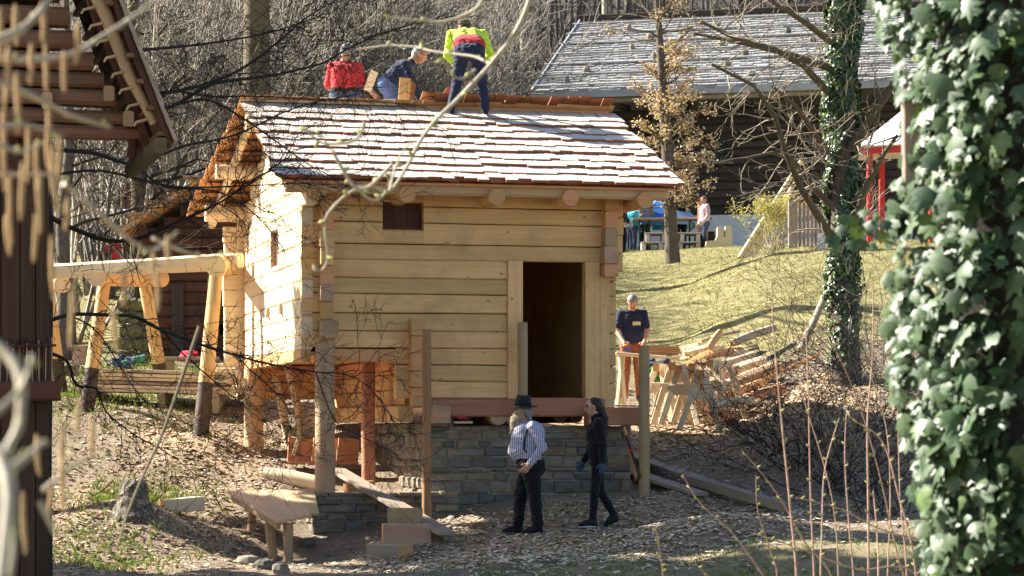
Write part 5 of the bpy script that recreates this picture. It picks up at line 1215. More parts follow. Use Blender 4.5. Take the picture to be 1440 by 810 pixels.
# mossy gate pillars by the cabin
m_moss = noisy('mossy_stone', [(.3, (.07, .07, .035)), (.55, (.17, .16, .075)), (.75, (.28, .27, .17))], 9, .95, .03)
for j, (px, lab) in enumerate(((181, 'mossy stone block pillar left of the brown cabin'), (202, 'narrow mossy pillar right beside the block pillar'))):
    r = empty('stone_pillar', G(px, 46.5), 0, lab, 'pillar')
    for k in range(5): MB().beam((-.16 + R.uniform(-.02, .02), 0, .12 + k * .24), (.16 + R.uniform(-.02, .02), 0, .12 + k * .24), .34, .225, ch=.05, nseg=3, wob=.015).build('stone_block', m_moss, r)

# pale shed and things beyond the trestle
m_shed = noisy('blue_grey_paint', [(.3, (.28, .33, .42)), (.7, (.40, .45, .54))], 5, .7, .003); m_white = noisy('white_canvas', [(.3, (.66, .66, .66)), (.7, (.8, .8, .8))], 4, .8, .004)
SY = 64.0
sh = empty('market_shed', G(150, SY), 0, 'blue-grey shed with a white sheet roof beyond the trestle', 'shed')
b0 = sh.location.copy()
def sp_(px, py, dy=0): p = P(px, py, SY + dy); return (p.x - b0.x, dy, p.z - b0.z)
for k in range(6):
    px = 62 + k * 13.5; a = sp_(px, 372); b = sp_(px, 296); MB().beam((a[0], 0, -.6), (a[0], 0, b[2]), .225, .04, (0, 1, 0), .004).build('wall_board', m_shed, sh)
rf = MB().beam((sp_(50, 300)[0], 1.2, sp_(50, 300)[2]), (sp_(275, 306)[0], 1.2, sp_(275, 306)[2]), 3.4, .25, ch=.04).build('roof', m_white, sh)
for px in (64, 142, 206, 268): a = sp_(px, 305); MB().beam((a[0], 2.6, -.6), (a[0], 2.6, a[2]), .1, .1, (0, 1, 0)).build('post', w_old, sh)
MB().beam((sp_(145, 340)[0], 2.7, .8), (sp_(270, 340)[0], 2.7, .8), .1, 2.4, ch=0).build('back_wall', w_old, sh)
for i, (px, py, w_, h_, c_, lab) in enumerate(((164, 354, 11, 22, (.62, .03, .05), 'bright red box in front of the pale shed'), (147, 351, 18, 8, (.5, .03, .05), 'low red crate left of the red box'), (203, 348, 9, 22, (.55, .45, .05), 'yellow sign board beside the cabin'), (216, 349, 9, 24, (.42, .42, .06), 'yellow-green sign board nearest the cabin'))):
    Y = 58.0; p = P(px, py, Y); ww = w_ / F * Y; hh = h_ / F * Y
    r = empty('sign_board' if i > 1 else 'box', (p.x, Y, gz(p.x, Y)), 0, lab, 'sign' if i > 1 else 'box')
    z = p.z - r.location.z
    MB().beam((-ww / 2, 0, z), (ww / 2, 0, z), .3 if i < 2 else .03, hh, ch=.01).build('panel' if i > 1 else 'case', plain('paint_%d' % i, c_, .5), r)
    if i > 1:
        for s_ in (-1, 1): MB().beam((s_ * ww * .4, .03, 0), (s_ * ww * .4, .03, z), .04, .04, (0, 1, 0)).build('leg', w_old, r)
    else: MB().beam((0, 0, -.1), (0, 0, z - hh / 2), .25, .2, (0, 1, 0)).build('stand', w_old, r)

# blue parasol with the stall below it
m_blue = leafmat('blue_canvas', [(.3, (.02, .14, .50)), (.7, (.05, .22, .62))], 2, .7, .3, .35); m_pale = leafmat('pale_blue_canvas', [(.3, (.30, .48, .70)), (.7, (.42, .58, .78))], 2, .7, .3, .35)
um = empty('parasol', G(932, 70), 0, 'blue and pale blue parasol over the stall behind the thin tree', 'parasol'); b0 = um.location.copy()
zc_ = P(0, 276, 70).z - b0.z; ze = P(0, 312, 70).z - b0.z; rad = 1.15
for k in range(8):
    a0, a1 = k / 8 * 6.283 + .2, (k + 1) / 8 * 6.283 + .2
    p0 = Vector((rad * math.cos(a0), rad * math.sin(a0), ze)); p1 = Vector((rad * math.cos(a1), rad * math.sin(a1), ze)); t = Vector((0, 0, zc_)); md = lambda p, f, s_: t.lerp(p, f) + Vector((0, 0, s_))
    mb = MB(); vs = [t, md(p0, .5, .08), md(p1, .5, .08), p0, p1, p0 + Vector((0, 0, -.14)), p1 + Vector((0, 0, -.14))]
    mb.add(vs, [(0, 1, 2), (1, 3, 4, 2), (3, 5, 6, 4)], None, 0); mb.build('canopy_panel', m_blue if k % 2 else m_pale, um)
MB().tube([(0, 0, 0), (0, 0, zc_ + .06)], .025, 8).build('pole', w_grey, um)
# house number on the dark board above it
nb = empty('number_board', P(884, 284, 74.5), 0, 'dark board with a white number 39 above the parasol', 'sign')
MB().beam((-.28, .03, 0), (.3, .03, 0), .03, .34, ch=.005).build('board', w_black, nb)
cu = bpy.data.curves.new('digits', 'FONT'); cu.body = '39'; cu.size = .26; cu.align_x = 'CENTER'; cu.align_y = 'CENTER'; cu.extrude = .004
to = bpy.data.objects.new('digits_src', cu); COL.objects.link(to); dg = bpy.context.evaluated_depsgraph_get(); me = bpy.data.meshes.new_from_object(to.evaluated_get(dg)); bpy.data.objects.remove(to)
me.materials.clear(); me.materials.append(plain('white_digits', (.75, .75, .75))); link('digits', me, nb, (0, .0, 0), (math.radians(90), 0, 0))
MB().beam((0, .06, -2.4), (0, .06, .1), .05, .05, (0, 1, 0)).build('post', w_black, nb)
# pallet steps and the trestle table on them
m_pal = wood('grey_pallet_wood', (.36, .31, .26), (.52, .46, .38), (.2, .15, .1), vary=.3)
for j, (x0, x1, y0, y1, Y, lab) in enumerate(((886, 938, 352, 362, 66.3, 'lowest grey pallet step lying on the grass'), (902, 985, 340, 352, 67.0, 'middle grey pallet of the stacked steps'), (908, 985, 327, 340, 67.4, 'top grey pallet of the stacked steps'))):
    a = P(x0, y1, Y); b = P(x1, y1, Y); h_ = (y1 - y0) / F * Y
    r = empty('pallet', (a.x, Y, a.z), 0, lab, 'pallet', 'pallets stacked as steps'); L = b.x - a.x
    for k in range(5): MB().beam((0, k * .2, h_ - .015), (L, k * .2, h_ - .015), .17, .03, ch=.003).build('deck_board', m_pal, r)
    for k in range(4):
        x = L * k / 3.0; x = min(max(x, .06), L - .06); MB().beam((x, -.06, h_ / 2 - .02), (x, .86, h_ / 2 - .02), .1, h_ - .05, ch=.003).build('bearer', m_pal, r)
tb2 = empty('stall_table', G(945, 68.2), 0, 'brown plank table with crossed legs above the pallet steps', 'table'); b0 = tb2.location.copy()
for a_, b_ in (((889, 309), (1000, 308)),):
    p, q = P(*a_, 68.2), P(*b_, 68.2); MB().beam((p.x - b0.x, 0, p.z - b0.z), (q.x - b0.x, 0, q.z - b0.z), .7, .05, ch=.004).build('table_top', w_post, tb2); zt2 = p.z - b0.z
for xa in (899, 913, 969, 984):
    p = P(xa, 310, 68.2); MB().beam((p.x - b0.x, -.2, -.2), (p.x - b0.x, -.2, zt2), .05, .05, (0, 1, 0)).build('leg', plain('dark_green_steel', (.02, .045, .035), .5) if xa == 899 else MATS['dark_green_steel'], tb2)
for x0, x1 in ((899, 913), (913, 899), (969, 984), (984, 969)):
    p, q = P(x0, 311, 68.2), P(x1, 326, 68.2); MB().beam((p.x - b0.x, -.22, p.z - b0.z), (q.x - b0.x, -.22, q.z - b0.z), .03, .03).build('cross_brace', MATS['dark_green_steel'], tb2)
ps = empty('stall_post', G(984.5, 67.8), 0, 'brown wooden post right of the pallet steps', 'post'); MB().beam((0, 0, -.1), (0, 0, P(0, 285, 67.8).z - ps.location.z), .12, .12, (0, 1, 0)).build('shaft', w_post, ps); MB().box((0, 0, P(0, 285, 67.8).z - ps.location.z), .16, .16, .04).build('cap', w_post, ps)
ol = [(455, 572), (458, 546), (500, 541), (511, 522), (512, 478), (524, 471), (534, 476), (537, 500), (541, 525), (548, 525), (550, 474), (564, 468), (579, 471), (583, 540), (580, 575)]
mb = MB(); ring = [P(860 + x / 3.43, 180 + y / 3.43, 66.8) for x, y in ol]; back = [p + Vector((0, .45, 0)) for p in ring]
mb.sweep([ring, back], 0, False, True); prop('carved_bench', 'pale carved wooden seat with two prongs against the white wall', 'bench', mb, w_pole)
bb = empty('chalkboard', G(1000, 67.3), 0, 'small black chalkboard behind the carved seat', 'chalkboard'); z = P(0, 332, 67.3).z - bb.location.z
MB().box((0, 0, z), .18, .03, .24).build('board', black_cl, bb); MB().box((0, .02, z), .22, .02, .28).build('frame', w_post, bb); MB().beam((0, .05, 0), (0, .05, z), .03, .03, (0, 1, 0)).build('leg', w_post, bb)
# leaning poles, fence, yellow shrub, red stall, marker stone
for i, (a, b) in enumerate((((1040, 346), (1127, 226)), ((1048, 347), (1118, 258)), ((1056, 347), (1112, 272)))):
    pa = G(a[0], 57.5); pb = P(*b, 58.0); prop('leaning_pole', ['longest pale pole leaning up from the lawn', 'middle pale pole leaning beside the yellow shrub', 'shortest pale pole leaning next to the yellow shrub'][i], 'pole', MB().tube([pa, pa.lerp(pb, .5), pb], [.07, .065, .05], 8), w_pole, 'poles leaning left of the yellow shrub')
fe = empty('picket_fence', G(1112, 55.5), 0, 'short grey picket fence right of the yellow shrub', 'fence'); b0 = fe.location.copy()
for k in range(8):
    px = 1119 + k * 5.6; p = G(px, 55.5 + k * .05); t = P(px, 287 + R.uniform(-3, 3), 55.5); x = p.x - b0.x
    MB().beam((x, k * .05, p.z - b0.z - .1), (x, k * .05, t.z - b0.z), .07, .03, (0, 1, 0), .004).build('picket', w_grey, fe)
MB().beam((0, 0, -.1), (0, 0, P(0, 282, 55.5).z - b0.z), .11, .11, (0, 1, 0)).build('post', w_grey, fe)
for py in (300, 325): p, q = P(1110, py, 55.6), P(1160, py - 4, 56.0); MB().beam((p.x - b0.x, .1, p.z - b0.z), (q.x - b0.x, .5, q.z - b0.z), .05, .08).build('rail', w_grey, fe)
for (x0, y0, x1, y1) in ((1108, 276, 1146, 260), (1118, 282, 1140, 273)): p, q = P(x0, y0, 55.4), P(x1, y1, 55.7); MB().tube([(p.x - b0.x, -.1, p.z - b0.z), (q.x - b0.x, .2, q.z - b0.z)], .035, 6).build('top_rail', w_pole, fe)
rs = empty('red_stall', G(1235, 55), 0, 'red-framed stall with a white canvas roof behind the ivy trunk', 'stall'); b0 = rs.location.copy(); m_red = plain('red_frame_paint', (.60, .035, .03), .5)
L_ = lambda px, py, dy=0: (P(px, py, 55 + dy).x - b0.x, dy, P(px, py, 55 + dy).z - b0.z)
for px, dy in ((1223, 0), (1300, 0), (1240, 2.5), (1310, 2.5)): a = L_(px, 210, dy); MB().beam((a[0], dy, -.3), a, .12, .12, (0, 1, 0)).build('post', m_red, rs)
MB().beam(L_(1204, 213), L_(1330, 206), .1, .14).build('front_beam', m_red, rs); MB().beam(L_(1204, 213), (L_(1204, 213)[0] + .2, 2.6, L_(1204, 213)[2]), .1, .14).build('side_beam', m_red, rs)
mb = MB(); A_, B_, C_ = Vector(L_(1204, 207)), Vector(L_(1345, 200)), Vector(L_(1275, 150, 1.3)); D_, E_ = A_ + Vector((.3, 2.8, 0)), B_ + Vector((.3, 2.8, 0)); A_.y -= .2; B_.y -= .2
for tri in ((A_, B_, C_), (B_, E_, C_), (E_, D_, C_), (D_, A_, C_)): mb.add(list(tri), [(0, 1, 2)])
mb.build('canvas_roof', m_white, rs)
p = G(1156, 54); prop('marker_stone', 'pale square stone standing beside the ivy-covered trunk', 'stone', MB().beam((p.x, p.y, p.z - .1), (p.x, p.y, p.z + .36), .18, .14, (0, 1, 0), .03), m_plaster)
# the long pale rail on the lawn running up to the ivy trunk
prop('leaning_rail', 'weathered pale rail lying up the slope against the ivy trunk', 'pole', MB().tube([P(1126, 492, 41.0), P(1150, 440, 41.6), P(1173, 388, 42.2)], [.06, .06, .055], 8), w_grey)

# ------------------------------------------------------------------ trees behind
def grow(segs, p, d, L, r, depth, rr, spread=.6, nchild=(2, 4), bend=.25, upw=.12, rmin=.004, nseg=3, ratio=.62):
    d = Vector(d).normalized(); q = Vector(p)
    step = L / nseg; rad = r
    for k in range(nseg):
        nd = (d + Vector((rr.gauss(0, bend), rr.gauss(0, bend), rr.gauss(0, bend) + upw))).normalized()
        e = q + nd * step; r2 = max(rmin, rad * (.86 if depth else .7)); segs.append((*q, *e, rad, r2))
        q = e; d = nd; rad = r2
        if depth > 0 and k > 0 or depth > 0 and nseg < 3:
            for _ in range(rr.randint(*nchild) if k == nseg - 1 else rr.randint(0, max(1, nchild[1] - 2))):
                ax = Vector((rr.gauss(0, 1), rr.gauss(0, 1), rr.gauss(0, .6))).normalized()
                cd = (d + ax * spread).normalized(); grow(segs, q, cd, L * ratio * rr.uniform(.7, 1.15), max(rmin, rad * .65), depth - 1, rr, spread, nchild, bend, upw, rmin, nseg, ratio)

def tree_obj(name, segs, trunk_pts, trunk_r, mats, label, cat='tree', group=None, loc=(0, 0, 0), n=3):
    r = empty(name, loc, 0, label, cat, group)
    if trunk_pts: MB().tube(trunk_pts, trunk_r, 10, wob=.05, seed=len(segs)).build('trunk', mats[0], r)
    link('crown', seg_mesh(name + '_crown', segs, mats[1], n), r); return r

# dense bare shrubs behind the house, on the left
bark_shrub = noisy('shrub_bark', [(.3, (.13, .115, .095)), (.7, (.36, .32, .26))], 3, .85, .0)
shrub_me = []
for v in range(3):
    rr = random.Random(100 + v); sg = []
    for s_ in range(15):
        a = rr.uniform(0, 6.283); grow(sg, (math.cos(a) * .4, math.sin(a) * .4, 0), (math.cos(a) * .35, math.sin(a) * .35, 1), 2.3, .035, 3, rr, .75, (2, 4), .2, .10, .007, 3, .68)
    shrub_me.append(seg_mesh('shrub_crown', sg, [bark_shrub], 3))
    print('shrub segs', len(sg))
spots = [(95, 52), (150, 57), (205, 61), (255, 54.5), (305, 72), (345, 75), (395, 78), (430, 80), (475, 77), (520, 82), (560, 79), (585, 84), (570, 88), (120, 68), (230, 72), (330, 74), (450, 76), (540, 76), (20, 60), (500, 88), (60, 75), (280, 80), (400, 82), (550, 92)]
SHL = ['bare shrub at the far left behind the trestle', 'bare shrub above the trestle beam, left of the brown-trunked tree', 'bare shrub behind the cabin roof edge', 'bare shrub in front of the thicket, left of the gable verge', 'bare shrub rising behind the gable verge', 'bare shrub at the foot of the thick-trunked tree', 'bare shrub right of the thick-trunked tree', 'bare shrub just left of the red-shirted roofer', 'bare shrub directly behind the red-shirted roofer', 'bare shrub between the red-shirted and the bending roofer', 'bare shrub directly behind the bending roofer', 'bare shrub far up between the bending and the yellow-jacketed roofer', 'bare shrub far up just right of the bending roofer', 'bare shrub behind the pale shed', 'bare shrub high on the slope above the pale shed', 'bare shrub high on the slope left of the thick-trunked tree', 'bare shrub high on the slope above the red-shirted roofer', 'bare shrub high on the slope above the bending roofer', 'bare shrub beside the old building wall', 'bare shrub far up just left of the bending roofer', 'highest bare shrub beside the old building', 'highest bare shrub left of the thick-trunked tree', 'highest bare shrub right of the thick-trunked tree', 'highest bare shrub above the bending roofer']
for i, (px, Y) in enumerate(spots):
    rr = random.Random(i); p = G(px, Y); r = empty('bare_shrub', p, rr.uniform(0, 6.28), None, 'shrub', 'bare shrubs on the slope behind the house')
    r['label'] = SHL[i]
    s_ = rr.uniform(1.1, 1.55) * (1 + (Y - 55) * .006); r.scale = (s_, s_, s_ * rr.uniform(.95, 1.2))
    link('crown', shrub_me[i % 3], r)
    MB().tube([(0, 0, -.3), (.02, 0, .4)], [.16, .10], 7).build('stem_base', bark_grey, r)

# individual bare trees
def bare_tree(px, Y, h_, r0, label, mats, seed, lean=(0, 0), nb=18, depth=2, start=.25, blen=2.2, group=None, name='bare_tree', pts=None, spread=.7):
    rr = random.Random(seed); b = G(px, Y); b.z -= .2; tp = []; tr = []
    if pts: wp_ = [P(*q, Y) - b for q in pts]; wp_ = [Vector((0, 0, 0))] + wp_
    else: wp_ = [Vector((lean[0] * t + rr.gauss(0, .08) * (t > 0), lean[1] * t + rr.gauss(0, .08), h_ * t)) for t in (0, .15, .3, .45, .6, .8, 1)]
    H_ = wp_[-1].z
    for w_ in wp_: tp.append(w_); tr.append(max(.02, r0 * (1 - .78 * max(0, w_.z) / H_)))
    tr[0] *= 1.35; sg = []
    for k in range(nb):
        t = start + (1 - start) * (k + rr.random()) / nb; i = min(int(t * (len(tp) - 1)), len(tp) - 2); f = t * (len(tp) - 1) - i; p = tp[i].lerp(tp[i + 1], f)
        a = rr.uniform(0, 6.283); grow(sg, p, (math.cos(a), math.sin(a), rr.uniform(.1, .7)), blen * (1.15 - .7 * t) * rr.uniform(.6, 1.1), r0 * .26 * (1.1 - .6 * t), depth, rr, spread, (2, 3), .2, .06, .007, 3, .62)
    return tree_obj(name, sg, tp, tr, mats, label, 'tree', group, b)
bare_tree(367, 50.5, 18, .36, 'thick-trunked bare tree behind the left end of the ridge', (bark_moss, bark_pale), 1, nb=14, depth=3, start=.5, blen=2.2)
bare_tree(352, 58.5, 19, .30, 'second thick trunk just behind the thick-trunked tree', (bark_grey, bark_pale), 9, nb=12, depth=3, start=.5, blen=2.2)
bare_tree(193, 52, 11, .22, 'brown-trunked bare tree just left of the cabin roof', (bark_moss, bark_dark), 2, nb=16, depth=3, blen=2.0)
bare_tree(107, 55, 10, .07, 'slim pale birch-like tree beyond the trestle', (bark_pale, bark_pale), 3, nb=14, depth=2, blen=1.4)
bare_tree(178, 50, 9, .045, 'thin leaning pale sapling above the trestle beam', (bark_pale, bark_pale), 4, lean=(.8, 0), nb=10, depth=2, blen=1.0)
bare_tree(90, 48, 9, .16, 'dark bare tree close to the left building', (bark_grey, bark_dark), 5, nb=14, depth=3, blen=1.6)
bare_tree(445, 77, 18, .14, 'pale twin-stemmed tree behind the red-shirted roofer', (bark_pale, bark_pale), 6, nb=18, depth=3, blen=2.0)
hl = ['slim grey forest tree left of the yellow-jacketed roofer', 'tall pale forest tree right of the yellow-jacketed roofer', 'pair-forming pale forest tree on the bare hillside', 'thin pale forest tree right next to its twin', 'forest tree rising behind the left roof verge of the farmhouse', 'forest tree above the farmhouse ridge, leftmost there', 'pale forest tree above the farmhouse ridge beside the thin leafed tree', 'forest tree behind the middle of the farmhouse ridge', 'forest tree behind the right part of the farmhouse ridge', 'rightmost pale forest tree above the farmhouse', 'grey forest tree above the ivy trunk']
for i, (px, Y) in enumerate(((610, 104), (687, 96), (726, 99), (735, 106), (812, 108), (851, 102), (884, 99), (965, 107), (1040, 104), (1078, 100), (1215, 103))):
    bare_tree(px, Y, 22, .19, hl[i], (bark_pale if i % 2 else bark_hill, bark_hill), 40 + i, nb=22, depth=2, start=.35, blen=2.6, group='forest trees on the hillside')
# far wood: nobody could count it
rr = random.Random(77); sg = []
for k in range(620):
    Y = 90 + 95 * rr.random() ** 1.3; X = rr.uniform(-.24, .24) * Y; z = gz(X, Y); h_ = rr.uniform(11, 19); r0 = rr.uniform(.05, .13); ln = (rr.gauss(0, .05), rr.gauss(0, .05))
    pr_ = Vector((X, Y, z))
    for q in range(4):
        e = Vector((X + ln[0] * h_ * (q + 1) / 4 + rr.gauss(0, .12), Y, z + h_ * (q + 1) / 4)); sg.append((*pr_, *e, r0 * (1 - q * .2), r0 * (.8 - q * .2))); pr_ = e
    for q in range(12):
        t = rr.uniform(.15, 1); p = Vector((X + ln[0] * h_ * t, Y, z + h_ * t)); a = rr.uniform(0, 6.283); L = rr.uniform(.8, 2.4) * (1.2 - t * .6); e = p + Vector((math.cos(a) * L, math.sin(a) * L, L * rr.uniform(.3, 1.0))); sg.append((*p, *e, .03, .012))
        for _ in range(3): e2 = e + Vector((rr.gauss(0, .5), rr.gauss(0, .5), rr.uniform(.1, .8))); f = rr.uniform(.3, 1); b_ = p.lerp(e, f); sg.append((*b_, *(e2 - e + b_), .016, .008))
for k in range(7000):
    Y = 88 + 80 * rr.random(); X = rr.uniform(-.23, .23) * Y; z = gz(X, Y); h_ = rr.uniform(.5, 3.2); p = Vector((X, Y, z - .1)); e = p + Vector((rr.gauss(0, .4), rr.gauss(0, .4), h_)); sg.append((*p, *e, .022, .01))
    for _ in range(2): b_ = p.lerp(e, rr.uniform(.3, .9)); e2 = b_ + Vector((rr.gauss(0, .5), rr.gauss(0, .5), rr.uniform(.2, .9))); sg.append((*b_, *e2, .012, .007))
tag(link('far_wood', seg_mesh('far_wood', sg, [bark_hill], 3)), 'leafless brown wood covering the hillside behind', 'wood', kind='stuff')
print('far wood segs', len(sg))
# ------------------------------------------------------------------ vegetation in the middle distance and the foreground
# thin beech with brown leaves on the lawn
b = G(946, 60.5); b.z -= .15; wp_ = [P(x, y, 60.5) - b for x, y in ((944, 330), (941, 270), (938, 210), (934, 150), (930, 90), (927, 40), (922, -30), (918, -90))]
bt = empty('young_beech', b, 0, 'slender tree with dry brown leaves standing on the lawn', 'tree'); wp_ = [Vector((.02, 0, -.1))] + wp_
MB().tube(wp_, [.21, .155, .145, .135, .12, .10, .08, .06, .03], 12, wob=.05).build('trunk', bark_grey, bt)
rr = random.Random(8); sg = []; tips = []
for k in range(95):
    py = rr.uniform(-60, 300); i = np.interp(py, [-90, 330], [0, 1]); p = P(np.interp(py, [-90, -30, 40, 90, 150, 210, 270, 330], [918, 922, 927, 930, 934, 938, 941, 944]), py, 60.5) - b
    a = rr.uniform(0, 6.283); L = rr.uniform(.3, .75) * (1 if py > 60 else 1.3)
    n0 = len(sg); grow(sg, p, (math.cos(a), math.sin(a) * .8, .35), L, .028, 2, rr, .65, (2, 3), .18, .05, .006, 3, .6); tips += [(s_, py) for s_ in sg[n0:] if s_[6] < .016]
cr_ = link('crown', seg_mesh('beech_crown', sg, [bark_moss], 3), bt)
lv = []
for s_, py in tips:
    dens = 3 if 100 < py < 285 else (1 if py > 40 else 0)
    for _ in range(dens if rr.random() < .8 else 0):
        c = Vector(s_[0:3]).lerp(Vector(s_[3:6]), rr.random()) + Vector((rr.gauss(0, .05), rr.gauss(0, .05), rr.gauss(-.02, .05))); lv.append(c)
lv = np.array([tuple(c) for c in lv])
def leaf_cloud(name, C, size, mats, parent, seed, droop=.4):
    r = np.random.default_rng(seed); n = len(C); a = r.uniform(0, 6.283, n); L = size * r.uniform(.6, 1.3, n)
    d = np.stack([np.cos(a), np.sin(a), r.normal(-droop, .5, n)], 1); d /= np.linalg.norm(d, axis=1, keepdims=True)
    s_ = np.cross(d, r.normal(0, 1, (n, 3))); s_ /= np.linalg.norm(s_, axis=1, keepdims=True)
    nn_ = np.cross(d, s_)
    vs = np.stack([C - d * L[:, None] * .5, C + s_ * L[:, None] * .30 + nn_ * L[:, None] * .06, C + d * L[:, None] * .5, C - s_ * L[:, None] * .30 + nn_ * L[:, None] * .06], 1)
    i = np.arange(n)[:, None] * 4; return link(name, np_mesh(name, vs.reshape(-1, 3), np.concatenate([i, i + 1, i + 2, i + 3], 1), mats, r.integers(0, len(mats), n)), parent)
m_beech = [leafmat('dry_beech_leaf', [(.3, (.38, .25, .18)), (.7, (.54, .40, .31))], 4, .6, .3, .3), leafmat('pale_beech_leaf', [(.3, (.48, .36, .28)), (.7, (.66, .54, .45))], 4, .6, .3, .3)]
tag(leaf_cloud('dry_leaves', lv, .085, m_beech, cr_, 2), kind='stuff'); print('beech leaves', len(lv))

# yellow-green shrub by the fence
b = G(1082, 57.0); ys = empty('yellow_shrub', b, 0, 'yellow-green budding shrub left of the picket fence', 'shrub'); rr = random.Random(12); sg = []
for k in range(26): a = rr.uniform(0, 6.283); grow(sg, (rr.uniform(-.3, .3), rr.uniform(-.2, .2), 0), (math.cos(a) * .45, math.sin(a) * .4, 1), .75, .014, 2, rr, .5, (2, 3), .15, .1, .005, 3, .6)
cr_ = link('twigs', seg_mesh('yellow_shrub_twigs', sg, [bark_pale], 3), ys)
C = np.array([tuple(Vector(s_[0:3]).lerp(Vector(s_[3:6]), rr.random()) + Vector((rr.gauss(0, .05), rr.gauss(0, .05), rr.gauss(0, .05)))) for s_ in sg for _ in range(3)])
tag(leaf_cloud('young_leaves', C, .05, [leafmat('budding_yellow_leaf', [(.3, (.35, .34, .06)), (.7, (.55, .52, .14))], 4, .5, .3, .4)], cr_, 3, 0), kind='stuff')

bark_twig = noisy('tan_twig_bark', [(.3, (.14, .11, .075)), (.7, (.32, .27, .19))], 12, .8, .0)
# the ivy-covered trunk right of the lawn
IY = 40.0
b = G(1190, IY); b.z -= .2; pts = [(1190, 500), (1187, 430), (1185, 330), (1184, 200), (1183, 90), (1184, 0), (1186, -120)]
it = empty('ivy_clad_tree', b, 0, 'tall tree trunk wrapped in glossy ivy right of the lawn', 'tree'); wp_ = [Vector((0, 0, -.2))] + [P(x, y, IY) - b for x, y in pts]
MB().tube(wp_, [.28, .22, .20, .19, .19, .18, .17, .15], 14, wob=.06, seed=3).build('trunk', bark_grey, it)
rr = random.Random(31); sg = []; SP = [((1165, 95), (1107, 76), (1055, 63), (975, 47)), ((1165, 130), (1130, 92), (1090, 70), (1030, 52), (985, 30)), ((1170, 290), (1140, 260), (1115, 225), (1085, 215), (1050, 222)), ((1168, 330), (1148, 300), (1125, 262), (1105, 215), (1090, 165), (1060, 120), (1000, 90)), ((1196, 210), (1222, 170), (1250, 130), (1268, 80)), ((1165, 215), (1140, 180), (1120, 150), (1085, 120)), ((1195, 330), (1215, 270), (1240, 220), (1262, 190)), ((1170, 60), (1130, 30), (1090, 5), (1060, -20))]
mbr = []
for j, br in enumerate(SP):
    q = [P(x, y, IY - .2 - .35 * i * (1 if j % 2 else .4)) - b for i, (x, y) in enumerate(br)]; r0 = (.06, .06, .05, .06, .08, .05, .07, .05)[j]
    mb = MB(); mb.tube(q, [r0 * (1 - .75 * i / (len(q) - 1)) + .006 for i in range(len(q))], 7, wob=.1, seed=j); mb.build('branch', bark_moss, it)
    for i in range(len(q) - 1):
        for _ in range(4):
            p = q[i].lerp(q[i + 1], rr.random()); a = Vector((rr.gauss(0, 1), rr.gauss(0, .7), rr.gauss(.1, .8))).normalized(); grow(sg, p, a, rr.uniform(.3, .75), r0 * .24, 2, rr, .6, (1, 3), .22, .05, .004, 3, .6)
for k in range(34):
    py = rr.uniform(60, 480); p = P(1186 + rr.choice([-14, 14]), py, IY) - b; a = rr.uniform(0, 6.283); grow(sg, p, (math.cos(a), math.sin(a), rr.uniform(.0, .8)), rr.uniform(.4, 1.0), .012, 2, rr, .6, (1, 3), .22, .08, .004, 3, .6)
link('crown', seg_mesh('ivy_tree_twigs', sg, [bark_twig], 3), it)
m_ivy = leafmat('ivy_leaf', [(.2, (.018, .045, .014)), (.5, (.035, .075, .022)), (.8, (.07, .12, .03))], 30, .32, .6, .12, byobj=False, coat=.3)
m_ivyy = leafmat('ivy_leaf_light', [(.3, (.08, .16, .02)), (.7, (.16, .25, .04))], 20, .4, .5, .35)
def ivy_outline():
    return [(0, -.5), (.30, -.42), (.50, -.12), (.30, -.02), (.36, .26), (.12, .22), (0, .55), (-.12, .22), (-.36, .26), (-.30, -.02), (-.50, -.12), (-.30, -.42)]
def ivy_cloud(name, C, N_, size, mats, parent, seed):
    """leaves hanging over a surface with outward normals"""
    r = np.random.default_rng(seed); n = len(C); o = np.array(ivy_outline()); L = size * r.uniform(.55, 1.25, n)
    nrm = N_ + r.normal(0, .38, (n, 3)); nrm[:, 2] += .25; nrm /= np.linalg.norm(nrm, axis=1, keepdims=True)
    dn = np.tile([0, 0, -1.0], (n, 1)) + r.normal(0, .55, (n, 3)); dn -= nrm * (dn * nrm).sum(1, keepdims=True); dn /= np.linalg.norm(dn, axis=1, keepdims=True); sd = np.cross(nrm, dn)
    vs = [C + nrm * (L * .06)[:, None]]
    for x, y in o: vs.append(C + sd * (x * L)[:, None] + dn * (y * L)[:, None] - nrm * (L * (.08 * abs(x) * 2 + .1 * max(0, y)))[:, None])
    vs = np.stack(vs, 1); m_ = len(o); i = np.arange(n)[:, None] * (m_ + 1)
    fs = np.stack([np.concatenate([i, i + 1 + k, i + 1 + (k + 1) % m_], 1) for k in range(m_)], 1).reshape(-1, 3)
    return link(name, np_mesh(name, vs.reshape(-1, 3), fs, mats, np.repeat(r.choice(len(mats), n, p=[.85, .15]) if len(mats) == 2 else np.zeros(n, int), m_)), parent)
r_ = np.random.default_rng(4); n_ = 15000; py_ = r_.uniform(-110, 520, n_); keep = (r_.uniform(0, 1, n_) < np.interp(py_, [300, 380, 520], [1, .5, .1])); py_ = py_[keep]; a_ = r_.uniform(0, 6.283, len(py_))
cxp = np.interp(py_, [-120, 0, 90, 200, 330, 430, 500], [1186, 1184, 1183, 1184, 1185, 1187, 1190]); rad_ = .21 + r_.uniform(.0, .09, len(py_)) + .05 * np.sin(py_ * .05 + a_ * 2)
keep = (np.sin(py_ * .021 + a_ * 1.3) > -.75); py_, a_, cxp, rad_ = py_[keep], a_[keep], cxp[keep], rad_[keep]
C = np.stack([(cxp - 720) / F * IY + rad_ * np.cos(a_), IY + rad_ * np.sin(a_), ZC + (HY - py_) / F * IY], 1) - np.array(b)
tag(ivy_cloud('ivy_leaves', C, np.stack([np.cos(a_), np.sin(a_), 0 * a_], 1), .078, [m_ivy, m_ivyy], it, 5), kind='stuff')

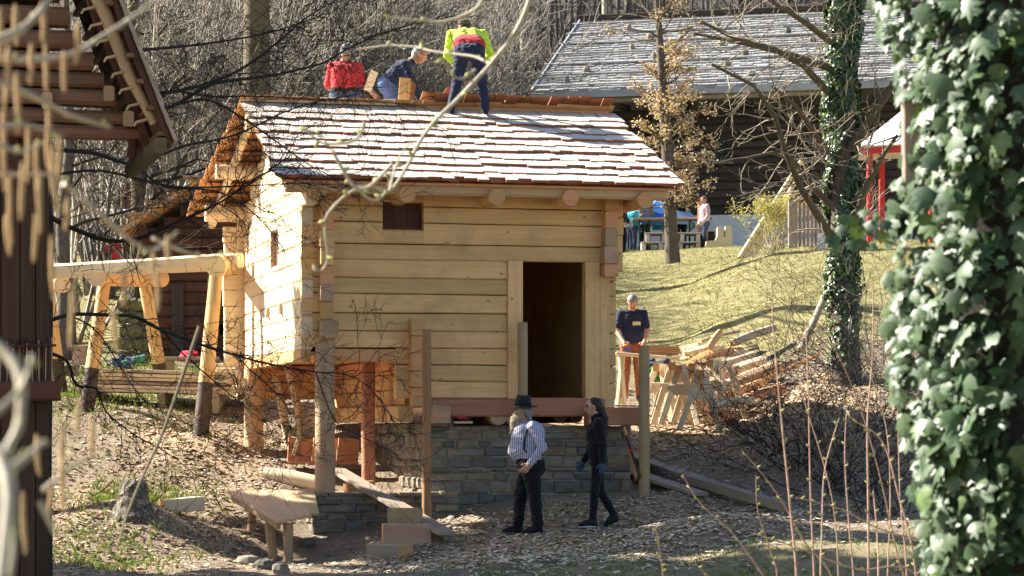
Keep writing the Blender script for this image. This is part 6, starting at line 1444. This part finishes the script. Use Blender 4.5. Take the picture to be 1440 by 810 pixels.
# dark thorny thicket in front of it, and dead stems
m_thorn = bark_dark
for j, (px, Y, h_, nst, lab, mt) in enumerate(((1135, 36.5, 2.0, 22, 'dark thorn bush spreading over the heap of logs', bark_dark), (1180, 35.0, 2.2, 24, 'dark tangled thorn bush below the ivy trunk', bark_dark), (1235, 36.5, 2.4, 22, 'tangle of pale dead stems right of the ivy trunk', bark_pale), (1100, 37.0, 1.0, 10, 'low dark thorn bush left end of the thicket', bark_dark), (1255, 33.0, 1.9, 18, 'dark bush in the shade behind the ivy leaves', bark_dark), (1215, 42.0, 3.0, 18, 'brown dead-stemmed shrub behind the ivy trunk', bark_moss))):
    rr = random.Random(60 + j); b = G(px, Y); sg = []
    for k in range(nst): a = rr.uniform(0, 6.283); grow(sg, (rr.gauss(0, .25), rr.gauss(0, .25), -.05), (math.cos(a) * .9, math.sin(a) * .8, rr.uniform(.4, 1.1)), h_ * .55, .011, 3, rr, .85, (2, 3), .26, .03, .0035, 3, .64)
    r = empty('thorn_bush', b, 0, lab, 'bush', 'bushes of the thicket by the ivy trunk'); link('twigs', seg_mesh('thorn_twigs', sg, [mt], 3), r); MB().tube([(0, 0, -.2), (0, .02, .12)], [.1, .05], 7).build('root_stock', bark_grey, r)
    print('thorn', len(sg))

# ------------------------------------------------------------------ old building at the left edge
LY = 22.0
lb_ = empty('old_building', (P(70, 0, LY).x, LY, 0), math.radians(15), 'old dark wooden building with a steep shingle roof at the left edge', 'building'); b0 = lb_.location.copy()
Lp = lambda px, py, dy=0.0: Vector((P(px, py, LY).x - b0.x, dy, P(px, py, LY).z))
bw = MB().beam((-3.4, .06, 2.2), (-.01, .06, 2.2), .08, 6, ch=0).build('plank_wall', w_old, lb_)
x = 0.0; rr = random.Random(3)
while x > -1.3:
    w_ = rr.uniform(.10, .19); MB().beam((x - w_ / 2, -.0, -.8), (x - w_ / 2, rr.uniform(-.01, .01), 4.0), w_ - .008, .04, (0, 1, 0), .005).build('wall_plank', w_old, bw); x -= w_
MB().beam((-3.4, 3, 2.4), (0, 3, 2.4), .1, 6.5, ch=0).beam((-.04, 0.05, 2.4), (-.04, 3, 2.4), .08, 6.3, ch=0).build('side_wall', w_old, lb_)
MB().beam(Lp(-40, 552, -.12), Lp(82, 550, -.12), .16, .17, ch=.02).build('floor_beam', w_brown, lb_)
x = Lp(72, 0).x
for k in range(26): MB().tube([(x - k * .018 + rr.uniform(-.004, .004), -.05, Lp(0, 542).z), (x - k * .018 + rr.uniform(-.006, .006), -.05 + rr.uniform(-.015, .01), Lp(0, 478 + rr.uniform(-4, 8)).z)], [.007, .006], 5).build('wattle_stick', w_post if k % 3 == 0 else w_brown, bw)
MB().tube([Lp(-40, 489, -.07), Lp(78, 486, -.07)], [.014, .012], 6).build('wattle_rail', w_old, bw)
w_eave_lit = wood('brown_eave_log', (.10, .05, .027), (.22, .12, .066), (.04, .02, .01), vary=.45)  # warm light bounced under the eave is put into this lighter brown
# corbelled gable logs
for k, (px, py, h_) in enumerate(((197, 190, 16), (178, 168, 18), (157, 143, 20), (140, 118, 20), (125, 92, 22), (108, 62, 24), (92, 30, 24), (80, -5, 26))):
    a = Lp(-160, py, 0); e = Lp(px, py, 0); MB().beam((a.x, -.25 + .02 * (k % 2), e.z), (e.x, -.25 + .02 * (k % 2), e.z), .24, h_ / F * LY * 1.05, ch=.03, nseg=5, wob=.008).build('gable_log', w_eave_lit, lb_)
for px, py in ((145, 138), (172, 172), (60, 150)): q = Lp(px, py, -.45); MB().beam(q, (q.x + .03, -.1, q.z + .02), .09, .13, ch=.015).build('log_peg', w_post, lb_)
MB().beam(Lp(183, 190, -.2), Lp(180, 222, -.2), .07, .07, (0, 1, 0)).build('hanging_peg', w_old, lb_)
# steep roof slope falling to the right, seen from below
E0 = Lp(216, 218); T0 = Lp(92, -98); sd_ = (E0 - T0).normalized(); nr = Vector((-sd_.z, 0, sd_.x)); nr = nr if nr.x > 0 else -nr; SLn = (E0 - T0).length
orf = MB(); yF, yB = -1.0, 1.1
orf.sweep([[T0 + Vector((0, y, 0)), E0 + Vector((0, y, 0)), E0 + nr * .04 + Vector((0, y, 0)), T0 + nr * .04 + Vector((0, y, 0))] for y in (yF, yB)])
orr = orf.build('roof', w_old, lb_)
nsh = 17; shs = MB()
for k in range(nsh):
    s0 = T0 + sd_ * (SLn * (k + 1) / nsh)
    y = yF - .05 - .02 * (k % 2); j = 0
    while y < yB:
        w_ = rr.uniform(.12, .2); a = s0 + sd_ * rr.uniform(-.02, .02); t = a - sd_ * (SLn / nsh * 1.6); mb = MB()
        q = [a + nr * .055 + Vector((0, y, 0)), a + nr * .055 + Vector((0, y + w_ - .006, 0)), t + nr * .05 + Vector((0, y + w_ - .006, 0)), t + nr * .05 + Vector((0, y, 0))]; u_ = [p + nr * .03 + sd_ * 0 for p in q[:2]] + [p + nr * .012 for p in q[2:]]
        tgt = mb if j < 2 else shs
        tgt.add(q + u_, [(0, 1, 2, 3), (7, 6, 5, 4), (0, 4, 5, 1), (3, 7, 4, 0), (1, 5, 6, 2)], [[(0, 0), (0, w_), (.3, w_), (.3, 0)]] * 5)
        if j < 2: mb.build('shingle', w_grey, orr)
        y += w_; j += 1
tag(shs.build('roof_shingles', w_grey, orr), kind='stuff')
MB().sweep([[T0 - nr * .03 + Vector((0, yF + .6, 0)), E0 - nr * .03 + Vector((0, yF + .6, 0)), E0 - nr * .1 + Vector((0, yF + .6, 0)), T0 - nr * .1 + Vector((0, yF + .6, 0))], [p + Vector((0, .12, 0)) for p in (T0 - nr * .03 + Vector((0, yF + .6, 0)), E0 - nr * .03 + Vector((0, yF + .6, 0)), E0 - nr * .1 + Vector((0, yF + .6, 0)), T0 - nr * .1 + Vector((0, yF + .6, 0)))]]).build('rafter', w_brown, orr)
for k in range(9):
    s0 = T0 + sd_ * (SLn * (k + .5) / 9) - nr * .02; MB().beam(s0 + Vector((0, yF, 0)), s0 + Vector((0, yB, 0)), .06, .035, ch=.004).build('lath', w_eave_lit, orr)
pa, pb_ = Lp(93, -40, -.85), Lp(200, 186, -.85)
pl = MB().tube([pa, pa.lerp(pb_, .35) + Vector((.02, 0, 0)), pa.lerp(pb_, .7) + Vector((-.02, 0, .0)), pb_], [.05, .055, .05, .04], 8, wob=.08).build('verge_pole', w_post, orr)
for k in range(9):
    p = pa.lerp(pb_, .2 + k * .095); MB().tube([p, p + Vector((-.06, -.03, -.03)), p + Vector((-.13, -.03, -.05)), p + Vector((-.15, -.03, -.085))], [.016, .014, .013, .009], 6).build('twig_hook', w_post, pl)
mb = MB(); mb.beam(E0 + Vector((-.07, yF - .02, .0)), E0 + Vector((-.07, yB, .0)), .11, .13, (0, 0, 1), .02); mb.build('eave_beam', wood('mossy_beam', (.07, .048, .024), (.15, .105, .05), vary=.2), orr)

# ------------------------------------------------------------------ dark budding branches of the tree behind that building
DB = [([(62, 300), (95, 318), (150, 338), (195, 335), (250, 312), (300, 290), (345, 262), (400, 225)], 26, 24.5, .030), ([(54, 458), (97, 443), (154, 443), (190, 446), (229, 465), (286, 486), (330, 499), (375, 511), (444, 523), (483, 526), (517, 543), (552, 588)], 26, 28.5, .024),
      ([(60, 493), (94, 508), (107, 541), (136, 547), (150, 580), (190, 612), (240, 640), (300, 690)], 26, 26.5, .020), ([(60, 210), (130, 215), (190, 230), (260, 205), (330, 190), (420, 150), (520, 130)], 26, 29, .026), ([(55, 250), (140, 240), (240, 262), (330, 262), (420, 258), (500, 262)], 26, 28, .018),
      ([(60, 160), (150, 175), (240, 150), (300, 118), (377, 107), (450, 90), (487, 70), (547, 43), (640, 22)], 26, 29, .028), ([(62, 120), (170, 130), (250, 128), (330, 102), (390, 60), (430, 25), (490, -10)], 26, 28, .030), ([(250, 128), (300, 136), (360, 135), (440, 140), (520, 142), (600, 150)], 27.6, 29, .014),
      ([(240, 150), (290, 140), (340, 165), (390, 200), (440, 235), (500, 262)], 27, 29, .016), ([(190, 230), (230, 262), (300, 268), (345, 290), (385, 330), (404, 360)], 27, 28, .013), ([(60, 80), (200, 70), (300, 60), (400, 40), (520, -5)], 26, 28, .022), ([(330, 497), (352, 520), (395, 560), (410, 590), (398, 625)], 28, 29, .009), ([(444, 523), (470, 590), (500, 610), (560, 640)], 28.4, 28.8, .009), ([(229, 465), (260, 500), (330, 560), (380, 600)], 27, 27.5, .012), ([(97, 443), (140, 470), (200, 560), (270, 600), (330, 640)], 26, 27, .010)]
TB = P(52, 560, 26); db = empty('dark_tree', (TB.x, 26, gz(TB.x, 26)), 0, 'dark bare tree behind the old building, its budding branches crossing the new house', 'tree'); b0 = db.location.copy()
MB().tube([Vector((0, 0, -.2)), Vector((.03, 0, 1.2)), P(60, 400, 26) - b0, P(62, 300, 26) - b0, P(56, 160, 26) - b0, P(50, 0, 26) - b0, P(45, -80, 26) - b0], [.16, .12, .105, .10, .09, .08, .05], 10, wob=.05).build('trunk', bark_dark, db)
rr = random.Random(91); sg = []
def curve(q, m=4):
    out = []
    for i in range(len(q) - 1):
        p0, p1, p2, p3 = q[max(i - 1, 0)], q[i], q[i + 1], q[min(i + 2, len(q) - 1)]
        for k in range(m):
            t = k / m; out.append(.5 * ((2 * p1) + (p2 - p0) * t + (2 * p0 - 5 * p1 + 4 * p2 - p3) * t * t + (3 * p1 - p0 - 3 * p2 + p3) * t ** 3))
    return out + [q[-1]]
for j, (pts, Y0, Y1, r0) in enumerate(DB):
    q = [p - b0 for p in path(pts, Y0, Y1)]; q = curve(q, 4); n = len(q)
    MB().tube(q, [max(.004, r0 * (1 - .85 * i / (n - 1))) for i in range(n)], 6, wob=.12, seed=j).build('branch', bark_dark, db)
    for i in range(2, n - 1):
        for _ in range(3 if i < n * .5 else 4):
            if rr.random() < .25: continue
            p = q[i].lerp(q[i + 1], rr.random()); dr = (q[i + 1] - q[i]).normalized(); a = (dr * .8 + Vector((rr.gauss(0, .7), rr.gauss(0, .7), rr.gauss(-.05, .7)))).normalized()
            grow(sg, p, a, rr.uniform(.18, .55), max(.0035, r0 * .22), 2, rr, .7, (1, 3), .25, .0, .0026, 3, .6)
        if rr.random() < .5:
            p = q[i]; sg.append((*p, *(p + Vector((rr.gauss(0, .02), rr.gauss(0, .02), rr.gauss(0, .02)))), .006, .003))
link('twigs', seg_mesh('dark_tree_twigs', sg, [bark_dark], 3), db); print('dark twigs', len(sg))

# ------------------------------------------------------------------ hazel close to the camera, with catkins
hz = empty('hazel_bush', (P(-40, 0, 3.2).x, 3.2, -.7), 0, 'blurred hazel branches with hanging catkins close to the camera at the left', 'bush'); b0 = hz.location.copy()
m_cat = noisy('catkin', [(.3, (.28, .17, .07)), (.6, (.46, .31, .15)), (.8, (.60, .45, .24))], 240, .8, .002)
m_bud = noisy('hazel_bud', [(.3, (.20, .22, .06)), (.7, (.38, .36, .13))], 60, .6, .0)
HB = [([(-60, 90), (0, 78), (30, 84), (100, 76), (142, 52), (190, 22), (232, -10)], 3.4, 3.8, .0055), ([(-60, 80), (0, 56), (32, 40), (55, 18), (78, -15)], 3.2, 3.3, .0075), ([(-60, 120), (0, 118), (45, 135), (75, 150), (110, 166), (155, 178)], 3.3, 3.6, .006), ([(-60, 190), (0, 178), (40, 175), (90, 192)], 3.1, 3.2, .004), ([(-60, 205), (0, 205), (30, 214), (62, 200)], 3.1, 3.2, .004), ([(-60, 230), (0, 245), (70, 245), (95, 258)], 3.4, 3.5, .004), ([(90, 258), (140, 300), (180, 335), (215, 352), (250, 325)], 3.5, 3.7, .004), ([(215, 335), (250, 350), (290, 362), (315, 356)], 4.2, 4.4, .004),
      ([(-40, 460), (0, 490), (22, 515), (30, 545), (26, 600), (8, 640), (14, 700), (20, 760), (10, 830)], 2.3, 2.2, .006), ([(-50, 620), (-5, 640), (12, 690), (6, 760), (-4, 830)], 2.0, 1.9, .009), ([(14, 660), (40, 640), (62, 620)], 2.2, 2.4, .005), ([(-30, 600), (0, 575), (30, 545), (45, 500)], 2.1, 2.3, .004), ([(60, 690), (110, 650), (150, 640)], 3.4, 3.5, .004), ([(56, 705), (78, 752)], 2.9, 2.9, .004),
      ([(280, 460), (232, 600), (205, 660), (180, 720), (165, 770)], 9.0, 7.6, .007)]
for j, (pts, Y0, Y1, r0) in enumerate(HB):
    q = curve([p - b0 for p in path(pts, Y0, Y1)], 4); n = len(q)
    o = MB().tube(q, [max(.0016, r0 * (1 - .6 * i / (n - 1))) for i in range(n)], 7, wob=.06, seed=j).build('branch', bark_moss if j == len(HB) - 1 else bark_hazel, hz)
    for i in range(3, n, 4):
        p = q[i]; d_ = Vector((R.gauss(0, .6), R.gauss(0, .6), R.gauss(.3, .6))).normalized(); MB().tube([p, p + d_ * .005, p + d_ * .009], [.0024, .003, .001], 6).build('bud', m_bud, o)
for px, rr_ in ((-75, .016), (-95, .012), (-64, .010)):
    MB().tube([P(px, 0, 3.2) * 1.0 - b0 + Vector((0, .05, -b0.z * 0 - P(px, 0, 3.2).z - .75)), P(px - 4, 500, 3.25) - b0, P(px + 3, 100, 3.3) - b0, P(px - 10, -400, 3.4) - b0], [rr_, rr_ * .9, rr_ * .8, rr_ * .5], 8).build('stem', bark_hazel, hz)
cat_px = [(12, 60, 95), (6, 150, 120), (14, 240, 110), (24, 100, 90), (40, 178, 80), (52, 195, 75), (32, 225, 85), (68, 150, 90), (74, 205, 70), (60, 0, 60), (50, 300, 70), (78, 245, 60), (95, 275, 50), (72, 330, 95), (55, 240, 90), (84, 190, 70), (8, 300, 60), (110, 30, 60), (102, 395, 95), (175, 375, 55), (236, 330, 45), (222, 380, 60), (160, 430, 65), (130, 585, 60), (88, 600, 70), (32, 690, 90), (52, 610, 60), (72, 680, 50), (88, 640, 80), (110, 560, 50), (0, 10, 80), (22, 5, 60), (64, 60, 70), (90, 70, 60), (45, 60, 60), (215, 355, 40), (300, 380, 50)]
for i, (px, py, L) in enumerate(cat_px):
    Y = 3.2 + .5 * ((i * .37) % 1); p = P(px, py, Y) - b0; l_ = L / F * Y
    sway = (R.gauss(0, .003), R.gauss(0, .003)); mb = MB(); r = .0037; mb.tube([p + Vector((R.gauss(0, .0006), R.gauss(0, .0006), -l_ * t)) + Vector((sway[0], sway[1], 0)) * (t * t) for t in (0, .1, .35, .65, .9, 1)], [.001, r * .8, r, r * .95, r * .75, r * .3], 7, wob=.12, seed=i); mb.build('catkin', m_cat, hz)
# the big light branch hanging in from above
hz2 = empty('hanging_branch', P(760, -150, 7.0), 0, 'blurred pale branch hanging down from the top edge in front of the roof', 'branch'); b0 = hz2.location.copy()
HB2 = [([(860, -900), (800, -420), (765, -150), (752, -40), (742, 8), (722, 50), (700, 78), (686, 95), (640, 143), (612, 170), (590, 200), (572, 235), (548, 268), (520, 262), (498, 262), (489, 252)], 7.0, 7.0, .0105), ([(690, 90), (668, 80), (640, 76), (608, 72), (583, 66), (545, 64), (500, 70)], 7.0, 7.3, .0052), ([(668, 98), (652, 110), (640, 108), (628, 92), (621, 80)], 7.0, 6.8, .005), ([(700, -60), (677, 2), (655, 20), (622, 30), (585, 28), (547, 24)], 7.0, 7.1, .0065),
       ([(620, 165), (560, 240), (522, 200), (513, 172)], 7.0, 6.9, .0), ([(513, 172), (505, 192), (487, 201), (457, 202), (442, 194), (430, 183)], 6.6, 6.6, .006), ([(468, 213), (488, 248), (504, 267), (526, 282), (541, 272), (549, 250), (552, 225)], 6.7, 6.7, .006), ([(552, 230), (520, 262), (493, 270), (463, 298), (457, 322), (461, 362), (452, 380), (437, 379)], 6.7, 6.7, .006), ([(548, 268), (560, 225), (580, 196)], 6.8, 7.0, .005), ([(430, 183), (450, 190), (468, 213)], 6.6, 6.7, .004)]
for j, (pts, Y0, Y1, r0) in enumerate(HB2):
    if r0 == 0: continue
    q = curve([p - b0 for p in path(pts, Y0, Y1)], 5); n = len(q)
    o = MB().tube(q, [max(.0016, .78 * r0 * (1 - .6 * i / (n - 1))) for i in range(n)], 8, wob=.06, seed=j + 50).build('branch' if j else 'main_branch', bark_hazel, hz2)
    for i in range(4, n, 7):
        p = q[i]; d_ = Vector((R.gauss(0, .6), R.gauss(0, .6), R.gauss(.3, .6))).normalized(); MB().tube([p, p + d_ * .012, p + d_ * .02], [.005, .006, .002], 6).build('bud', m_bud, o)

# tall shoots at the lower right
SH = [([(1122, 850), (1112, 720), (1100, 600), (1088, 470), (1085, 392)], .0075), ([(1146, 850), (1140, 700), (1137, 560), (1133, 448)], .007), ([(1154, 850), (1156, 740), (1160, 660), (1180, 588)], .006), ([(1202, 850), (1194, 740), (1188, 640), (1192, 556)], .0065), ([(1222, 850), (1221, 700), (1220, 590), (1227, 500), (1228, 400)], .008), ([(1290, 830), (1262, 690), (1240, 620), (1200, 590), (1190, 575)], .006), ([(1276, 830), (1266, 700), (1262, 560)], .0065), ([(1060, 750), (1120, 770), (1200, 800), (1300, 830)], .006), ([(960, 668), (985, 708), (1030, 750), (1075, 812), (1095, 850)], .0075), ([(1063, 668), (1066, 720), (1085, 780), (1095, 840)], .005), ([(922, 742), (930, 790), (934, 850)], .0045), ([(970, 786), (1000, 815), (1030, 850)], .0045), ([(1044, 634), (1090, 690), (1130, 760), (1180, 850)], .006), ([(1120, 700), (1180, 715), (1240, 745), (1300, 760)], .005), ([(1170, 480), (1205, 560), (1235, 660), (1262, 780), (1275, 850)], .006), ([(1236, 850), (1234, 760), (1228, 690)], .007), ([(1248, 850), (1252, 700), (1246, 600), (1222, 520)], .006), ([(1180, 850), (1170, 700), (1130, 560), (1125, 520)], .005)]
shb = empty('young_shoots', (P(1180, 0, 12).x, 12.5, -.6), 0, 'tall reddish bare shoots rising at the lower right', 'shoots'); b0 = shb.location.copy()
for j, (pts, r0) in enumerate(SH):
    Y = 11.5 + 2.5 * ((j * .618) % 1)
    if pts[0][1] > 800: pts = [(pts[0][0] + 4, 1160)] + pts
    elif pts[-1][1] > 800: pts = pts + [(pts[-1][0] + 10, 1160)]
    q = curve([p - b0 for p in path(pts, Y, Y + .3)], 6); n = len(q)
    if pts[0][1] < pts[-1][1]: q = q[::-1]
    o = MB().tube(q, [max(.0022, .82 * r0 * (1.15 - .75 * i / (n - 1))) for i in range(n)], 7, wob=.06, seed=j).build('shoot', bark_shoot, shb)
    for i in range(3, n, 2):
        p = q[i]; d_ = Vector((R.choice([-1, 1]) * .9, R.gauss(0, .4), .5)).normalized(); MB().tube([p, p + d_ * .012, p + d_ * .02 + Vector((0, 0, .004))], [.005, .0055, .002], 6).build('bud', MATS['hazel_bud'], o)

# ------------------------------------------------------------------ ivy right in front
VY = 7.3; vc = Vector((P(1445, 0, VY).x, VY, 0)); VR = .33
iv = empty('ivy_wall', (vc.x, VY, -.7), 0, 'thick glossy ivy covering a trunk at the right edge, slightly blurred', 'ivy'); b0 = iv.location.copy()
MB().tube([Vector((0, 0, 0)), Vector((0, 0, 1.5)), Vector((.01, 0, 3.2)), Vector((0, 0, 4.5))], [VR * .86, VR * .82, VR * .8, VR * .7], 16, wob=.05).build('trunk', bark_dark, iv)
MB().beam(P(1286, 262, 7.28) - b0, P(1282, 112, 7.28) - b0, .062, .03, (0, 1, 0), .005, nseg=6, wob=.003).build('nailed_board', w_grey, iv)
leaf_vars = []
rr = random.Random(14)
for v in range(5):
    o = ivy_outline(); sx_ = rr.uniform(.85, 1.15); vs = [(0, 0, .05)]; 
    for x, y in o: x *= sx_ * rr.uniform(.9, 1.1); y *= rr.uniform(.9, 1.1); vs.append((x, -y, -.10 * abs(x) * 2 - .13 * max(0, y) + rr.uniform(-.03, .03)))
    mb = MB(); mb.add(vs, [(0, 1 + k, 1 + (k + 1) % 12)[::-1] for k in range(12)], None, 0, True)
    for k in range(0, 12, 2): pass
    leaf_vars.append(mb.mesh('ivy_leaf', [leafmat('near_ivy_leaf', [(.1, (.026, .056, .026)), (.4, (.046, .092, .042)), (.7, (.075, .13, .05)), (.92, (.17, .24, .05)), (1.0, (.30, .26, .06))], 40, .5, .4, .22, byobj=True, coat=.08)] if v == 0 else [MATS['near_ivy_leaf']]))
rest = []
edge = lambda py: np.interp(py, [-60, 0, 60, 110, 160, 215, 250, 300, 330, 360, 420, 480, 540, 600, 680, 760, 850], [1222, 1222, 1238, 1255, 1262, 1285, 1262, 1248, 1240, 1252, 1248, 1240, 1252, 1268, 1285, 1290, 1296])
cnt = 0
for k in range(1500):
    py = rr.uniform(-70, 860); e = float(edge(py)); px = e + abs(rr.gauss(0, 1)) ** 1.0 * 95 if rr.random() < .7 else rr.uniform(e, 1500)
    if px > 1500: px = rr.uniform(e, 1500)
    u = (px - 1445) / F * VY / VR; dep = -VR * math.sqrt(max(0, 1 - min(1, u * u))) * .95 + rr.gauss(0, .05) - .05
    dep = max(-.42, dep) if px > e + 15 else dep * .4 + rr.uniform(-.15, .1)
    c = P(px, py, VY + dep) - b0
    nrm = Vector((u * .4 + rr.gauss(0, .45) - .6, -.6 + rr.gauss(0, .4), rr.gauss(.5, .4))).normalized()
    dn = Vector((rr.gauss(0, .4), rr.gauss(0, .2), -1)); dn = (dn - nrm * dn.dot(nrm)).normalized(); sd = dn.cross(nrm) * -1
    M_ = Matrix((sd, -dn, nrm)).transposed(); sz = rr.choice([rr.uniform(.026, .05), rr.uniform(.045, .1)]) * (.85 if px < e + 20 else 1)
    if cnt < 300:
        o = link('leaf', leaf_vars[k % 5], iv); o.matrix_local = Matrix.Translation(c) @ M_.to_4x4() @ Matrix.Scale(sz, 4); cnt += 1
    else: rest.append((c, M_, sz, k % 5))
vs_all = []; fs_all = []
for c, M_, sz, v in rest:
    me = leaf_vars[v]; base = len(vs_all)
    for x in me.vertices: vs_all.append(tuple(c + M_ @ (x.co * sz)))
    for p in me.polygons: fs_all.append([base + q for q in p.vertices])
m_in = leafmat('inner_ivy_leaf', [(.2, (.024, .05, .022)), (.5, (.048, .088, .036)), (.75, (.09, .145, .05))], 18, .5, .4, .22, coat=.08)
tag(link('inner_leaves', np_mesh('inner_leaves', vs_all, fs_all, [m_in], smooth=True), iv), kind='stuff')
# sprig reaching left
stm = MB().tube(curve([P(x, y, 7.1) - b0 for x, y in ((1262, 345), (1235, 335), (1205, 322), (1178, 320))], 4), .003, 6).build('sprig_stem', bark_dark, iv)
for k, (px, py) in enumerate(((1182, 326), (1172, 340), (1196, 312), (1205, 330), (1215, 300), (1222, 322), (1232, 308), (1240, 335), (1198, 345), (1212, 345), (1228, 348), (1176, 352), (1246, 318), (1186, 308))):
    nrm = Vector((-.3 + rr.gauss(0, .3), -.9, .3 + rr.gauss(0, .3))).normalized(); dn = Vector((rr.gauss(0, .5), 0, -1)); dn = (dn - nrm * dn.dot(nrm)).normalized(); sd = dn.cross(nrm) * -1
    o = link('leaf', leaf_vars[k % 5], iv); o.matrix_local = Matrix.Translation(P(px, py, 7.05) - b0) @ Matrix((sd, -dn, nrm)).transposed().to_4x4() @ Matrix.Scale(rr.uniform(.03, .055), 4)

# ------------------------------------------------------------------ unseen tall spruces beyond the left edge, added to shade the path
def spruce(x, y, H_, R0, zb, label, seed):
    rr = random.Random(seed); b = Vector((x, y, gz(x, y) - .2)); r = empty('spruce', b, 0, label, 'tree', 'spruces beyond the left edge'); MB().tube([(0, 0, 0), (0, 0, H_ * .5), (0, 0, H_)], [.24, .15, .02], 10).build('trunk', bark_grey, r)
    sg = []; C = []
    z = zb
    while z < H_ - .3:
        t = (z - zb) / (H_ - zb); L = R0 * (1 - t) ** .8 + .2
        for k in range(7):
            a = rr.uniform(0, 6.283); l_ = L * rr.uniform(.75, 1.1); e = Vector((math.cos(a) * l_, math.sin(a) * l_, z - l_ * .28)); sg.append((0, 0, z, *e, .03 * (1 - t) + .008, .006))
            m_ = int(l_ * 38)
            for q in range(m_):
                f = rr.uniform(.15, 1); C.append((math.cos(a) * l_ * f + rr.gauss(0, .13 * (1.2 - f * .5)), math.sin(a) * l_ * f + rr.gauss(0, .13), z - l_ * .28 * f + rr.gauss(-.06, .06)))
        z += rr.uniform(.3, .42)
    cr_ = link('crown', seg_mesh('spruce_limbs', sg, [bark_grey], 4), r); tag(leaf_cloud('needles', np.array(C), .42, [m_spruce], cr_, seed, .3), kind='stuff'); return r
m_spruce = leafmat('spruce_needles', [(.3, (.015, .035, .014)), (.7, (.04, .075, .028))], 3, .6, .3, .1)
for i, (x, y, H_, R0, zb) in enumerate(((-11.4, 35.6, 14, 2.2, 7.7), (-11.8, 30.5, 18, 2.7, 6.4), (-11.5, 27.0, 18, 2.7, 5.5), (-12.0, 23.5, 17, 2.6, 5.5), (-14.0, 32.6, 20, 2.6, 10.5), (-14.0, 28.0, 21, 2.6, 10.5), (-13.2, 31.4, 19, 2.7, 8.8))):
    spruce(x, y, H_, R0, zb, ['tall spruce nearest the trestle, beyond the left edge', 'second tall spruce beyond the left edge', 'third tall spruce beyond the left edge', 'tall spruce nearest the old building, beyond the left edge', 'far tall spruce behind the first row', 'far tall spruce at the end of the second row', 'tall spruce between the two rows beyond the left edge'][i], 200 + i)
